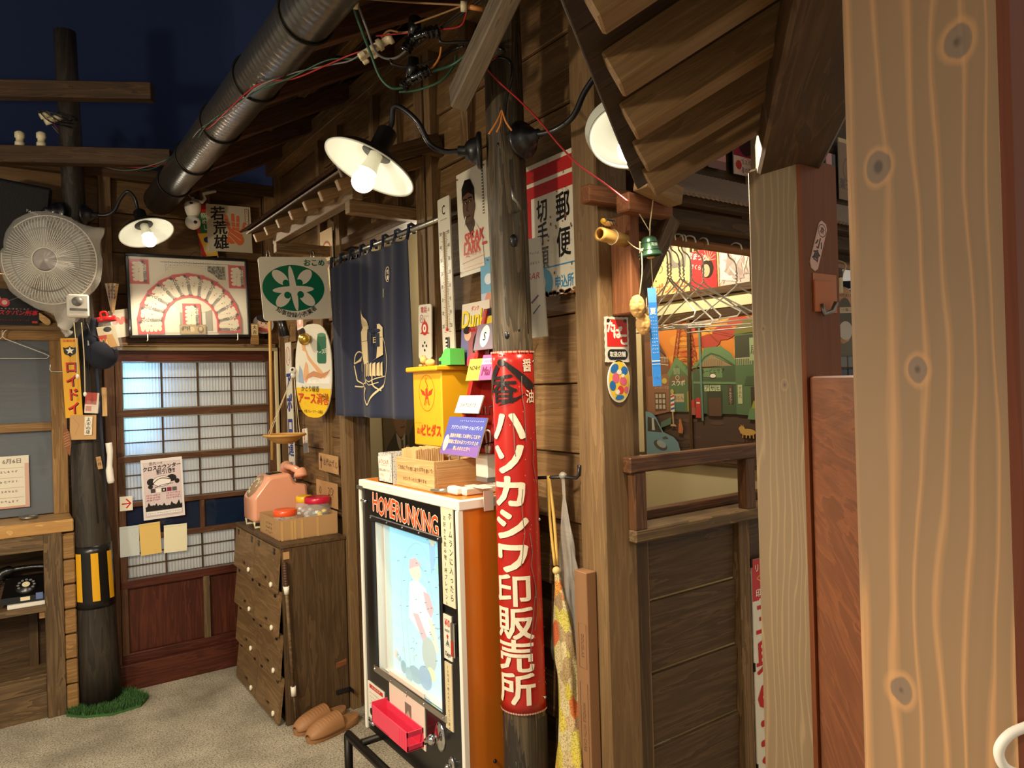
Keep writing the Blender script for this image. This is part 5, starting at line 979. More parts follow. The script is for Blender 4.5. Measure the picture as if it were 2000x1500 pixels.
def leaf(lb, cat, y, z, x, w, h, tilt, fn, mat='paper', name='leaflet', yaw=0):
    M = onR((x, y, z)) @ Matrix.Rotation(math.radians(yaw), 4, 'Y') @ Matrix.Rotation(math.radians(-tilt), 4, 'X'); s, p = sign(name, lb, cat, M, w, h, .004, mat); fn(p); p.build(s, M_['shiny']); return s
def f_dunk(p):
    p.rect(0, 0, 1, 1, C(226, 214, 196)); p.rect(.0, .0, 1, .62, C(150, 90, 96)); p.poly([(0, 0), (.3, .1), (.25, .55), (0, .6)], C(110, 110, 150)); p.text('ダンク', .5, .90, .018, C(214, 70, 50), bold=.04); p.text('Dunk', .47, .75, .085, C(90, 80, 20), .85, .04, shear=.1); p.text('Dunk', .45, .757, .085, C(236, 210, 50), .85, .03, shear=.1); p.text('86', .86, .63, .03, C(60, 110, 180), bold=.03)
    p.ell(.25, .50, .13, .10, C(214, 166, 140)); p.ell(.22, .57, .14, .06, C(40, 30, 30)); p.ell(.62, .30, .17, .22, C(50, 34, 34)); p.ell(.62, .30, .10, .13, C(226, 178, 150)); p.ell(.55, .08, .3, .12, C(196, 70, 90)); p.text('Sailing', .45, .575, .022, C(210, 50, 60), shear=.2, bold=.02)
leaf('idol magazine with a yellow title standing behind the yellow box', 'magazine', 2.165, 1.785, 1.372, .18, .225, 4, f_dunk, name='magazine')
leaf('pale blue sky poster half hidden behind the sign pole', 'poster', 2.075, 1.95, 1.385, .12, .19, 0, lambda p: (p.rect(0, 0, 1, 1, C(120, 176, 206)), p.rect(0, 0, 1, .35, C(196, 200, 214)), p.ell(.4, .6, .2, .1, C(226, 232, 236)), p.ell(.4, .2, .2, .16, C(214, 150, 130)), p.rect(.1, .0, .5, .1, C(200, 90, 90))), name='poster')
leaf('colourful manga leaflet behind the grey emblem card', 'leaflet', 2.03, 1.80, 1.365, .12, .13, 6, lambda p: (p.rect(0, 0, 1, 1, C(120, 140, 130)), p.ell(.3, .6, .25, .2, C(220, 190, 60)), p.ell(.6, .4, .3, .2, C(210, 80, 90)), p.rect(.1, .8, .6, 1, C(40, 40, 50)), p.ell(.4, .3, .2, .15, C(230, 220, 210))))
leaf('grey card with a white oval letter emblem in the top wire pocket', 'leaflet', 2.03, 1.765, 1.33, .125, .09, 14, lambda p: (p.rect(0, 0, 1, 1, C(128, 116, 130)), p.ell(.45, .52, .22, .42, C(232, 228, 220)), p.text('S', .45, .52, .042, BK, .9, .02)))
leaf('yellow leaflet with black capital letters in the second wire pocket', 'leaflet', 2.055, 1.655, 1.298, .085, .075, 16, lambda p: (p.rect(0, 0, 1, 1, C(232, 196, 80)), p.text('NOAH!', .5, .58, .022, BK, .95, .04), squig(p, .1, .9, .85, .04, C(90, 70, 30), 6), squig(p, .1, .9, .3, .04, C(90, 70, 30), 7)))
leaf('pink leaflet beside the yellow one in the second wire pocket', 'leaflet', 1.972, 1.66, 1.294, .075, .085, 16, lambda p: (p.rect(0, 0, 1, 1, C(216, 96, 150)), p.rect(0, .62, 1, .86, C(236, 170, 196)), p.text('VOCAL', .5, .74, .014, C(150, 40, 90)), p.text('Mai', .5, .36, .04, C(110, 50, 90), .9, .05)))
leaf('white handwritten card in the third wire pocket', 'leaflet', 2.05, 1.54, 1.268, .15, .062, 22, lambda p: (p.rect(0, 0, 1, 1, C(234, 230, 216)), p.text('お好きなものを', .5, .45, .016, BK, .9, .02, shear=.3, jit=.2), squig(p, .1, .4, .8, .08, C(80, 80, 80), 4)))
def f_blue(p):
    p.rect(0, 0, 1, 1, C(86, 92, 170)); p.poly([(0, 0), (1, 0), (1, .3), (0, .1)], C(130, 100, 170)); p.text('アジアンリラクゼーションヴィラ', .54, .72, .0150, C(214, 220, 244), .86, .02, shear=.2); squig(p, .3, .95, .90, .04, C(200, 210, 240), 12)
    for i, t in enumerate(('服装を準備してお待ちしてます!', '静寂に荒まれるワンランク上の', '癒しのひとときへ')): p.text(t, .56, .50-.16*i, .0150, C(244, 206, 170), .88, .02)
    p.ell(.1, .3, .07, .22, C(220, 180, 190))
leaf('blue and violet leaflet with orange lines in the lowest wire pocket', 'leaflet', 2.035, 1.437, 1.232, .235, .13, 20, f_blue)
# postal sign and placard right of the pole
s, p = sign('postage_stamp_sign', 'rust spotted white enamel sign with red bars and black postal characters', 'sign', onR((1.398, 1.752, 2.085), 0, 0), .232, .425, .004, 'enamel')
p.rect(0, 0, 1, 1, C(224, 216, 196)); rr = C(186, 44, 44); p.rect(0, .865, 1, .965, rr); p.rect(0, .745, 1, .835, rr); p.rect(0, .2, .09, .835, rr)
p.vtext('郵便', .77, .735, .095, BK, 1.12, .72, .045); p.vtext('切手類', .33, .72, .076, BK, .98, .74, .035); p.rect(.28, .205, 1, .215, C(60, 140, 190)); p.ell(.30, .10, .22, .11, C(70, 160, 200)); p.ell(.24, .10, .13, .075, C(224, 216, 196)); p.circ(.27, .11, .008, RD); p.text('申込所', .76, .085, .042, C(60, 140, 190), .72, .04)
for k in range(46): x, y = random.random(), random.random(); p.ell(x, y, random.uniform(.006, .022), random.uniform(.004, .014), C(120, 78, 44), 7); p.z -= p.dz
for k in range(30): p.ell(random.uniform(.3, 1), random.uniform(0, .03), .04, .012, C(130, 84, 50), 7); p.z -= p.dz
p.build(s, M_['gloss'])
s, p = sign('plastic_placard', 'tall narrow pale placard with red signature leaning behind the sign pole', 'placard', onR((1.365, 1.80, 1.90), 0, 4) @ Matrix.Rotation(math.radians(26), 4, 'Y'), .066, .31, .008, 'white')
p.rect(0, 0, 1, 1, C(226, 222, 206)); squig(p, .1, .9, .85, .03, C(150, 150, 170), 6); squig(p, .1, .9, .75, .03, C(170, 150, 150), 6); p.text('GAR', .5, .62, .03, C(200, 70, 80), .8, shear=.2); p.line([(.3, .35), (.7, .42)], .006, C(130, 110, 140)); p.line([(.35, .24), (.75, .32)], .004, C(110, 110, 140)); p.build(s)

# ================================================================ shoe lockers and what stands on them
cb = thing('shoe_locker', 'dark timber shoe locker with eight flap doors beside the ribbed sliding door', 'cabinet', (1.24, 3.87, 0))
abox('side_panel', (1.08, 3.48, 0), (1.395, 3.505, .85), M_['cab'], cb, 2); abox('side_panel', (1.08, 4.255, 0), (1.395, 4.28, .85), M_['cab'], cb, 2); abox('top_panel', (1.07, 3.475, .85), (1.40, 4.285, .868), M_['cab'], cb, 1); abox('back_panel', (1.38, 3.5, 0), (1.395, 4.26, .85), M_['dark'], cb, 2); abox('mid_panel', (1.09, 3.87, 0), (1.385, 3.885, .85), M_['dark'], cb, 2); abox('plinth', (1.09, 3.5, 0), (1.11, 4.26, .03), M_['dark'], cb, 1)
for r in range(1, 4): abox('shelf', (1.09, 3.5, .02+.205*r), (1.385, 4.26, .035+.205*r), M_['dark'], cb, 1)
M_['porc'] = plain('porcelain knob', C(236, 228, 206), .2)
for c in range(2):
    for r in range(4):
        yc = 4.077-.385*c; zt = .845-.208*r; tl = math.radians(5.5+2.0*(r == 3)+random.uniform(-.6, 1.2)); h = .212; w = .375
        Md = onR((1.076, yc, zt), 0, random.uniform(-.4, .4)) @ Matrix.Rotation(-tl, 4, 'X')
        m = MB(); hw = w/2
        for lo, hi in (((-hw, -h), (hw, -h+.035)), ((-hw, -h+.055), (hw, 0)), ((-hw, -h+.035), (-.035, -h+.055)), ((.035, -h+.035), (hw, -h+.055))): m.box(((lo[0]+hi[0])/2, (lo[1]+hi[1])/2, 0), (hi[0]-lo[0], hi[1]-lo[1], .014))
        d = obj('door', m, M_['locker'], cb, Md)
        obj('knob', MB().lathe([(.001, .02), (.010, .019), (.014, .014), (.010, .007), (.007, .006)], 16), M_['porc'], d, Md @ Matrix.Translation((.125, -h+.032, .0)))
        obj('slot_shade', MB().box((0, -h+.045, -.006), (.074, .024, .003)), M_['blackp'], d, Md)  # black plate behind each hand hole, standing in for its shade
        for x in (-.13, .13):
            for k in (0, 1): obj('hinge', MB().box((x, -.012-.016*k, .0085), (.026, .012, .004)), M_['blackm'], d, Md)
obj('scuff', MB().grid(8, 4, lambda u, v: (1.33+.055*u, 3.4793, .215+.028*v+.012*u)), M_['orangewood'], cb, Matrix())
obj('tape_patch', MB().box((1.098, 3.4785, .815), (.03, .002, .035)), M_['card'], cb, Matrix())
cnn = thing('walking_cane', 'brown walking cane with a ribbed grip and white ends leaning on the shoe locker', 'cane', (1.108, 3.445, .0)); a, b = Vector((1.083, 3.462, .80)), Vector((1.106, 3.452, .17))
obj('shaft', MB().cyl(a.lerp(b, .22), b, .008, n=12), M_['old'], cnn, Matrix()); obj('grip', MB().tube([a.lerp(b, .02+.005*i) for i in range(40)], [.012 if i % 4 < 2 else .010 for i in range(40)], 12), plain('brown grip', C(74, 46, 30), .5), cnn, Matrix()); obj('collar', MB().cyl(a.lerp(b, .20), a.lerp(b, .26), .0145, .011, n=16), M_['white'], cnn, Matrix()); obj('tip', MB().cyl(a.lerp(b, .96), b+(b-a)*.03, .0125, n=16), M_['white'], cnn, Matrix()); obj('lower_rod', MB().cyl(b, Vector((1.115, 3.447, .0)), .006, n=10), M_['dark'], cnn, Matrix())
# pink public telephone
pk = thing('pink_telephone', 'large glossy pink public telephone on the shoe locker', 'phone', (1.24, 4.08, .868)); Mk = Matrix.Translation((1.085, 4.17, .868)) @ Matrix.Rotation(PI/2, 4, 'X') @ Matrix.Rotation(0, 4, 'Z')
def rpoly(pts, r=.018, n=4):
    out = []
    for i, p in enumerate(pts):
        p = Vector((*p, 0)); a = (Vector((*pts[i-1], 0))-p); b = (Vector((*pts[(i+1) % len(pts)], 0))-p); q = min(r, a.length*.45, b.length*.45); a = p+a.normalized()*q; b = p+b.normalized()*q
        for k in range(n+1): t = k/n; s_ = a*(1-t)**2+p*2*t*(1-t)+b*t*t; out.append((s_.x, s_.y))
    return out
bd = MB(); pr = rpoly([(0, .035), (0, .165), (.085, .275), (.205, .285), (.235, .225), (.30, .215), (.31, .035)]); n_ = len(pr); cx_ = sum(q[0] for q in pr)/n_; cy_ = sum(q[1] for q in pr)/n_
prof_ = [(.02, 0), (.005, .006), (0, .02), (0, .18), (.005, .194), (.02, .20)]; vs_ = []
for ins, z in prof_:
    for x, y in pr: d = Vector((x-cx_, y-cy_)); d = d*(1-ins/max(d.length, .01)); vs_.append((cx_+d.x, cy_+d.y, z))
bd.add(vs_, [(k*n_+i, k*n_+(i+1) % n_, (k+1)*n_+(i+1) % n_, (k+1)*n_+i) for k in range(5) for i in range(n_)], smooth=True); bd.add(vs_, [tuple(range(n_))[::-1], tuple(5*n_+i for i in range(n_))])
obj('body', bd, M_['pink'], pk, Mk); obj('base_frame', MB().tube([Mk @ Vector(q) for q in ((.01, .04, .02), (.01, .008, .02), (.29, .008, .02), (.29, .04, .02))], .007, 8), M_['ivory'], pk, Matrix()); obj('base_frame', MB().tube([Mk @ Vector(q) for q in ((.01, .04, .18), (.01, .008, .18), (.29, .008, .18), (.29, .04, .18))], .007, 8), M_['ivory'], pk, Matrix())
Md = Mk @ Matrix.Translation((.042, .221, .10)) @ Matrix.Rotation(math.radians(142-90), 4, 'Z') @ Matrix.Rotation(-PI/2, 4, 'X')
Md = Matrix.Translation(Mk @ Vector((.040, .222, .10))) @ Vector((-.79, 0, .61)).to_track_quat('Z', 'Y').to_matrix().to_4x4()
dl = obj('dial', MB().lathe([(.001, .010), (.022, .010), (.026, .006), (.056, .006), (.058, .002), (.066, .001), (.068, -.004)], 32), plain('bronze dial', C(150, 120, 90), .3), pk, Md)
for k in range(10): a = 2*PI*k/12; obj('finger_hole', MB().lathe([(.009, .0065), (.006, .007), (.001, .0066)], 12), M_['ivory'], dl, Md @ Matrix.Translation((.042*math.cos(a), .042*math.sin(a), 0)))
obj('coin_plate', MB().box((.145, .281, .10), (.075, .006, .06)), M_['iron'], pk, Mk)
obj('handset', MB().tube([Mk @ Vector(q) for q in ((.255, .262, -.02), (.255, .285, -.005), (.235, .305, .04), (.225, .31, .10), (.235, .305, .16), (.255, .285, .205), (.255, .262, .22))], [.038, .036, .020, .017, .020, .036, .038], 16, sub=5), M_['pink'], pk, Matrix())
# cardboard box with jars
cx = thing('cardboard_box', 'open brown cardboard tray of sweets jars on the shoe locker', 'box', (1.25, 3.74, .868)); bl, bh = (1.10, 3.57, .868), (1.395, 3.91, .97)
for lo, hi in (((1.10, 3.57, .868), (1.104, 3.91, .965)), ((1.391, 3.57, .868), (1.395, 3.91, .98)), ((1.10, 3.57, .868), (1.395, 3.574, .97)), ((1.10, 3.906, .868), (1.395, 3.91, .97)), ((1.10, 3.57, .868), (1.395, 3.91, .872))): abox('panel', lo, hi, M_['card'], cx, 0, ch=0)
for x in (1.11, 1.16, 1.175, 1.21, 1.29): obj('tape_strip', MB().box((x, 3.5692, .915), (.012, .001, .095)), plain('packing tape', C(196, 156, 100), .25), cx, Matrix())
s_ = obj('price_tag', MB().box((1.0985, 3.74, .915), (.002, .14, .08)), M_['card'], cx, Matrix()); p = Pr(.14, .08, 0); squig(p, .1, .9, .75, .18, C(70, 50, 34), 4); squig(p, .1, .9, .48, .18, C(70, 50, 34), 4); squig(p, .1, .9, .2, .18, C(70, 50, 34), 4); p.build(s_, None, 'print', onR((1.0973, 3.74, .915)))
def jar(lb, x, y, r, h, lid, fill):
    t = thing('sweets_jar', lb, 'jar', (x, y, .873)); T = Matrix.Translation((x, y, .873))
    obj('body', MB().lathe([(.001, .001), (r*.9, .001), (r, .008), (r, h*.78), (r*.86, h*.9), (r*.84, h)], 28), M_['jar'], t, T); obj('lid', MB().lathe([(r*.93, h-.012), (r*.95, h-.01), (r*.95, h+.014), (r*.88, h+.018), (r*.5, h+.014), (.001, h+.014)], 32), plain('jar lid', lid, .3), t, T)
    random.seed(int(r*1000)); k = 0
    for i in range(fill[0]):
        a, q = random.uniform(0, 6.3), r*.72*math.sqrt(random.random()); z = .014+h*.6*i/fill[0]; obj('sweet', MB().ball((q*math.cos(a), q*math.sin(a), z), fill[1], 8, 6, sc=(1, 1, .75)), fill[2][i % len(fill[2])], t, T)
yel = plain('yellow sweet', C(228, 206, 60), .4); wsw = plain('white sweet', C(232, 230, 226), .5); rsw = plain('red sweet', C(206, 50, 60), .4); gsw = plain('grey sweet', C(140, 160, 160), .4)
jar('sweets jar with orange lid, front left in the cardboard tray', 1.165, 3.69, .062, .112, C(232, 86, 36), (16, .014, [wsw, rsw, wsw]))
jar('sweets jar with yellow lid at the back of the cardboard tray', 1.30, 3.79, .045, .155, C(236, 186, 30), (22, .013, [wsw]))
jar('sweets jar with crimson lid, largest in the cardboard tray', 1.325, 3.665, .068, .162, C(196, 24, 58), (26, .014, [gsw, yel, wsw]))
random.seed(5)
for k in range(12): obj('wrapped_sweet', MB().ball((0, 0, 0), .014, 8, 6, sc=(1, 1.5, .8)), wsw if k % 4 else rsw, None, Matrix.Translation((1.215+random.uniform(-.03, .06), 3.61+random.uniform(-.015, .02), .888+.011*(k//3))) @ Matrix.Rotation(random.uniform(0, 3), 4, 'Z'), 'small wrapped sweet heaped between the jars in the cardboard tray', 'sweet', 'wrapped sweets in the tray')
for k in range(7): obj('red_candy_stick', MB().cyl((0, -.03, 0), (0, .03, .02), .004, n=8), rsw, None, Matrix.Translation((1.125+.008*k, 3.80-.008*k, .885+.004*(k % 3))) @ Matrix.Rotation(.4+.1*k, 4, 'Z'), 'red striped candy stick in the left end of the cardboard tray', 'sweet', 'red candy sticks in the tray')
# slippers
def slipper(M, label):
    t = thing('slipper', label, 'slipper', M)
    def wd(u): return .050*(1-abs(2*u-1)**2.6)**.5*(1-.14*math.sin(PI*u*1.0)+.10*u)+.004
    m = MB(); N = 30; vs = []
    for z, f in ((0, .93), (.006, 1), (.022, 1), (.027, .95)):
        for k in range(2*N): u = (k/(N-1) if k < N else (2*N-1-k)/(N-1)); u = min(.999, max(.001, u)); vs.append(((u-.5)*.285, (1 if k < N else -1)*wd(u)*f, z+(.012*(1-u)**3 if z > .01 else 0)))
    L = 2*N; m.add(vs, [(j*L+i, j*L+(i+1) % L, (j+1)*L+(i+1) % L, (j+1)*L+i) for j in range(3) for i in range(L)], smooth=True); m.add(vs, [tuple(range(L))[::-1], tuple(3*L+i for i in range(L))])
    obj('sole', m, M_['tan'], t)
    def up(u, v):
        q = .40+.59*u; a = PI*v; w = wd(min(.995, q)); hgt = .062*(1-.15*u)*math.sqrt(max(0, 1-((q-.40)/.60)**2.6))+.004
        rib = .0012*math.sin(u*70)*(1 if .25 < v < .75 else .0)
        return ((q-.5)*.285, w*math.cos(a)*1.0, .020+(hgt+rib)*math.sin(a)**.8)
    ub = obj('upper', MB().grid(40, 24, up), M_['tan'], t); sd = ub.modifiers.new('thickness', 'SOLIDIFY'); sd.thickness = .004; sd.offset = -1
    obj('insole', MB().grid(12, 4, lambda u, v: ((.03+.6*u-.5)*.285, (2*v-1)*wd(.03+.6*u)*.86, .0275+.012*(1-u)**3)), plain('insole', C(140, 98, 64), .7), t); return t
def slM(x0, y0, x1, y1): d = math.atan2(y0-y1, x0-x1); return Matrix.Translation(((x0+x1)/2, (y0+y1)/2, 0)) @ Matrix.Rotation(d, 4, 'Z')
slipper(slM(1.085, 3.37, 1.35, 3.44), 'tan rubber slipper nearer the shoe locker'); slipper(slM(1.10, 3.255, 1.375, 3.335), 'tan rubber slipper farther from the shoe locker, in front of its pair')
obj('corner_bracket', MB().box((1.36, 3.474, .10), (.07, .003, .02)).box((1.398, 3.45, .10), (.003, .05, .02)), M_['blackm'], None, None, 'black steel corner bracket low on the shoe locker side', 'bracket')
obj('curved_board', MB().prism(rpoly([(.10, -.06), (.10, .055), (-.02, .08), (-.075, .05), (-.085, 0), (-.06, -.045)], .03, 5), -.012, .012), M_['pine'], None, fr((1.392, 3.08, .325), (0, -1, 0), (0, 0, 1)), 'rounded pale board end sticking out behind the baseball game machine', 'board')
# ================================================================ baseball game machine
X0, MY0, MY1, MZ0, MZ1 = 1.10, 1.853, 2.572, .33, 1.262
mc = thing('baseball_game', 'orange and black pinball baseball game machine beside the red pole sign', 'game machine', (1.25, 2.21, .30)); Mf = fr((X0, (MY0+MY1)/2, (MZ0+MZ1)/2), (0, -1, 0), (0, 0, 1)); W_, H_ = MY1-MY0, MZ1-MZ0
for y0, y1 in ((MY0, MY0+.018), (MY1-.018, MY1)): abox('side_panel', (X0+.012, y0, MZ0), (WR-.03, y1, MZ1-.03), M_['orange'], mc, 2)
abox('back_panel', (WR-.04, MY0, MZ0), (WR-.028, MY1, MZ1-.03), M_['orange'], mc, 2); abox('bottom_panel', (X0+.01, MY0, MZ0), (WR-.03, MY1, MZ0+.02), M_['orange'], mc, 1)
tpn = abox('top_panel', (X0-.006, MY0-.006, MZ1-.03), (WR-.03, MY1+.006, MZ1), M_['white'], mc, 1, ch=.003); abox('top_laminate', (X0+.012, MY0+.012, MZ1), (WR-.04, MY1-.012, MZ1+.0015), M_['orange'], mc, 1, ch=0)
for y0 in (MY0-.004, MY1-.012): abox('edge_trim', (X0-.008, y0, MZ0), (X0+.012, y0+.016, MZ1-.03), M_['white'], mc, 2)
gl = [(-.245, .335), (.238, .335), (.238, -.215), (-.245, -.215)]    # window opening in the face, local u v
face = MB(); u0, u1, v0, v1 = -W_/2+.012, W_/2-.012, -H_/2, H_/2-.032
for a, b, c, d in ((u0, gl[0][0], v0, v1), (gl[1][0], u1, v0, v1), (gl[0][0], gl[1][0], gl[0][1], v1), (gl[0][0], gl[1][0], v0, gl[2][1])): face.box(((a+b)/2, (c+d)/2, -.008), (b-a, d-c, .016))
fp_ = obj('front_door', face, plain('black gloss front', C(16, 15, 16), .25), mc, Mf)
for a, b, w in (((gl[0][0]-.012, gl[0][1]), (gl[1][0]+.012, gl[0][1]), .02), ((gl[0][0]-.012, gl[2][1]), (gl[1][0]+.012, gl[2][1]), .026)): obj('window_trim', MB().box(((a[0]+b[0])/2, a[1], .004), (b[0]-a[0]+.02, w, .012), ch=.003), M_['chrome'] if w > .022 else M_['blackm'], mc, Mf)
for x in (gl[0][0]-.006, gl[1][0]+.006): obj('window_trim', MB().box((x, (gl[0][1]+gl[2][1])/2, .004), (.016, gl[0][1]-gl[2][1], .010), ch=.003), M_['blackm'], mc, Mf)
for x in (-.255, -.12, 0, .12, .245):
    for y in (gl[0][1]+.002, gl[2][1]): obj('screw', MB().ball((x, y, .010), .004, 8, 6), M_['chrome'], mc, Mf)
pw, pH = gl[1][0]-gl[0][0]+.02, gl[0][1]-gl[2][1]+.02; Mp = Mf @ Matrix.Translation(((gl[0][0]+gl[1][0])/2, (gl[0][1]+gl[2][1])/2, -.05))
pf_ = obj('playfield', MB().box((0, 0, -.003), (pw, pH, .006)), M_['white'], mc, Mp); p = Pr(pw, pH, .0005, .00008); sky = C(150, 222, 240)
for k in range(10): p.rect(0, 1-.1*(k+1), 1, 1-.1*k, tuple(a*(1-k/12)+b*(k/12) for a, b in zip(C(128, 214, 244), C(186, 212, 206))))
p.rect(0, 0, .06, 1, C(186, 216, 214)); og_ = C(90, 120, 126)
p.fade = (C(170, 218, 226), .38)
p.line([(.28, .0), (.24, .25), (.22, .5), (.30, .76), (.48, .875), (.66, .80), (.88, .52), (.95, .3)], .0022, og_, 6); p.line([(.34, .1), (.30, .4), (.36, .66), (.5, .76), (.62, .70), (.70, .55)], .0018, og_, 6)
wt, fl, rdp = C(206, 226, 226), C(206, 200, 150), C(204, 110, 120)
p.poly([(.34, .40), (.36, .62), (.46, .66), (.60, .62), (.66, .50), (.70, .36), (.52, .33)], wt); p.ell(.45, .70, .085, .055, fl); p.poly([(.36, .70), (.37, .76), (.46, .785), (.54, .75), (.44, .725)], rdp); p.line([(.52, .745), (.58, .72)], .004, og_)
p.poly([(.56, .60), (.64, .60), (.70, .52), (.66, .46), (.60, .50)], rdp); p.poly([(.40, .44), (.48, .45), (.64, .30), (.56, .27)], rdp); p.poly([(.62, .46), (.70, .44), (.76, .28), (.68, .28)], fl)
for k in range(6): p.line([(.40+.04*k, .58-.01*k), (.43+.04*k, .52)], .0015, og_); p.z -= p.dz
p.ell(.62, .24, .10, .10, C(150, 140, 124)); p.ell(.64, .13, .06, .04, C(206, 210, 90))
p.poly([(.78, .98), (.90, .99), (.98, .90), (.94, .78), (.86, .70), (.84, .84)], C(50, 110, 220)); p.ell(.93, .93, .06, .05, fl); p.ell(.96, .86, .06, .05, rdp); p.poly([(.66, .90), (.74, .92), (.74, .80), (.68, .72)], C(80, 140, 220)); p.ell(.71, .92, .04, .03, fl); p.rect(.74, .74, .86, .80, C(110, 196, 170)); p.rect(.92, .62, 1, .74, C(90, 190, 150))
p.poly([(.78, .55), (1, .53), (.98, .42), (.90, .40)], C(166, 70, 84)); p.text('2', .91, .485, .022, WH, bold=.04)
for k in range(16): p.ring(random.uniform(.1, .95), random.uniform(.05, .95), .014, .014, .0014, og_, 8); p.z -= p.dz
for k in range(8): p.circ(random.uniform(.1, .95), random.uniform(.3, .95), .003, C(60, 80, 90), 8)
p.vtext('ファール', .40, .30, .026, og_, 1.2, jit=.5); p.vtext('ファール', .90, .30, .022, og_, 1.2, jit=.5); p.ell(.42, .02+.05, .10, .05, C(90, 110, 130)); p.ell(.56, .09, .09, .07, C(84, 100, 150)); p.ell(.24, .07, .04, .04, C(80, 100, 116)); p.ell(.32, .04, .05, .05, C(110, 130, 140)); p.poly([(.86, .10), (.92, .16), (.97, .06), (.9, .02)], rdp); p.poly([(.84, .24), (.96, .26), (.98, .18), (.86, .16)], C(70, 110, 170)); p.rect(.10, .09, .16, .15, C(216, 160, 130)); p.text('KING', .2, .10, .03, C(90, 110, 130), bold=.03, rot=-.5)
p.build(pf_, M_['backlit'])
for a, b in (((-pw/2+.01, 0, .022), (.016, pH, .05)), ((pw/2-.004, 0, .022), (.006, pH, .05)), ((0, -pH/2+.004, .022), (pw, .006, .05)), ((0, pH/2-.004, .022), (pw, .006, .05))): obj('inner_wall', MB().box(a, b), M_['cwhite'], pf_, Mp)
obj('launch_rail', MB().box((-pw/2+.03, 0, .012), (.008, pH, .02)), M_['cwhite'], pf_, Mp); obj('window_glass', MB().box((0, 0, .044), (pw-.02, pH-.02, .003)), M_['film'], mc, Mp)
for k in range(40): u, v = random.uniform(-.2, .2), random.uniform(-.2, .25); obj('pin', MB().cyl((u, v, 0), (u, v, .008), .0014, n=6), M_['chrome'], pf_, Mp)
p = Pr(W_, H_, .002)     # title letters, irregular
tw0 = [(glyph(c)[3]-glyph(c)[2])*.092+.010 for c in 'HOMERUNKING']; ks = .488/sum(tw0); x = -.252
for i, c in enumerate('HOMERUNKING'):
    w = tw0[i]*ks; zt = .392-.016*(i/10)+random.uniform(-.005, .005); r = random.uniform(-.10, .10); gx = (x+w/2)/W_+.5; gy = zt/H_+.5; sh_ = random.uniform(-.12, .12)
    p.glyph(c, gx, gy, .092, C(236, 220, 200), ks, .06, r, sh_); p.glyph(c, gx, gy, .092, C(208, 72, 14), ks, .022, r, sh_); x += w; p.z -= 2*p.dz
p.z += 3*p.dz; p.build(mc, M_['print'], 'title_lettering', Mf)
def plate(name, u, v, w, h, fn, mat='paper', th=.003):
    M = Mf @ Matrix.Translation((u, v, th/2+.0005)); o = obj(name, MB().box((0, 0, 0), (w, h, th)), M_[mat], mc, M); q = Pr(w, h, th/2+.0003); fn(q); q.build(o); return o
V0 = (MZ0+MZ1)/2; U0 = (MY0+MY1)/2
plate('prize_note', .292, 1.085-V0, .074, .30, lambda q: (q.rect(0, 0, 1, 1, C(226, 212, 180)), q.vtext('ホームランに入ったら', .76, .96, .024, BK, 1.14, .9, .02, .3), q.vtext('お好きな飲み物1杯プレゼント', .30, .92, .017, BK, 1.18, .9, .01, .3)))
plate('price_plate', .276, .836-V0, .05, .136, lambda q: (q.rect(0, 0, 1, 1, C(226, 218, 200)), q.text('¥10', .5, .83, .030, RD, .8, .04), q.text('INSERT', .5, .65, .011, BK, .9, .02), q.poly([(.5, .58), (.66, .52), (.58, .52), (.58, .47), (.42, .47), (.42, .52), (.34, .52)], RD), q.poly([(.5, .46), (.72, .33), (.28, .33)], C(90, 100, 96)), q.line([(.2, .31), (.8, .31)], .0014, C(90, 100, 96)), q.text('Taiyo', .5, .13, .018, BK, .8, .03, shear=.3)))
plate('lower_note', .272, .655-V0, .044, .205, lambda q: (q.rect(0, 0, 1, 1, C(214, 196, 156)), q.vtext('10円玉一枚入れてください遊べる', .5, .97, .012, BK, 1.12, 1, .01, .3)))
plate('maker_sticker', -.266, .445-V0, .142, .135, lambda q: (q.rect(0, 0, 1, 1, C(230, 222, 206)), q.poly([(.1, .84), (.92, .84), (.92, .95), (.1, .95)], RD), q.text('ホームランキング', .5, .895, .010, WH, .9, .02), *[squig(q, .08, .9, .72-.1*i, .04, C(150, 90, 90), 8) for i in range(4)], q.ell(.18, .2, .08, .10, BK), q.text('HOMERUN KING', .62, .12, .012, BK, .8)))
wp = plate('prize_plate', -.02, .515-V0, .262, .185, lambda q: (q.rect(0, 0, 1, 1, C(232, 212, 196)), q.text('Taiyo', .5, .84, .036, BK, .9, .01, shear=.25), q.rect(.46, .36, .64, .62, C(120, 112, 100)), q.poly([(.46, .36), (.64, .36), (.55, .5)], C(176, 166, 150))))
tr = MB(); Mt = Mf @ Matrix.Translation((-.035, .465-V0, .004))
for c, d in (((0, -.03, .03), (.27, .004, .06)), ((0, .0, .058), (.27, .06, .004)), ((-.133, .005, .03), (.004, .07, .06)), ((0, 0, .002), (.27, .06, .004))): tr.box(c, d)
tr.box((.133, -.022, .03), (.004, .016, .06)).box((.133, .022, .03), (.004, .016, .06))
for k in range(4): tr.box((.08+.017*k, 0, .058), (.004, .058, .006))
obj('ball_tray', tr, M_['hotpink'], mc, Mt)
def knobm(u, v, s=1.0):
    k_ = obj('knob_plate', MB().lathe([(.001, .006), (.024*s, .006), (.03*s, .003), (.031*s, 0)], 24), M_['chrome'], mc, Mf @ Matrix.Translation((u, v, .001)) @ Matrix.Diagonal((.8, 1.2, 1, 1))); obj('knob', MB().ball((0, 0, .022*s), .014*s, 14, 10), M_['chrome'], k_, Mf @ Matrix.Translation((u, v, .001))); return k_
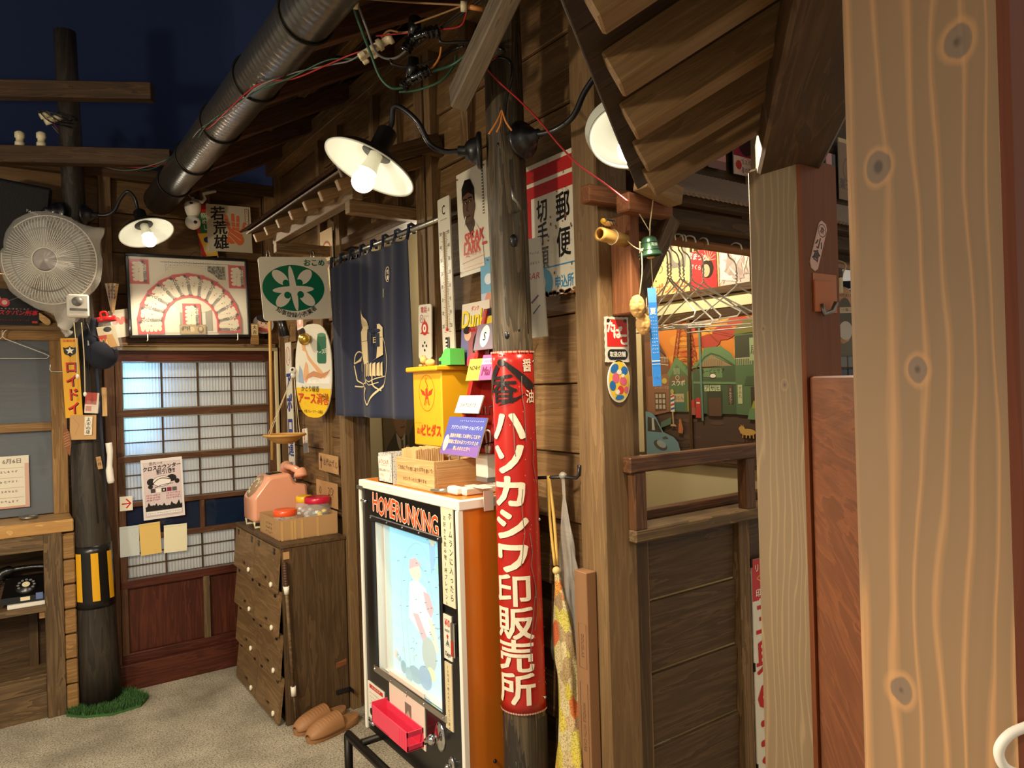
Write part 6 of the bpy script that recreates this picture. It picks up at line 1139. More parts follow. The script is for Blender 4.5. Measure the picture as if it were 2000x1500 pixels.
k_ = knobm(.205, .505-V0, 1.25); obj('lever', MB().tube([(0, 0, .028), (-.03, -.012, .034), (-.045, -.03, .03)], [.009, .008, .004], 8), M_['chrome'], k_, Mf @ Matrix.Translation((.205, .505-V0, .001))); knobm(.275, .445-V0, .7)
cs = obj('coin_slot', MB().box((0, 0, .006), (.022, .105, .014), ch=.003), M_['chrome'], mc, Mf @ Matrix.Translation((.318, .84-V0, 0))); obj('red_label', MB().box((0, -.025, .0135), (.014, .045, .001)), M_['redm'], cs, Mf @ Matrix.Translation((.318, .84-V0, 0)))
obj('hinge_bar', MB().tube([(-.02, 0, .006), (.02, -.006, .006)], [.008, .008], 8), M_['chrome'], mc, Mf @ Matrix.Translation((-.30, .372-V0, 0))); obj('hinge_bar', MB().tube([(-.02, 0, .006), (.02, 0, .006)], .006, 8), M_['chrome'], mc, Mf @ Matrix.Translation((-.32, .39, 0))); obj('corner_clip', MB().box((-.352, .437, .004), (.05, .014, .012)), M_['steel'], mc, Mf)
obj('side_screw', MB().ball((1.20, MY0-.001, .46), .006, 8, 6), M_['blackp'], mc, Matrix())
# stand of black pipe
sd_ = thing('machine_stand', 'black pipe stand under the baseball game machine', 'stand', (1.25, 2.2, 0)); zs_ = .295
for x in (1.045, 1.36):
    obj('rail', MB().tube([(x, 2.63, zs_), (x, 1.85, zs_)], .016, 12), M_['iron'], sd_, Matrix())
    for y in (2.63, 1.86): obj('leg', MB().cyl((x, y, 0), (x, y, zs_), .016, n=12), M_['iron'], sd_, Matrix())
for y in (2.50, 1.98): obj('cross_bar', MB().tube([(1.045, y, zs_+.018), (1.36, y, zs_+.018)], .014, 10), M_['iron'], sd_, Matrix())
obj('green_pail', MB().lathe([(.001, 0), (.075, 0), (.09, .19), (.092, .20), (.001, .205)], 28), M_['cgreen'], None, Matrix.Translation((1.22, 2.30, 0)), 'dark green round pail on the floor under the machine stand', 'pail')
# things on the machine
zt = MZ1+.002
gb = thing('granite_box', 'speckled grey open box with a taped paper note, left on the game machine', 'box', (1.22, 2.42, zt))
def granite():
    t = NT('speckled grey paper'); tc = t.node('ShaderNodeTexCoord').outputs['Object']; v = t.node('ShaderNodeTexVoronoi', {'Vector': tc, 'Scale': 160.0}).outputs[0]; t.bsdf(col=t.ramp(v, [(.2, C(84, 84, 80)), (.36, C(196, 196, 190))]), rough=.6); return t.m
GR = granite()
for lo, hi in (((1.115, 2.325, zt), (1.12, 2.445, zt+.105)), ((1.115, 2.325, zt), (1.36, 2.33, zt+.105)), ((1.115, 2.44, zt), (1.36, 2.445, zt+.105)), ((1.355, 2.325, zt), (1.36, 2.445, zt+.105)), ((1.115, 2.325, zt), (1.36, 2.445, zt+.004))): abox('panel', lo, hi, GR, gb, 0, ch=0)
nt_ = obj('paper_note', MB().prism([(-.05, .04), (.04, .045), (.048, .03), (.046, -.03), (.03, -.045), (-.045, -.035)], 0, .001), M_['paper'], gb, onR((1.1145, 2.39, zt+.052))); p = Pr(.1, .09, .0012); p.text('ようじ入れ', .48, .76, .018, RD, .9, .02, jit=.2); p.line([(.2, .62), (.8, .62)], .001, RD); p.text('ご自由にお使い下さい', .48, .42, .0105, BK, .9, jit=.3); p.text('ください', .3, .22, .0105, BK, .9, jit=.3); p.build(nt_)
wbx = thing('wooden_tablet_box', 'pale wooden box with handwriting holding wooden tablets on the game machine', 'box', (1.22, 2.17, zt)); y0_, y1_ = 2.045, 2.315
for lo, hi, g in (((1.125, y0_, zt), (1.134, y1_, zt+.098), 1), ((1.34, y0_, zt), (1.349, y1_, zt+.098), 1), ((1.134, y0_, zt), (1.34, y0_+.009, zt+.098), 0), ((1.134, y1_-.009, zt), (1.34, y1_, zt+.098), 0), ((1.134, y0_, zt), (1.34, y1_, zt+.006), 1)): abox('panel', lo, hi, M_['pine'], wbx, g, ch=.001)
p = Pr(.27, .098, 0, .0001); p.text('ご自由に中の板に絵や文字を書いて!', .51, .66, .0160, C(60, 46, 30), .98, jit=.3); p.text('カウンターの上に飾ります。', .52, .28, .0150, C(60, 46, 30), .95, jit=.3); p.build(wbx, None, 'handwriting', onR((1.1245, 2.18, zt+.049)))
for k in range(13): abox('wooden_tablet', (1.142+.0085*k, 2.20, zt+.008), (1.149+.0085*k, 2.305, zt+.125+.002*(k % 3)), M_['pine'], None, 2, ch=.0008, label='thin pale wooden tablet standing upright in the handwritten wooden box', cat='tablet', group='wooden tablets in the box')
ch = thing('charger_block', 'white square charging block on the power strip next to the red sign', 'charger', (1.29, 2.0, zt)); obj('block', MB().box((1.285, 1.975, zt+.078), (.052, .068, .075), ch=.004), M_['cwhite'], ch, Matrix()); obj('grey_foot', MB().box((1.285, 1.975, zt+.034), (.05, .066, .012)), M_['cgrey'], ch, Matrix())
for k in (0, .018): obj('plug', MB().box((1.285, 1.975-k, zt+.130), (.014, .013, .028), ch=.003), M_['cwhite'], ch, Matrix())
for k, pts in enumerate((((1.285, 1.975, zt+.14), (1.28, 1.985, zt+.20), (1.26, 2.02, zt+.185), (1.25, 2.09, zt+.125), (1.24, 2.15, zt+.10)), ((1.285, 1.957, zt+.14), (1.285, 1.96, zt+.19), (1.27, 2.0, zt+.175), (1.26, 2.07, zt+.11), (1.25, 2.13, zt+.10)), ((1.25, 2.09, zt+.07), (1.25, 2.11, zt+.17), (1.25, 2.13, zt+.12), (1.25, 2.15, zt+.18), (1.25, 2.16, zt+.08)))):
    obj('charging_cable', MB().tube(pts, .003, 8, sub=8), M_['cwhite'], None, None, ('white charging cable curving up from the left plug of the charger', 'white charging cable curving from the right plug of the charger', 'white charging cable bent in zigzag inside the wooden box')[k], 'cable')
ps = thing('power_strip', 'taped white power strip lying on the front right corner of the game machine', 'power strip', (1.2, 1.92, zt))
obj('strip', MB().box((1.255, 1.925, zt+.012), (.20, .045, .024), ch=.004), M_['cwhite'], ps, Matrix()); obj('plug', MB().box((1.15, 1.955, zt+.014), (.03, .06, .024), ch=.005), M_['cwhite'], ps, Matrix()); obj('lead', MB().cyl((1.13, 1.98, zt+.012), (1.115, 2.05, zt+.008), .008, .004, 10), M_['steel'], ps, Matrix())
for y, x in ((1.94, 1.20), (1.935, 1.30)): obj('tape', MB().box((x, 1.9, zt+.0255), (.035, .11, .001)).box((x, 1.845, zt-.012), (.035, .001, .06)), plain('masking tape', C(226, 214, 196), .7), ps, Matrix())

# ================================================================ sign pole in the middle
QB, QT = Vector((1.267, 1.778, 0)), Vector((1.243, 1.764, 2.75))
def qpt(z): return QB+(QT-QB)*(z/2.75)
def qr(z): return .0675-.0045*z
wp_ = thing('utility_pole', 'weathered round wooden pole in the middle carrying the red soy sauce sign', 'pole', QB)
obj('shaft', MB().grid(40, 60, lambda u, v: qpt(2.75*v)+Vector((math.cos(2*PI*u), math.sin(2*PI*u), 0))*(qr(2.75*v)+.0022*noise.noise(Vector((math.cos(2*PI*u)*2.2, math.sin(2*PI*u)*2.2, v*1.6))))), M_['pole'], wp_, Matrix())
obj('dark_foot', MB().lathe([(qr(0)+.0022, .0), (qr(.3)+.0022, .3), (qr(.6)+.0022, .62)], 36), M_['black'], wp_, Matrix.Translation((1.264, 1.777, 0)))
toc = Vector((-1.267, -1.778, 0)).normalized(); tl_ = Vector((-toc.y, toc.x, 0))     # towards the viewer, and its horizontal normal
def onpole(a, z, off): d = toc*math.cos(a)+tl_*math.sin(a); return qpt(z)+d*(qr(z)+off)
for a, z, s in ((.25, 2.02, 1.2), (-.25, 1.745, .8), (.35, 1.76, .5), (-.4, 2.3, .6)):
    obj('knot', MB().ball((0, 0, 0), .011*s, 12, 8, Matrix.Translation(onpole(a, z, -.004)) , (1, 1, 1.5)), M_['blackm'], wp_, Matrix())
for a, z0, z1 in ((.30, .05, .60), (-.5, .1, .5), (.9, 1.75, 2.6)): obj('crack', MB().tube([onpole(a+.05*math.sin(z*5), z, -.0006) for z in [z0+(z1-z0)*i/12 for i in range(13)]], .0018, 5), M_['cblack'], wp_, Matrix())
# red sheet-metal sign wrapped round the pole
Z0, Z1, AC, AH = .640, 1.700, -.24, 1.50
rs = thing('soy_sauce_sign', 'long red metal sign wrapped round the middle pole with white characters', 'sign', qpt(1.17)); Rm = .0685
def sh(u, v, off=0.0): a = AC-AH*(1-2*u); z = Z0+(Z1-Z0)*v; return onpole(a, z, .0035+off)
obj('sheet', MB().grid(40, 30, lambda u, v: sh(u, v)), plain('red enamel sheet', C(178, 34, 28), .28, wear=.22), rs, Matrix()).modifiers.new('thickness', 'SOLIDIFY').thickness = .0018
sw, shh = 2*AH*Rm, Z1-Z0; p = Pr(sw, shh, .0006, .00006); wc = C(226, 216, 192); bkc = C(34, 28, 28)
xc = .50
p.poly([(.02, .885), (.05, .915), (.30, .965), (.36, .955), (.14, .888), (.10, .862)], bkc); p.poly([(.42, .965), (.48, .97), (.95, .905), (.93, .892), (.80, .893)], bkc); p.ell(.39, .968, .07, .010, bkc); p.poly([(.30, .848), (.60, .862), (.80, .888), (.62, .872), (.5, .87)], bkc)
p.glyph('香', .40, .893, .088, bkc, 1.1, .09); p.glyph('香', .405, .893, .088, bkc, 1.1, 0); p.glyph('醤', .80, .958, .040, wc, .85, .015); p.glyph('油', .84, .872, .042, wc, .85, .015)
def brush(pts, w=.0125): p.line(pts, w, wc)
def box_(cx, cy, w, h): return lambda x, y: (cx-w/2+w*x, cy-h/2+h*y)
n0 = len(p.mb.v)
for i, c in enumerate('ハソカシワ印販売所'):
    p.glyph(c, .46, .792-.0905*i, .100, wc, 1.25, .05)
cr_ = C(120, 108, 100)
random.seed(11)
for x0, y0, n_ in ((.70, .93, 6), (.66, .62, 7), (.74, .50, 9), (.80, .36, 8), (.55, .83, 4), (.86, .75, 4)):
    q = [(x0, y0)]
    for k in range(n_): q.append((q[-1][0]+random.uniform(-.035, .035), q[-1][1]-.03))
    p.line(q, .0022, cr_); p.z -= p.dz
for k in range(60): p.ell(random.choice((random.uniform(.86, .99), random.uniform(.5, .95))), random.random(), .006, .0016, C(200, 150, 140), 6); p.z -= p.dz
for k in range(26): p.ell(k/26+random.uniform(0, .03), .997, .02, .003, C(190, 150, 130), 6); p.ell(k/26, .003, .02, .003, C(190, 140, 130), 6); p.z -= 2*p.dz
def fine(mb):
    """split long edges so that flat print follows the curve"""
    import bmesh
    bm = bmesh.new(); vs = [bm.verts.new(v) for v in mb.v]; out = []
    cl_ = bm.loops.layers.float_color.new('c')
    for f, c in zip(mb.f, mb.c):
        try: fa = bm.faces.new([vs[i] for i in f])
        except ValueError: continue
        for l in fa.loops: l[cl_] = (*c, 1)
    bmesh.ops.triangulate(bm, faces=bm.faces[:])
    for k in range(int(-sw/2/.012), int(sw/2/.012)+1):
        bmesh.ops.bisect_plane(bm, geom=bm.verts[:]+bm.edges[:]+bm.faces[:], plane_co=(k*.012, 0, 0), plane_no=(1, 0, 0))
    r = MB(); bm.verts.index_update(); r.v = [tuple(v.co) for v in bm.verts]
    for f in bm.faces: r.f.append(tuple(v.index for v in f.verts)); r.c.append(tuple(f.loops[0][cl_])[:3]); r.m.append(0); r.s.append(False)
    bm.free(); return r
pm = fine(p.mb); pm.v = [tuple(sh(x/sw+.5, y/shh+.5, .0022+z)) for x, y, z in pm.v]; obj('lettering', pm, M_['gloss'], rs, Matrix())
for u, v in ((.95, .97), (.96, .53), (.93, .035)): obj('nail', MB().ball(sh(u, v, .002), .0048, 10, 8), M_['chrome'], rs, Matrix())
# bent rod hook on the pole, hook rail with bags
obj('bent_rod_hook', MB().tube([onpole(.5, 2.105, -.01), onpole(.4, 2.105, .03), onpole(.25, 2.12, .05), onpole(.15, 2.128, .052), onpole(.12, 2.165, .052)], .0042, 8), M_['steel'], None, None, 'bent steel rod hook driven into the middle pole above the red sign', 'hook')
hr = obj('hook_rail', MB().tube([(1.30, 1.76, 1.318), (1.34, 1.72, 1.320), (1.370, 1.685, 1.321), (1.376, 1.640, 1.322), (1.380, 1.632, 1.330), (1.380, 1.630, 1.360)], .0052, 10), M_['blackm'], None, None, 'black bent rod from the pole to the corner post holding two bags', 'hook')
# patterned mesh bag on yellow strap
mbg = thing('mesh_bag', 'long patterned mesh bag in yellow and orange hanging by yellow straps', 'bag', (1.335, 1.72, .9))
for d in (-.004, .005): obj('strap', MB().tube([(1.336+d*.3, 1.722, 1.325), (1.336+d, 1.712-d, 1.2), (1.338+d, 1.700, 1.06)], .0045, 8, sub=4), plain('yellow strap', C(224, 184, 96), .7), mbg, Matrix())
obj('knot', MB().ball((1.338, 1.699, 1.045), .012, 10, 8), plain('strap knot', C(220, 196, 130), .8), mbg, Matrix())
def bagp(u, v):
    a = 2*PI*u; w = (.008+.044*min(1, v*3.2))*(1-.45*max(0, v-.55)/.45)*(1+.12*math.sin(v*11)); f = 1+.16*math.sin(3*a+v*9)+.10*math.sin(5*a-v*14)
    return (1.338+.012*math.sin(v*5)+w*.55*f*math.cos(a), 1.698-.030*min(1, v*1.5)-.010*math.sin(v*4)+w*f*math.sin(a)*.9, 1.04-.86*v)
def bagmat():
    t = NT('patterned mesh'); tc = t.node('ShaderNodeTexCoord').outputs['Object']; v = t.node('ShaderNodeTexVoronoi', {'Vector': t.node('ShaderNodeMapping', {0: tc, 3: (1, 1, .55)}).outputs[0], 'Scale': 34.0}); r = t.node('ShaderNodeSeparateColor', {0: v.outputs['Color']}).outputs[0]
    c = t.ramp(r, [(0, C(206, 190, 140)), (.32, C(206, 190, 140)), (.34, C(204, 96, 50)), (.52, C(214, 120, 60)), (.54, C(206, 186, 70)), (.76, C(200, 190, 90)), (.78, C(150, 120, 84)), (1, C(190, 170, 120))])
    dz = t.node('ShaderNodeTexVoronoi', {'Vector': tc, 'Scale': 34.0}, feature='DISTANCE_TO_EDGE').outputs[0] if False else t.node('ShaderNodeTexNoise', {'Vector': tc, 'Scale': 260.0}).outputs[0]
    c = t.mix(t.ramp(dz, [(.42, .55), (.5, 0.0)]), c, C(90, 74, 46)); t.bsdf(col=c, rough=.8); return t.m
obj('bag_body', MB().grid(36, 50, bagp), bagmat(), mbg, Matrix())
# clear carrier bag
pbg = thing('carrier_bag', 'crumpled clear plastic carrier bag hanging from the black rod', 'bag', (1.38, 1.68, 1.1))
def clb(u, v):
    a = 2*PI*u; w = .006 if v < .14 else .006+.066*min(1, (v-.14)*2.1); w *= (1+.22*math.sin(v*7+1)); f = 1+.18*math.sin(4*a+v*11)+.12*math.sin(7*a-v*17)
    return (1.366+.010*min(1, v*2.2)+w*.34*f*math.cos(a), 1.690+.004*v+w*f*math.sin(a)*.80, 1.33-.56*v+.004*math.sin(9*a))
obj('bag_film', MB().grid(44, 44, clb), M_['clearbag'], pbg, Matrix()); obj('handle_knot', MB().ball((1.366, 1.690, 1.325), .012, 10, 8), M_['bag'], pbg, Matrix())
bxx = abox('long_carton', (1.345, 1.572, 0), (1.382, 1.627, 1.06), plain('brown carton', C(136, 98, 64), .8), None, 2, label='long brown carton standing upright against the corner post behind the bags', cat='box'); p = Pr(.058, 1.06, 0); nb = C(110, 80, 56)
for v0, v1 in ((.74, .86), (.46, .70)): p.line([(.3, v0), (.85, v0), (.85, v1), (.3, v1), (.3, v0)], .0015, nb); p.text('DOUGLAS' if v0 > .7 else 'HANDLE WITH CARE', .57, (v0+v1)/2, .016, nb, .9, rot=-PI/2)
p.build(bxx, None, 'print', onR((1.3443, 1.600, .53)))
# ================================================================ gutter and wiring under the eaves
gt = thing('drain_pipe', 'long dented steel duct pipe running under the eaves against the night sky', 'pipe', (.75, 2.6, 2.69)); gy = [4.43-.06*i for i in range(70)]
gp = [Vector((.75, y, 2.69-.010*(4.43-y)*.4)) for y in gy]; rr_ = []
for i, y in enumerate(gy): rr_.append(.080)
obj('tube', MB().grid(40, 340, lambda u, v: Vector((.75, 4.43-4.1*v, 2.692))+Vector((math.cos(2*PI*u), 0, math.sin(2*PI*u)))*(.078+.0016*math.sin(v*820)*max(0, math.sin(2*PI*u*1.0-2.2))+.002*noise.noise(Vector((v*22, u*5, 0))))), plain('dull steel duct', C(122, 118, 112), .30, .9, wear=.25), gt, Matrix())
obj('inner_dark', MB().lathe([(.001, 0), (.074, 0)], 28), M_['blackp'], gt, Matrix.Translation((.75, 4.40, 2.692)) @ Matrix.Rotation(PI/2, 4, 'X')); obj('end_rim', MB().tube([(.75+.079*math.cos(2*PI*i/28), 4.43, 2.692+.079*math.sin(2*PI*i/28)) for i in range(28)], .004, 6, closed=True), M_['iron'], gt, Matrix())
obj('end_sleeve', MB().lathe([(.0815, 0), (.0815, .42)], 36), plain('dark sleeve', C(52, 46, 44), .4, .5), gt, Matrix.Translation((.75, 4.43, 2.692)) @ Matrix.Rotation(PI/2, 4, 'X'))
for y in (4.0, 3.55, 3.05, 2.55, 2.05, 1.6): obj('strap', MB().tube([(.75+.0825*math.cos(2*PI*i/32), y, 2.692+.0825*math.sin(2*PI*i/32)) for i in range(32)], .0045, 6, closed=True), M_['iron'], gt, Matrix())
for y in (3.05, 2.05): obj('hanger_arm', MB().tube([(.83, y, 2.70), (.87, y, 2.74), (.90, y, 2.79)], .006, 6), M_['steel'], gt, Matrix())
def wire(lb, pts, r, m, cat='cable', sub=8): return obj('cable', MB().tube(pts, r, 7, sub=sub), M_[m], None, None, lb, cat)
sw_ = [Vector((0.2671, 4.64, 3.086)), Vector((0.344, 4.586, 2.958)), Vector((0.4391, 4.458, 2.86)), Vector((0.5586, 4.252, 2.791)), Vector((0.6473, 3.97, 2.743)), Vector((0.6996, 3.737, 2.736)), Vector((0.7016, 3.515, 2.699)), Vector((0.6819, 3.163, 2.664)), Vector((0.6821, 2.942, 2.642)), Vector((0.6892, 2.668, 2.609)), Vector((0.719, 2.427, 2.61)), Vector((0.7861, 2.294, 2.611)), Vector((0.8585, 2.17, 2.623)), Vector((0.9041, 2.077, 2.617)), Vector((0.9474, 2.022, 2.637))]
for k, (m, lb) in enumerate((('cred', 'thin red wire of the twisted bundle swagged from the left pole to the duct'), ('cgreen', 'thin green wire of the twisted bundle swagged from the left pole to the duct'), ('cgrey', 'thin grey wire of the twisted bundle swagged from the left pole to the duct'))):
    wire(lb, [q+Vector((.007*math.sin(i*1.9+k*2.1), 0, .010*math.cos(i*1.9+k*2.1))) for i, q in enumerate(sw_)], .0026, m)
def joint(lb, c, ax, mat, n='wire_connector'):
    ax = Vector(ax).normalized(); M = Matrix.Translation(c) @ ax.to_track_quat('X', 'Z').to_matrix().to_4x4(); t = thing(n, lb, 'wiring', M)
    obj('body', MB().box((-.03, 0, 0), (.075, .022, .020), ch=.003), M_[mat], t); obj('cap', MB().lathe([(.018, 0), (.018, .012), (.012, .016), (.012, .034), (.017, .038), (.017, .050), (.001, .052)], 18), M_[mat], t, M @ Matrix.Rotation(PI/2, 4, 'Y'))
    for x in (-.055, -.02):
        for s in (-1, 1): obj('clip', MB().box((x, .014*s, -.016*s*.3-.008), (.020, .012, .016), ch=.003), M_[mat], t)
    return t
joint('ivory plug connector hanging in the wires above the big lamp', Vector((0.9576, 2.014, 2.64)), RGT*.8+UPV*.5, 'ivory'); joint('ivory plug connector at the top picture edge by the duct', Vector((0.7959, 1.908, 2.683)), RGT*.98-UPV*.1, 'ivory')
def taped(lb, pts, r, base):
    t = thing('taped_joint', lb, 'wiring', pts[0]); m = MB(); P = spline([Vector(q) for q in pts], 8); random.seed(len(lb))
    m.tube(P, [r*(1+.22*math.sin(i*2.3)+random.uniform(-.15, .15)) for i in range(len(P))], 14); obj('tape_wrap', m, plain('glossy black tape', C(14, 14, 16), .15), t, Matrix()); b = Vector(base); obj('plug_body', MB().cyl(b, b+UPV*.055, .020, .018, 18), M_['blackp'], t, Matrix()); return t
taped('upper lump of glossy black tape joining cables above the big lamp', [Vector((0.9885, 1.895, 2.585)), Vector((1.006, 1.882, 2.617)), Vector((1.026, 1.844, 2.624)), Vector((1.06, 1.82, 2.632))], .017, Vector((1.016, 1.887, 2.631))); taped('lower lump of glossy black tape joining cables above the big lamp', [Vector((0.9787, 1.902, 2.477)), Vector((0.9963, 1.89, 2.498)), Vector((1.014, 1.853, 2.506)), Vector((1.036, 1.837, 2.52))], .015, Vector((1.009, 1.893, 2.511)))
wire('green cable dropping from the top edge to the lower black taped joint', [Vector((0.8237, 1.889, 2.674)), Vector((0.8586, 1.913, 2.626)), Vector((0.8966, 1.935, 2.571)), Vector((0.9257, 1.939, 2.512)), Vector((0.953, 1.92, 2.478)), Vector((0.9837, 1.899, 2.48))], .0042, 'cgreen')
wire('grey cable dropping from the top edge to the upper black taped joint', [Vector((0.8395, 1.89, 2.679)), Vector((0.8717, 1.904, 2.626)), Vector((0.9066, 1.928, 2.581)), Vector((0.9391, 1.93, 2.566)), Vector((0.9673, 1.91, 2.567)), Vector((0.9923, 1.892, 2.588))], .0036, 'cgrey')
wire('thick black cable arching from the taped joint to the pole top', [Vector((1.06, 1.82, 2.629)), Vector((1.065, 1.817, 2.599)), Vector((1.111, 1.784, 2.597)), Vector((1.165, 1.746, 2.592)), Vector((1.193, 1.702, 2.567)), Vector((1.19, 1.68, 2.549))], .0046, 'cblack')
wire('black cable looping below the taped joint to the bracket', [Vector((0.9513, 1.921, 2.562)), Vector((0.9583, 1.916, 2.547)), Vector((0.9973, 1.889, 2.539)), Vector((1.059, 1.845, 2.558)), Vector((1.109, 1.81, 2.588)), Vector((1.116, 1.78, 2.585))], .0036, 'cblack')
wire('black cable from the taped joint to the top edge', [Vector((1.066, 1.816, 2.64)), Vector((1.076, 1.711, 2.64)), Vector((1.091, 1.615, 2.651))], .0042, 'cblack')
wire('green cable sweeping from the top edge to the lower taped joint', [Vector((1.124, 1.591, 2.647)), Vector((1.134, 1.645, 2.607)), Vector((1.126, 1.713, 2.575)), Vector((1.099, 1.768, 2.539)), Vector((1.079, 1.807, 2.527)), Vector((1.034, 1.839, 2.514))], .0046, 'cgreen')
wire('dark green cable sagging from the bracket to the big lamp arm', [Vector((1.098, 1.794, 2.559)), Vector((1.091, 1.798, 2.527)), Vector((1.06, 1.821, 2.486)), Vector((1.014, 1.877, 2.47)), Vector((0.9757, 1.916, 2.47))], .0034, 'cgreen')
wire('orange wire from the arching cable to the lower taped joint', [Vector((1.064, 1.817, 2.584)), Vector((1.059, 1.821, 2.555)), Vector((1.046, 1.83, 2.531)), Vector((1.034, 1.839, 2.52))], .0032, 'corange')
wire('brown wire from the ivory connector to the upper taped joint', [Vector((0.9672, 2.008, 2.667)), Vector((0.9732, 1.967, 2.671)), Vector((0.9904, 1.918, 2.649)), Vector((1.006, 1.883, 2.644))], .003, 'cbrown')
wire('brown wire stretched across the top edge above the big lamp', [Vector((0.9105, 1.986, 2.757)), Vector((0.9803, 1.815, 2.689)), Vector((1.055, 1.677, 2.641))], .003, 'cbrown'); wire('brown wire stretched from the taped joint to the porcelain knob', [Vector((1.006, 1.882, 2.662)), Vector((1.039, 1.774, 2.654)), Vector((1.062, 1.696, 2.649))], .0028, 'cbrown')
wire('red wire from the ivory connector past the taped joint to the knob', [Vector((0.9545, 2.017, 2.671)), Vector((0.9842, 1.922, 2.646)), Vector((1.065, 1.816, 2.635)), Vector((1.085, 1.741, 2.62)), Vector((1.073, 1.688, 2.634))], .0024, 'cred')
rw = wire('long red wire running from the beam past the pole lamps down to the stall bracket', [Vector((1.101, 1.608, 2.616)), Vector((1.097, 1.647, 2.59)), Vector((1.098, 1.671, 2.551)), Vector((1.136, 1.706, 2.51)), Vector((1.176, 1.69, 2.462)), Vector((1.199, 1.637, 2.402)), Vector((1.214, 1.566, 2.325)), Vector((1.232, 1.504, 2.243)), Vector((1.25, 1.443, 2.172)), Vector((1.29, 1.39, 2.116)), Vector((1.324, 1.341, 2.062))], .0026, 'cred')
wire('red wire loop hanging beside the pole top', [Vector((1.092, 1.614, 2.609)), Vector((1.107, 1.665, 2.579)), Vector((1.136, 1.706, 2.546)), Vector((1.157, 1.703, 2.524)), Vector((1.174, 1.691, 2.538))], .0024, 'cred')
wire('black loop of cable at the top of the middle pole', [Vector((1.162, 1.712, 2.496)), Vector((1.159, 1.714, 2.518)), Vector((1.183, 1.697, 2.536)), Vector((1.21, 1.678, 2.521)), Vector((1.212, 1.677, 2.48)), Vector((1.204, 1.694, 2.426)), Vector((1.197, 1.699, 2.374))], .0044, 'cblack')
for lb, b, c in (('orange wire tail on the pole between the lamp bases, leftmost', Vector((1.173, 1.704, 2.352)), Vector((1.154, 1.717, 2.318))), ('orange wire tail on the pole between the lamp bases, middle', Vector((1.183, 1.698, 2.349)), Vector((1.173, 1.705, 2.323))), ('orange wire tail on the pole between the lamp bases, rightmost', Vector((1.195, 1.689, 2.352)), Vector((1.208, 1.679, 2.326)))): wire(lb, [Vector((1.192, 1.703, 2.389)), b, c], .003, 'corange')
kn = thing('porcelain_knob', 'ivory porcelain knob insulator on the grey beam end at the top', 'insulator', Vector((1.06, 1.685, 2.64))); d_ = (RGT*.95+UPV*-.1); obj('knob', MB().cyl(Vector((1.055, 1.689, 2.643)), Vector((1.069, 1.679, 2.642)), .014, n=16), M_['ivory'], kn, Matrix()); obj('rod', MB().cyl(Vector((1.069, 1.679, 2.642)), Vector((1.105, 1.654, 2.633)), .007, n=10), M_['corange'], kn, Matrix())
bm_ = beam('beam_end', Vector((1.109, 1.81, 2.437)), Vector((1.075, 1.442, 2.631)), .05, .085, M_['greyold'], None, (0.2, .3, 1), ch=.004, label='grey weathered timber end braced to the top of the middle pole', cat='timber')

# ================================================================ on the corner post and in the stall
M = fr((1.447, 1.5265, 1.722), (1, 0, 0), (0, 0, 1)); s, p = sign('tobacco_plate', 'small white plate with a red square and hiragana nailed to the corner post', 'sign', M, .092, .128, .004, 'enamel', poly=[(-.046+.092*i/10, .064+.0015*(i % 2)) for i in range(11)]+[(.046-.0015*(i % 2), .064-.128*i/12) for i in range(13)]+[(.046-.092*i/10, -.064-.0015*(i % 2)) for i in range(11)]+[(-.046+.0015*(i % 2), -.064+.128*i/12) for i in range(13)])
p.rect(.07, .34, .93, .95, C(206, 40, 36))
for c, x, y in (('た', .25, .78), ('ば', .52, .65), ('こ', .78, .50)): p.glyph(c, x, y, .037, WH, 1, .06)
q = rrect(.078, .030, .014); p.poly([(a/.092+.5, b/.128+.165) for a, b in q], C(24, 24, 30)); p.text('取扱店舗', .5, .165, .0165, WH, .95, .03)
for x in (.14, .85): p.circ(x, .92, .006, C(44, 34, 24), 10)
p.build(s, M_['gloss'])
M = fr((1.450, 1.5265, 1.602), (1, 0, 0), (0, 0, 1)); s, p = sign('oval_badge', 'oval badge with blue yellow and pink patches below the tobacco plate', 'badge', M, .086, .122, .004, 'white', poly=[(.043*math.cos(2*PI*i/32), .061*math.sin(2*PI*i/32)) for i in range(32)])
bl_, ye_, pi_ = C(40, 110, 180), C(236, 200, 60), C(226, 100, 130); p.ell(.5, .5, .47, .47, ye_)
for cx, cy, rx, ry, r, c in ((.3, .8, .2, .1, .6, bl_), (.75, .75, .16, .1, -.5, bl_), (.2, .4, .14, .12, .2, bl_), (.5, .12, .2, .06, .1, bl_), (.35, .58, .16, .12, .3, pi_), (.68, .5, .17, .1, -.3, pi_), (.55, .3, .14, .1, .5, C(214, 60, 60)), (.8, .3, .1, .08, 0, pi_), (.5, .72, .11, .06, 0, WH), (.4, .25, .1, .06, .3, WH), (.66, .63, .08, .04, .4, WH)): p.ell(cx, cy, rx, ry, c, 18, r)
p.build(s, M_['gloss'])
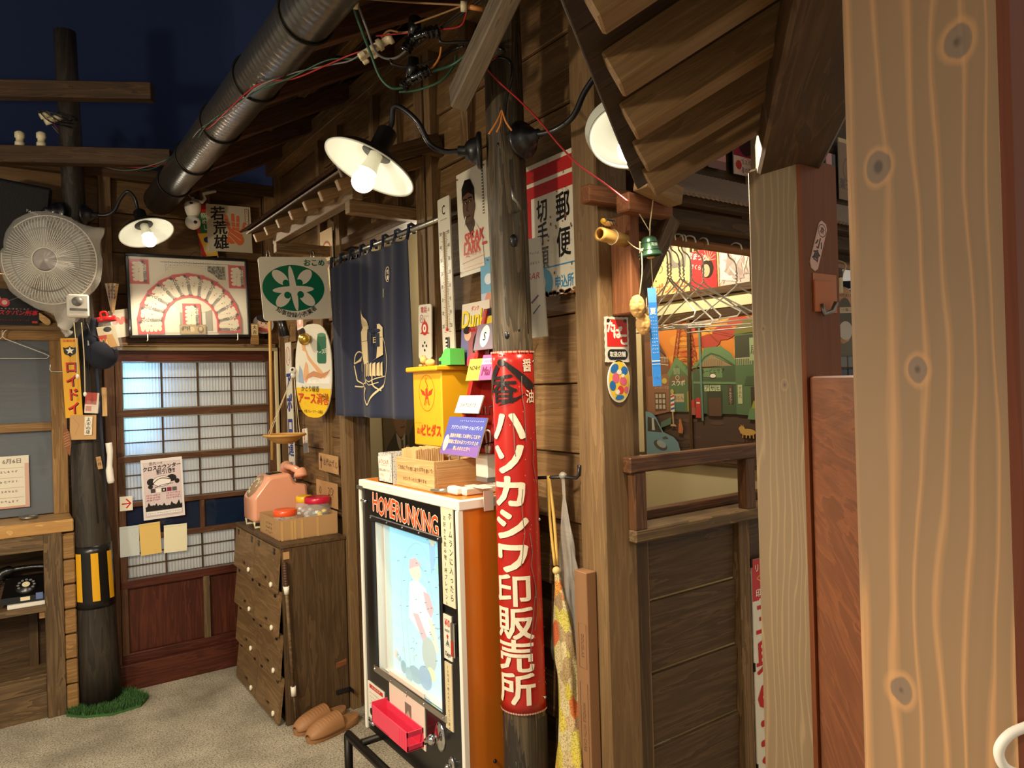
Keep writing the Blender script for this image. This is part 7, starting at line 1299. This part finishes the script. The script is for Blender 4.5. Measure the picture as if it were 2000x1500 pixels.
# bamboo tube with insect, strings, bell, faces
bt = thing('bamboo_tube', 'short cut bamboo tube with a straw insect tied to the stall bracket', 'bamboo', (1.38, 1.455, 1.995)); a, b = Vector((1.325, 1.452, 2.0)), Vector((1.432, 1.468, 1.995))
q_ = (b-a).to_track_quat('Z', 'Y').to_matrix().to_4x4(); Mt = Matrix.Translation(a) @ q_; L_ = (b-a).length
obj('tube', MB().lathe([(.0135, 0), (.0185, 0), (.019, .01), (.0185, L_*.5), (.020, L_*.52), (.0185, L_*.54), (.0185, L_), (.0135, L_), (.0135, .0)], 24), M_['bamboo'], bt, Mt); obj('cord_ring', MB().tube([Mt @ Vector((.020*math.cos(2*PI*i/16), .020*math.sin(2*PI*i/16), L_*.5)) for i in range(16)], .002, 6, closed=True), M_['string'], bt, Matrix())
ins = thing('straw_insect', 'little straw and wire insect perched on the bamboo tube', 'ornament', (1.35, 1.45, 2.028)); obj('body', MB().ball((1.352, 1.448, 2.030), .010, 12, 8, sc=(1.8, .8, .8)), M_['clay'], ins, Matrix()); obj('head', MB().ball((1.334, 1.446, 2.034), .008, 10, 8), plain('insect yellow', C(220, 170, 50), .5), ins, Matrix())
for k in range(6): s_ = 1 if k % 2 else -1; x = 1.342+.010*(k//2); obj('leg', MB().tube([(x, 1.448, 2.03), (x, 1.448+.014*s_, 2.038), (x+.004, 1.448+.022*s_, 2.018)], .0010, 5), M_['cblack'], ins, Matrix())
obj('wing', MB().box((1.36, 1.448, 2.040), (.03, .016, .002)), M_['cgrey'], ins, Matrix())
kk = Vector((1.428, 1.40, 1.955)); st_ = thing('hanging_string', 'knotted string tied from the bamboo tube with two carved faces below', 'string', kk)
for q in (((1.425, 1.45, 1.99), kk), ((1.432, 1.468, 2.0), kk), (kk, kk+Vector((.03, .0, .035))), (kk, kk+Vector((.025, 0, .002)))): obj('strand', MB().tube([q[0], mid(q[0], q[1])-Vector((0, 0, .004)), q[1]], .0015, 5, sub=3), M_['string'], st_, Matrix())
obj('strand', MB().tube([kk, kk+Vector((.0, .0, -.06)), (1.425, 1.41, 1.83)], .0017, 5, sub=4), M_['string'], st_, Matrix()); obj('strand', MB().tube([(1.425, 1.41, 1.835), (1.440, 1.41, 1.81), (1.447, 1.415, 1.785)], .0012, 5, sub=3), M_['string'], st_, Matrix()); obj('knot', MB().ball(kk, .005, 8, 6), M_['string'], st_, Matrix())
def face(lb, c, s):
    c = Vector(c); t = thing('walnut_ornament', lb, 'ornament', c); d = -(c-EYE); d.z = 0; M = Matrix.Translation(c) @ d.normalized().to_track_quat('Z', 'Y').to_matrix().to_4x4()
    d = d.normalized(); x = Vector((-d.y, d.x, 0)); M = Matrix(((x.x, 0, d.x, c.x), (x.y, 0, d.y, c.y), (0, 1, 0, c.z), (0, 0, 0, 1)))
    def fp(u, v):
        a, b = 2*PI*u, PI*(v-.5); q = Vector((math.cos(b)*math.cos(a)*.021, math.sin(b)*.031, math.cos(b)*math.sin(a)*.015)); n = noise.noise(q*160)*.0012
        if q.z > 0: n += .006*math.exp(-((q.x/.004)**2+((q.y+.002)/.009)**2))-.004*math.exp(-(((abs(q.x)-.009)/.004)**2+((q.y-.007)/.003)**2))-.003*math.exp(-((q.x/.008)**2+((q.y+.014)/.002)**2))
        return M @ (q*(1+n/.02)*s)
    obj('head', MB().grid(44, 36, fp), M_['clay'], t, Matrix())
    return t
face('pale carved walnut like face hanging on string, upper of two', (1.421, 1.415, 1.805), 1.0); face('pale carved walnut like face hanging on string, lower of two', (1.447, 1.42, 1.757), .95)
be = thing('wind_bell', 'green bronze wind bell hanging from the bracket beam by string', 'bell', (1.462, 1.40, 1.97)); T = Matrix.Translation((1.462, 1.40, 1.945)) @ Matrix.Rotation(-.10, 4, 'Y')
obj('body', MB().lathe([(.001, .052), (.012, .051), (.020, .045), (.0235, .032), (.026, .012), (.033, .002), (.034, -.003), (.031, -.003), (.024, .010), (.021, .03), (.001, .046)], 32), M_['bronze'], be, T)
for z in (.014, .034): obj('band', MB().tube([(( .0262 if z < .02 else .0236)*math.cos(2*PI*i/28), (.0262 if z < .02 else .0236)*math.sin(2*PI*i/28), z) for i in range(28)], .0012, 5, closed=True), M_['bronze'], be, T)
p = Pr(.024, .014, 0); p.text('鳳鈴', .5, .5, .010, C(190, 206, 190)); p.build(be, None, 'lettering', fr((1.453, 1.3757, 1.970), (1, -.25, 0), (0, .1, 1)))
obj('clapper', MB().ball((0, 0, -.006), .007, 10, 8, sc=(1.6, 1.6, .6)), M_['clay'], be, T); obj('string', MB().tube([(1.462, 1.40, 1.995), (1.464, 1.40, 2.03), (1.472, 1.39, 2.112)], .0020, 6), M_['string'], be, Matrix()); obj('string', MB().tube([(1.462, 1.40, 2.01), (1.445, 1.42, 2.06)], .0014, 5), M_['string'], be, Matrix()); obj('clapper_cord', MB().tube([(1.464, 1.40, 1.94), (1.468, 1.402, 1.90), (1.478, 1.41, 1.86)], .001, 5), M_['string'], be, Matrix())
M = fr((1.481, 1.412, 1.722), (.80, -.6, 0), (0.0, 0, 1)) @ Matrix.Rotation(.03, 4, 'Z'); s, p = sign('paper_streamer', 'long blue wish strip with white writing hanging from the wind bell', 'streamer', M, .023, .272, .0016, 'paper')
p.rect(0, 0, 1, 1, C(46, 128, 212)); p.rect(0, .85, 1, 1, C(90, 160, 226)); p.text('夏', .5, .76, .020, WH, .9, .03); [squig(p, .1, .9, .70-.036*k, .012, WH, 3) for k in range(11)]; p.rect(0, .25, 1, .26, WH); p.rect(0, .22, 1, .225, WH); squig(p, .2, .9, .1, .03, C(90, 160, 226), 3); p.build(s)
# bamboo rail with wire hangers
br = thing('bamboo_rail', 'brown bamboo pole across the stall opening holding wire hangers', 'rail', (1.9, 1.55, 2.03)); obj('pole', MB().cyl((1.515, 1.56, 2.038), (3.3, 1.55, 2.02), .0145, n=16), M_['oldbamboo'], br, Matrix())
for x in (1.60, 1.86, 2.12, 2.4): obj('node_ring', MB().tube([(x, 1.558+.0155*math.cos(2*PI*i/16), 2.036+.0155*math.sin(2*PI*i/16)-.005*(x-1.6)*.0) for i in range(16)], .002, 5, closed=True), M_['oldbamboo'], br, Matrix())
labs = ['white wire hanger nearest the corner post on the bamboo rail', 'second white wire hanger from the corner post on the bamboo rail', 'third white wire hanger from the corner post on the bamboo rail', 'fourth white wire hanger from the corner post, turned towards the viewer', 'fifth white wire hanger from the corner post, hanging apart from the first four', 'sixth white wire hanger from the corner post on the bamboo rail', 'last white wire hanger, alone near the square pillar on the bamboo rail']
h0 = None
for (x, yaw, tilt), lb in zip(((1.695, 62, 2), (1.715, 78, -4), (1.745, 92, 3), (1.768, 70, 0), (1.80, 100, 2), (1.865, 84, -2), (2.03, 98, 0)), labs):
    M = Matrix.Translation((x, 1.553, 2.034-.01*(x-1.7))) @ Matrix.Rotation(math.radians(yaw), 4, 'Z') @ Matrix.Rotation(math.radians(tilt), 4, 'Y')
    if h0 is None: h0 = hanger(M, lb, .42, .135, 'wire', 'wire hangers on the bamboo rail', .0025, .115)
    else: dup(h0, M, lb)
# painted sliding screens
MXf = MX; mu = thing('painted_screen', 'sliding screen painted with an orange sunset street under a red lattice tower', 'painting', (MXf, 2.04, 1.26)); MY = (1.52, 2.345); mw, mh = MY[1]-MY[0], .60
Mm = onR((MXf, (MY[0]+MY[1])/2, 1.56)); bd_ = obj('painted_board', MB().box((0, 0, -.006), (mw, mh, .010)), M_['paper'], mu, Mm)
for lo, hi, g in (((MXf-.008, MY[1], 1.25), (MXf+.01, MY[1]+.018, 1.88), 2), ((MXf-.008, MY[0], 1.852), (MXf+.01, MY[1]+.018, 1.885), 1), ((MXf-.008, MY[0], 1.245), (MXf+.01, MY[1]+.018, 1.262), 1), ((MXf-.012, 2.075, 1.262), (MXf+.01, 2.092, 1.852), 2)): abox('frame_bar', lo, hi, M_['dark'], mu, g, ch=.001)
sx = .61/mw
p = Pr(mw, mh, .0004, .00005); X = lambda u: u*sx; p.fade = (C(120, 106, 88), .20)
def P_(pts, c): p.poly([(X(u), v) for u, v in pts], c)
def Ln(pts, w, c, s=0): p.line([(X(u), v) for u, v in pts], w, c, s)
p.rect(0, .3, 1, 1, C(220, 132, 44))
random.seed(4)
for k in range(40): u, v = random.uniform(.15, 1.35), random.uniform(.55, 1.0); p.ell(X(u), v, random.uniform(.02, .08), random.uniform(.02, .05), random.choice((C(226, 150, 50), C(206, 96, 36), C(232, 170, 70), C(190, 70, 44))), 12, random.uniform(-.4, .4))
for u, v in ((.60, .83), (.72, .88), (.45, .62)): p.ell(X(u), v, .07, .05, C(180, 56, 44), 14)
p.rect(0, 0, 1, .335, C(62, 40, 36))
for k in range(24): p.ell(random.random(), random.uniform(.0, .30), random.uniform(.03, .10), .015, random.choice((C(70, 46, 40), C(54, 34, 34), C(80, 56, 46))), 10)
tw_ = C(150, 46, 44)
for a, b in (((.26, .64), (.335, 1.0)), ((.30, .66), (.355, 1.0)), ((.45, .66), (.405, 1.0)), ((.505, .63), (.43, 1.0))): Ln([a, b], .0045, tw_)
for k in range(9):
    v = .66+.038*k; l, r = .265+.0088*k, .495-.0078*k; Ln([(l, v), (r, v)], .0022, tw_); Ln([(l, v), (l+.045, v+.038)], .0016, tw_); Ln([(l+.04, v), (l+.006, v+.038)], .0016, tw_); Ln([(r, v), (r-.045, v+.038)], .0016, tw_); Ln([(r-.04, v), (r-.006, v+.038)], .0016, tw_)
    if k > 5: Ln([(l+.03, v), (r-.03, v+.038)], .0016, tw_)
Ln([(.30, .655), (.34, .70), (.38, .715), (.42, .70), (.455, .65)], .004, tw_, 4)
br_, br2 = C(120, 78, 58), C(146, 100, 76)
P_([(0, .30), (.235, .34), (.235, .72), (.06, .86), (0, .86)], br_); P_([(0, .86), (.06, .86), (.22, .74), (.10, .92), (0, .95)], C(92, 62, 50)); P_([(.02, .30), (.23, .34), (.23, .62), (.02, .60)], br2); Ln([(.08, .70), (.23, .68)], .004, C(206, 190, 160)); Ln([(.08, .75), (.23, .73)], .003, C(206, 190, 160)); [Ln([(.09+.015*k, .70), (.09+.015*k, .745)], .0018, C(206, 190, 160)) for k in range(10)]
P_([(.09, .34), (.20, .35), (.20, .48), (.09, .48)], C(84, 56, 46)); [P_([(.097+.035*i, .36+.04*j), (.122+.035*i, .36+.04*j), (.122+.035*i, .39+.04*j), (.097+.035*i, .39+.04*j)], C(190, 180, 160)) for i in range(3) for j in range(3)]
p.ell(X(.19), .565, .018, .022, C(206, 190, 90), 14); p.text('スーパーバス', X(.16), .515, .016, C(220, 200, 180), .9)
g1, g2, g3 = C(74, 112, 74), C(52, 84, 58), C(96, 138, 92)
P_([(.235, .34), (.47, .34), (.47, .60), (.42, .66), (.31, .73), (.235, .62)], g1); P_([(.22, .62), (.31, .74), (.45, .60), (.45, .56), (.31, .68), (.235, .58)], g3); [Ln([(.285+.012*k, .61), (.285+.012*k, .655)], .002, C(200, 210, 170)) for k in range(5)]; P_([(.25, .55), (.40, .55), (.40, .60), (.25, .60)], C(110, 90, 66)); p.text('スウポ', X(.32), .545, .026, C(226, 220, 196), bold=.03); p.ring(X(.315), .585, .012, .016, .002, C(226, 220, 196), 14); P_([(.27, .41), (.37, .41), (.37, .47), (.27, .47)], C(190, 170, 130)); p.text('島とん', X(.32), .44, .02, BK); P_([(.28, .345), (.37, .345), (.37, .41), (.28, .41)], C(56, 110, 96)); P_([(.40, .345), (.44, .345), (.44, .48), (.42, .50), (.40, .48)], C(160, 150, 60))
P_([(.46, .33), (.815, .33), (.815, .66), (.46, .64)], g2); P_([(.44, .645), (.53, .72), (.56, .785), (.70, .79), (.78, .74), (.83, .665), (.80, .655), (.62, .735), (.50, .655)], g3); P_([(.50, .655), (.62, .735), (.79, .655)], C(150, 130, 96)); [Ln([(.545+.016*k, .66), (.545+.016*k, .69+.004*(5-abs(5-k)))], .0018, C(90, 76, 56)) for k in range(11)]; Ln([(.485, .645), (.62, .745), (.82, .648)], .006, g2, 3)
P_([(.55, .585), (.71, .575), (.71, .64), (.55, .645)], g3); p.text('ルービヒサア', X(.63), .622, .022, BK, .9, .02); p.ell(X(.63), .59, .022, .016, WH, 12); p.ring(X(.63), .59, .02, .016, .003, BK, 12); P_([(.46, .555), (.82, .545), (.82, .53), (.46, .54)], g3)
for k, c in enumerate('アサヒ'): P_([(.555+.047*k, .485), (.597+.047*k, .485), (.597+.047*k, .525), (.555+.047*k, .525)], C(186, 204, 160)); p.glyph(c, X(.576+.047*k), .505, .022, BK, 1, .03)
P_([(.575, .32), (.70, .32), (.70, .485), (.575, .485)], C(28, 52, 40)); P_([(.59, .315), (.69, .315), (.69, .44), (.59, .44)], C(84, 52, 40)); P_([(.75, .40), (.79, .40), (.79, .525), (.75, .525)], C(70, 60, 50)); p.vtext('ミルクフー', X(.77), .505, .014, WH)
P_([(.815, .33), (1.36, .30), (1.36, .86), (.815, .86)], g1); P_([(.815, .70), (1.36, .72), (1.36, .86), (.82, .85)], C(44, 60, 48)); P_([(.81, .86), (1.36, .88), (1.36, .97), (.9, .95), (.82, .90)], C(110, 110, 50)); Ln([(.82, .70), (1.36, .70)], .004, C(190, 180, 150)); [Ln([(.83+.014*k, .655), (.83+.014*k, .70)], .002, C(206, 196, 160)) for k in range(9)]; P_([(.93, .68), (1.2, .68), (1.2, .83), (.93, .83)], C(150, 176, 130)); p.text('居酒', X(1.0), .75, .04, BK); P_([(.88, .52), (1.36, .50), (1.36, .58), (.90, .58)], g2); P_([(.93, .37), (1.36, .35), (1.36, .51), (.93, .51)], C(40, 30, 28)); P_([(.83, .40), (.865, .40), (.865, .525), (.83, .525)], C(190, 196, 150)); p.vtext('すみれ', X(.848), .515, .016, BK); P_([(.90, .30), (1.36, .27), (1.36, .36), (.92, .37)], g3); P_([(.93, .37), (1.2, .37), (1.1, .42), (.95, .42)], C(150, 160, 60))
Ln([(.535, .28), (.525, .97)], .010, C(88, 134, 124)); P_([(.48, .93), (.565, .93), (.565, .975), (.48, .975)], C(40, 70, 60)); Ln([(.56, .94), (.64, .90), (.80, .86)], .0018, BK); Ln([(.55, .94), (.70, .81)], .0015, BK); Ln([(.47, .88), (.42, .70), (.40, .64)], .0015, BK); p.ring(X(.60), .965, .012, .008, .002, BK, 8)
for (u, v, w, h) in ((.50, .30, .045, .145), (.455, .33, .028, .10)): P_([(u-w/2, v), (u+w/2, v), (u+w/2, v+h*.9), (u, v+h), (u-w/2, v+h*.9)], C(196, 34, 40))
P_([(.485, .40), (.515, .40), (.515, .41), (.485, .41)], WH); P_([(.43, .32), (.475, .32), (.475, .37), (.43, .37)], C(160, 90, 70))
P_([(.248, .34), (.285, .34), (.285, .47), (.25, .46)], WH); [P_([(.25, .35+.03*k), (.284, .36+.03*k), (.284, .375+.03*k), (.25, .365+.03*k)], (C(50, 80, 150), C(190, 50, 60))[k % 2]) for k in range(4)]; Ln([(.266, .34), (.27, .25)], .008, C(190, 160, 120)); P_([(.24, .235), (.30, .235), (.285, .25), (.25, .25)], C(190, 160, 120)); p.ell(X(.267), .485, .012, .02, C(190, 170, 90), 10); P_([(.15, .22), (.25, .25), (.25, .30), (.15, .26)], C(70, 110, 96))
cb_ = C(112, 158, 176); P_([(0, 0), (.345, 0), (.31, .12), (.27, .155), (.17, .19), (.10, .30), (.06, .33), (0, .34)], cb_); P_([(.015, .19), (.16, .185), (.10, .28), (.02, .30)], C(36, 34, 34)); P_([(.06, .20), (.09, .20), (.08, .29), (.06, .29)], C(190, 200, 200)); p.ell(X(.14), .09, .05, .035, C(70, 70, 72), 18, -.3); p.ell(X(.15), .10, .035, .025, C(160, 180, 186), 18, -.3); P_([(.16, .15), (.20, .16), (.22, .14), (.17, .135)], C(70, 80, 84))
ct_ = C(190, 110, 60); P_([(.315, .19), (.355, .185), (.36, .22), (.345, .27), (.33, .275), (.32, .25)], ct_); P_([(.322, .27), (.327, .295), (.334, .277), (.342, .295), (.346, .27)], ct_)
ct2 = C(206, 160, 80); p.ell(X(.90), .215, .045, .022, ct2, 16); p.ell(X(.855), .235, .018, .018, ct2, 12); P_([(.845, .245), (.85, .265), (.858, .25), (.866, .263), (.87, .245)], ct2); [Ln([(.865+.025*k, .21), (.86+.028*k, .175)], .005, ct2) for k in range(4)]; Ln([(.94, .22), (.97, .21), (1.0, .205)], .004, ct2, 3)
p.build(bd_, M_['print'], 'painting')
abox('cream_rail', (MX-.004, 1.40, 1.888), (MX+.014, 2.47, 1.942), M_['cream'], None, 1, label='cream painted board above the street painting in the stall', cat='board'); abox('picture_rail', (MX-.02, 1.40, 1.944), (MX+.014, 2.40, 1.975), M_['dark'], None, 1, label='dark timber picture rail carrying record sleeves in the stall', cat='rail')
def sleeve(lb, y, z, w, h, fn, mat='shiny', yaw=0, name='record_sleeve', cat='record', X_=MX-.012):
    s, p = sign(name, lb, cat, onR((X_, y, z), 0, random.uniform(-1.5, 1.5)), w, h, .004, 'paper'); fn(p); p.build(s, M_[mat]); return s
def f_suit(p): p.rect(0, 0, 1, 1, C(180, 196, 214)); p.rect(0, 0, 1, .35, C(130, 80, 56)); p.poly([(.3, .05), (.45, .05), (.5, .45), (.6, .05), (.7, .05), (.66, .6), (.6, .9), (.36, .9), (.28, .6)], C(18, 18, 22)); p.ell(.48, .93, .09, .06, C(206, 160, 130)); squig(p, .1, .9, .1, .03, C(190, 160, 90), 4)
def f_tea(p): p.rect(0, 0, 1, 1, C(214, 190, 130)); p.vtext('茶入り', .2, .88, .046, C(80, 60, 40), 1.1); p.text('ポン菓子', .52, .17, .050, C(190, 96, 60), .95, .03); p.ell(.66, .80, .22, .16, C(110, 106, 100)); p.poly([(.46, .45), (.9, .45), (.94, .80), (.42, .80)], C(120, 116, 108)); p.ell(.68, .66, .14, .14, C(206, 180, 130)); [p.circ(x, y, .005, C(110, 90, 60), 8) for x, y in ((.07, .95), (.07, .3), (.9, .95))]
def f_red(p): p.rect(0, 0, 1, 1, C(200, 40, 50)); p.ell(.66, .5, .24, .24, C(30, 22, 24)); p.ell(.60, .46, .15, .16, C(216, 150, 120)); p.text('恋まつり', .3, .84, .03, C(236, 200, 190), .9, .03, rot=-.3); p.text('さくら', .22, .6, .022, C(236, 200, 190), .9, .02, rot=-.3); [p.line([(.7, .7), (.7+.3*math.cos(a), .7+.3*math.sin(a))], .002, C(230, 160, 130)) for a in [i*.4 for i in range(8)]]
def f_foil(p):
    p.rect(0, 0, 1, 1, C(186, 172, 164))
    for k in range(26): p.poly([(random.random(), random.random()) for _ in range(3)], random.choice((C(214, 200, 190), C(150, 136, 130), C(206, 180, 176), C(170, 150, 144))))
    p.rect(0, 0, .05, 1, C(206, 150, 110))
sleeve('film photo of a dark suited figure behind the wind bell', 2.335, 2.085, .10, .20, f_suit, name='photo_card', cat='photo'); sleeve('small photo strip of two figures below the dark suited photo', 2.345, 1.955, .09, .065, lambda p: (p.rect(0, 0, 1, 1, C(190, 170, 150)), p.rect(0, 0, .4, 1, C(40, 32, 30)), p.ell(.6, .5, .15, .35, C(150, 150, 156))), name='photo_card', cat='photo', X_=MX-.03)
sleeve('cream shop card with brown characters behind the hanger hooks', 2.165, 2.10, .205, .30, f_tea, 'print', name='shop_card', cat='sign'); sleeve('red record sleeve with a dark haired head behind the hangers', 1.99, 2.055, .135, .165, f_red)
sleeve('silvery record sleeve in creased film, left of the two on the rail', 1.84, 2.06, .15, .17, f_foil); sleeve('silvery record sleeve in creased film, beside the square pillar', 1.685, 2.06, .14, .17, f_foil)
for k, y in enumerate((1.98, 1.82, 1.66)): sleeve(('dark record sleeve above the red sleeve behind the bamboo rail', 'pale record sleeve above the silvery sleeve behind the bamboo rail', 'pale record sleeve highest beside the square pillar')[k], y, 2.215, .15, .12, f_foil if k else (lambda p: (p.rect(0, 0, 1, 1, C(50, 44, 50)), p.rect(0, 0, 1, .15, C(130, 120, 120)))))
def f_up(p): p.rect(0, 0, 1, 1, C(150, 40, 70)); p.ell(.5, .75, .3, .3, C(60, 30, 40)); p.rect(0, 0, 1, .42, C(226, 196, 180)); p.circ(.2, .22, .018, C(200, 60, 60)); p.text('カスバの女', .62, .30, .022, BK, .85); p.text('星の流れに', .62, .12, .022, BK, .85); p.ring(.5, .21, .5, .21, .002, C(200, 80, 70), 4)
for lb, x, z, w, h, fn in (('pink record sleeve with a white title slip above the rusty eave', 2.165, 2.39, .15, .17, f_up), ('pink edged sleeve left of the title slip sleeve above the rusty eave', 2.01, 2.385, .10, .15, lambda p: (p.rect(0, 0, 1, 1, C(190, 120, 120)), p.rect(0, 0, 1, .2, C(120, 60, 50)))), ('old brown printed box lid behind the square pillar', 2.83, 2.43, .16, .27, lambda p: (p.rect(0, 0, 1, 1, C(120, 84, 50)), p.text('菓子', .3, .25, .05, C(40, 26, 16), .9, .03), p.ring(.5, .5, .3, .2, .004, C(60, 40, 24), 14), p.rect(0, .93, 1, 1, C(190, 166, 110)))), ('pink striped paper beside the old box lid behind the square pillar', 2.70, 2.36, .07, .26, lambda p: (p.rect(0, 0, 1, 1, C(200, 140, 140)), p.rect(.6, 0, 1, 1, C(30, 26, 28))))):
    s, p = sign('record_sleeve' if 'sleeve' in lb.split(' above')[0] else 'shop_card', lb, 'record' if 'sleeve' in lb.split(' above')[0] else 'card', fr((x*1.1, 1.765, 1.6+(z-1.6)*1.1), (1, 0, 0), (0, 0, 1)), w, h, .004, 'paper'); fn(p); p.build(s, M_['shiny'])
# tall enamel sign on the stall front
s, p = sign('enamel_strip_sign', 'tall white enamel sign with red top and red katakana on the stall front', 'sign', fr((2.235, 1.588, .52), (1, 0, 0), (0, 0, 1)), .255, .90, .005, 'enamel')
rr = C(188, 34, 36); p.rect(0, .845, 1, 1, rr); p.rect(0, .84, .14, 1, rr); ye = C(214, 170, 70); p.line([(.10, .925), (.5, .985), (.90, .925), (.5, .865), (.10, .925)], .003, ye); p.line([(.22, .925), (.5, .965), (.78, .925), (.5, .885), (.22, .925)], .002, ye); p.text('SANKEI', .30, .962, .019, ye, .9, .02, rot=.22); p.text('TRADE', .35, .893, .019, ye, .9, .02, rot=-.22); p.text('ミ', .45, .945, .03, ye); p.line([(.38, .93), (.42, .91), (.5, .905), (.58, .93)], .006, ye, 4); p.text('リ', .10, .965, .028, WH, bold=.03); p.text('印', .12, .868, .030, WH, bold=.03)
p.vtext('三興のコンブ', .33, .835, .125, rr, 1.06, 1.25, .06); p.build(s, M_['gloss'])
for z in (.96, .60, .25): obj('rust_chip', MB().box((-.128, z-.52, .001), (.008, .03, .006)), M_['iron'], s)
# ================================================================ on the square pillars
F2 = .8198
s, p = sign('name_sticker', 'slanted pink paper votive sticker with black characters on the square pillar', 'sticker', fr((1.327, F2-.0006, 1.858), (1, 0, 0), (0, 0, 1)) @ Matrix.Rotation(math.radians(-24), 4, 'Z'), .030, .105, .0008, 'paper', poly=[(-.015, -.043), (-.006, -.0525), (.008, -.0525), (.015, -.044), (.015, .044), (.008, .0525), (-.008, .0525), (-.015, .044)])
p.poly([(x/.03+.5, y/.105+.5) for x, y in [(-.014, -.043), (-.006, -.0515), (.008, -.0515), (.014, -.044), (.014, .044), (.008, .0515), (-.008, .0515), (-.014, .044)]], C(236, 190, 176)); p.ring(.5, .82, .42, .12, .0016, BK, 20); p.text('京', .5, .82, .014, BK, bold=.05); p.vtext('小倉', .5, .66, .025, BK, 1.05, 1, .06); p.build(s)
tq = thing('tape_square', 'square of brown tape over a metal hook on the square pillar', 'tape', (1.335, F2, 1.765)); obj('tape_sheet', MB().box((1.345, F2-.001, 1.765), (.082, .0012, .076)), plain('amber tape', C(196, 116, 66), .3), tq, Matrix()); obj('tape_lump', MB().box((1.338, F2-.003, 1.758), (.068, .004, .062), ch=.0015), plain('amber tape lump', C(204, 112, 54), .3), tq, Matrix()); obj('hook', MB().tube([(1.325, F2-.004, 1.742), (1.330, F2-.008, 1.722), (1.345, F2-.016, 1.728), (1.352, F2-.02, 1.745)], .005, 8), M_['steel'], tq, Matrix())
sh_ = thing('school_shoe', 'beige indoor school shoe hanging by string behind the square pillar', 'shoe', (2.62, 1.50, 1.83)); Msh = fr((2.555, 1.49, 1.825), (.8, -.6, 0), (0, 0, 1))
def shp(u, v): a = 2*PI*u; w = .044*(1+.12*math.sin(v*PI*1.4)); yv = (.5-v)*.215; k = math.sin(PI*min(1, max(0, v)))**.35; return Msh @ Vector((w*k*math.cos(a), yv, .026*k*math.sin(a)))
obj('sole', MB().grid(28, 24, shp), plain('beige canvas', C(206, 160, 126), .7), sh_, Matrix())
p = Pr(.09, .215, .0265); p.ell(.5, .42, .30, .36, C(96, 92, 84)); p.ell(.5, .22, .27, .16, C(206, 200, 190)); p.poly([(.16, .62), (.84, .62), (.84, .52), (.16, .52)], C(206, 186, 160)); p.text('おけすけ', .5, .82, .014, C(60, 46, 34), .9, jit=.3); p.text('一年', .5, .57, .013, C(60, 46, 34)); p.build(sh_, None, 'opening', Msh)
obj('dark_band', MB().box((0, .112, -.012), (.10, .028, .02), ch=.004), M_['navycloth'], sh_, Msh); obj('string', MB().tube([Msh @ Vector((0, .11, 0)), Msh @ Vector((.006, .15, 0)), Msh @ Vector((.016, .19, 0)), (2.56, 1.55, 2.045), (2.55, 1.56, 2.045)], .003, 6, sub=4), M_['string'], sh_, Matrix())
tw2 = thing('wall_tiled', None, None, (2.75, 1.7, 1.62), kind='structure'); obj('grout', MB().box((2.8, 1.72, 1.72), (.9, .02, .50)), plain('grey tile grout', C(120, 114, 100), .8), tw2, Matrix())
for i in range(14):
    for j in range(2): obj('tile', MB().box((2.42+.062*i, 1.705, 1.605+.052*j), (.056, .012, .046), ch=.003), plain('dark blue tile', C(46, 60, 84), .2) if (i, j) == (0, 0) else bpy.data.materials['dark blue tile'] if j == 0 else M_['cgrey'], tw2, Matrix())
cl_ = thing('white_cable_loop', 'blurred loop of thick white cable at the lower right picture corner', 'cable', (.60, .22, 1.32)); cpt = [Vector((0.5884, 0.1976, 1.361)), Vector((0.5738, 0.2079, 1.355)), Vector((0.5636, 0.2151, 1.35)), Vector((0.5574, 0.2195, 1.342)), Vector((0.5566, 0.2201, 1.334)), Vector((0.5605, 0.2174, 1.326)), Vector((0.5702, 0.2106, 1.321)), Vector((0.5874, 0.1984, 1.318))]
obj('loop', MB().tube(cpt, .0034, 12, sub=8), M_['cwhite'], cl_, Matrix())
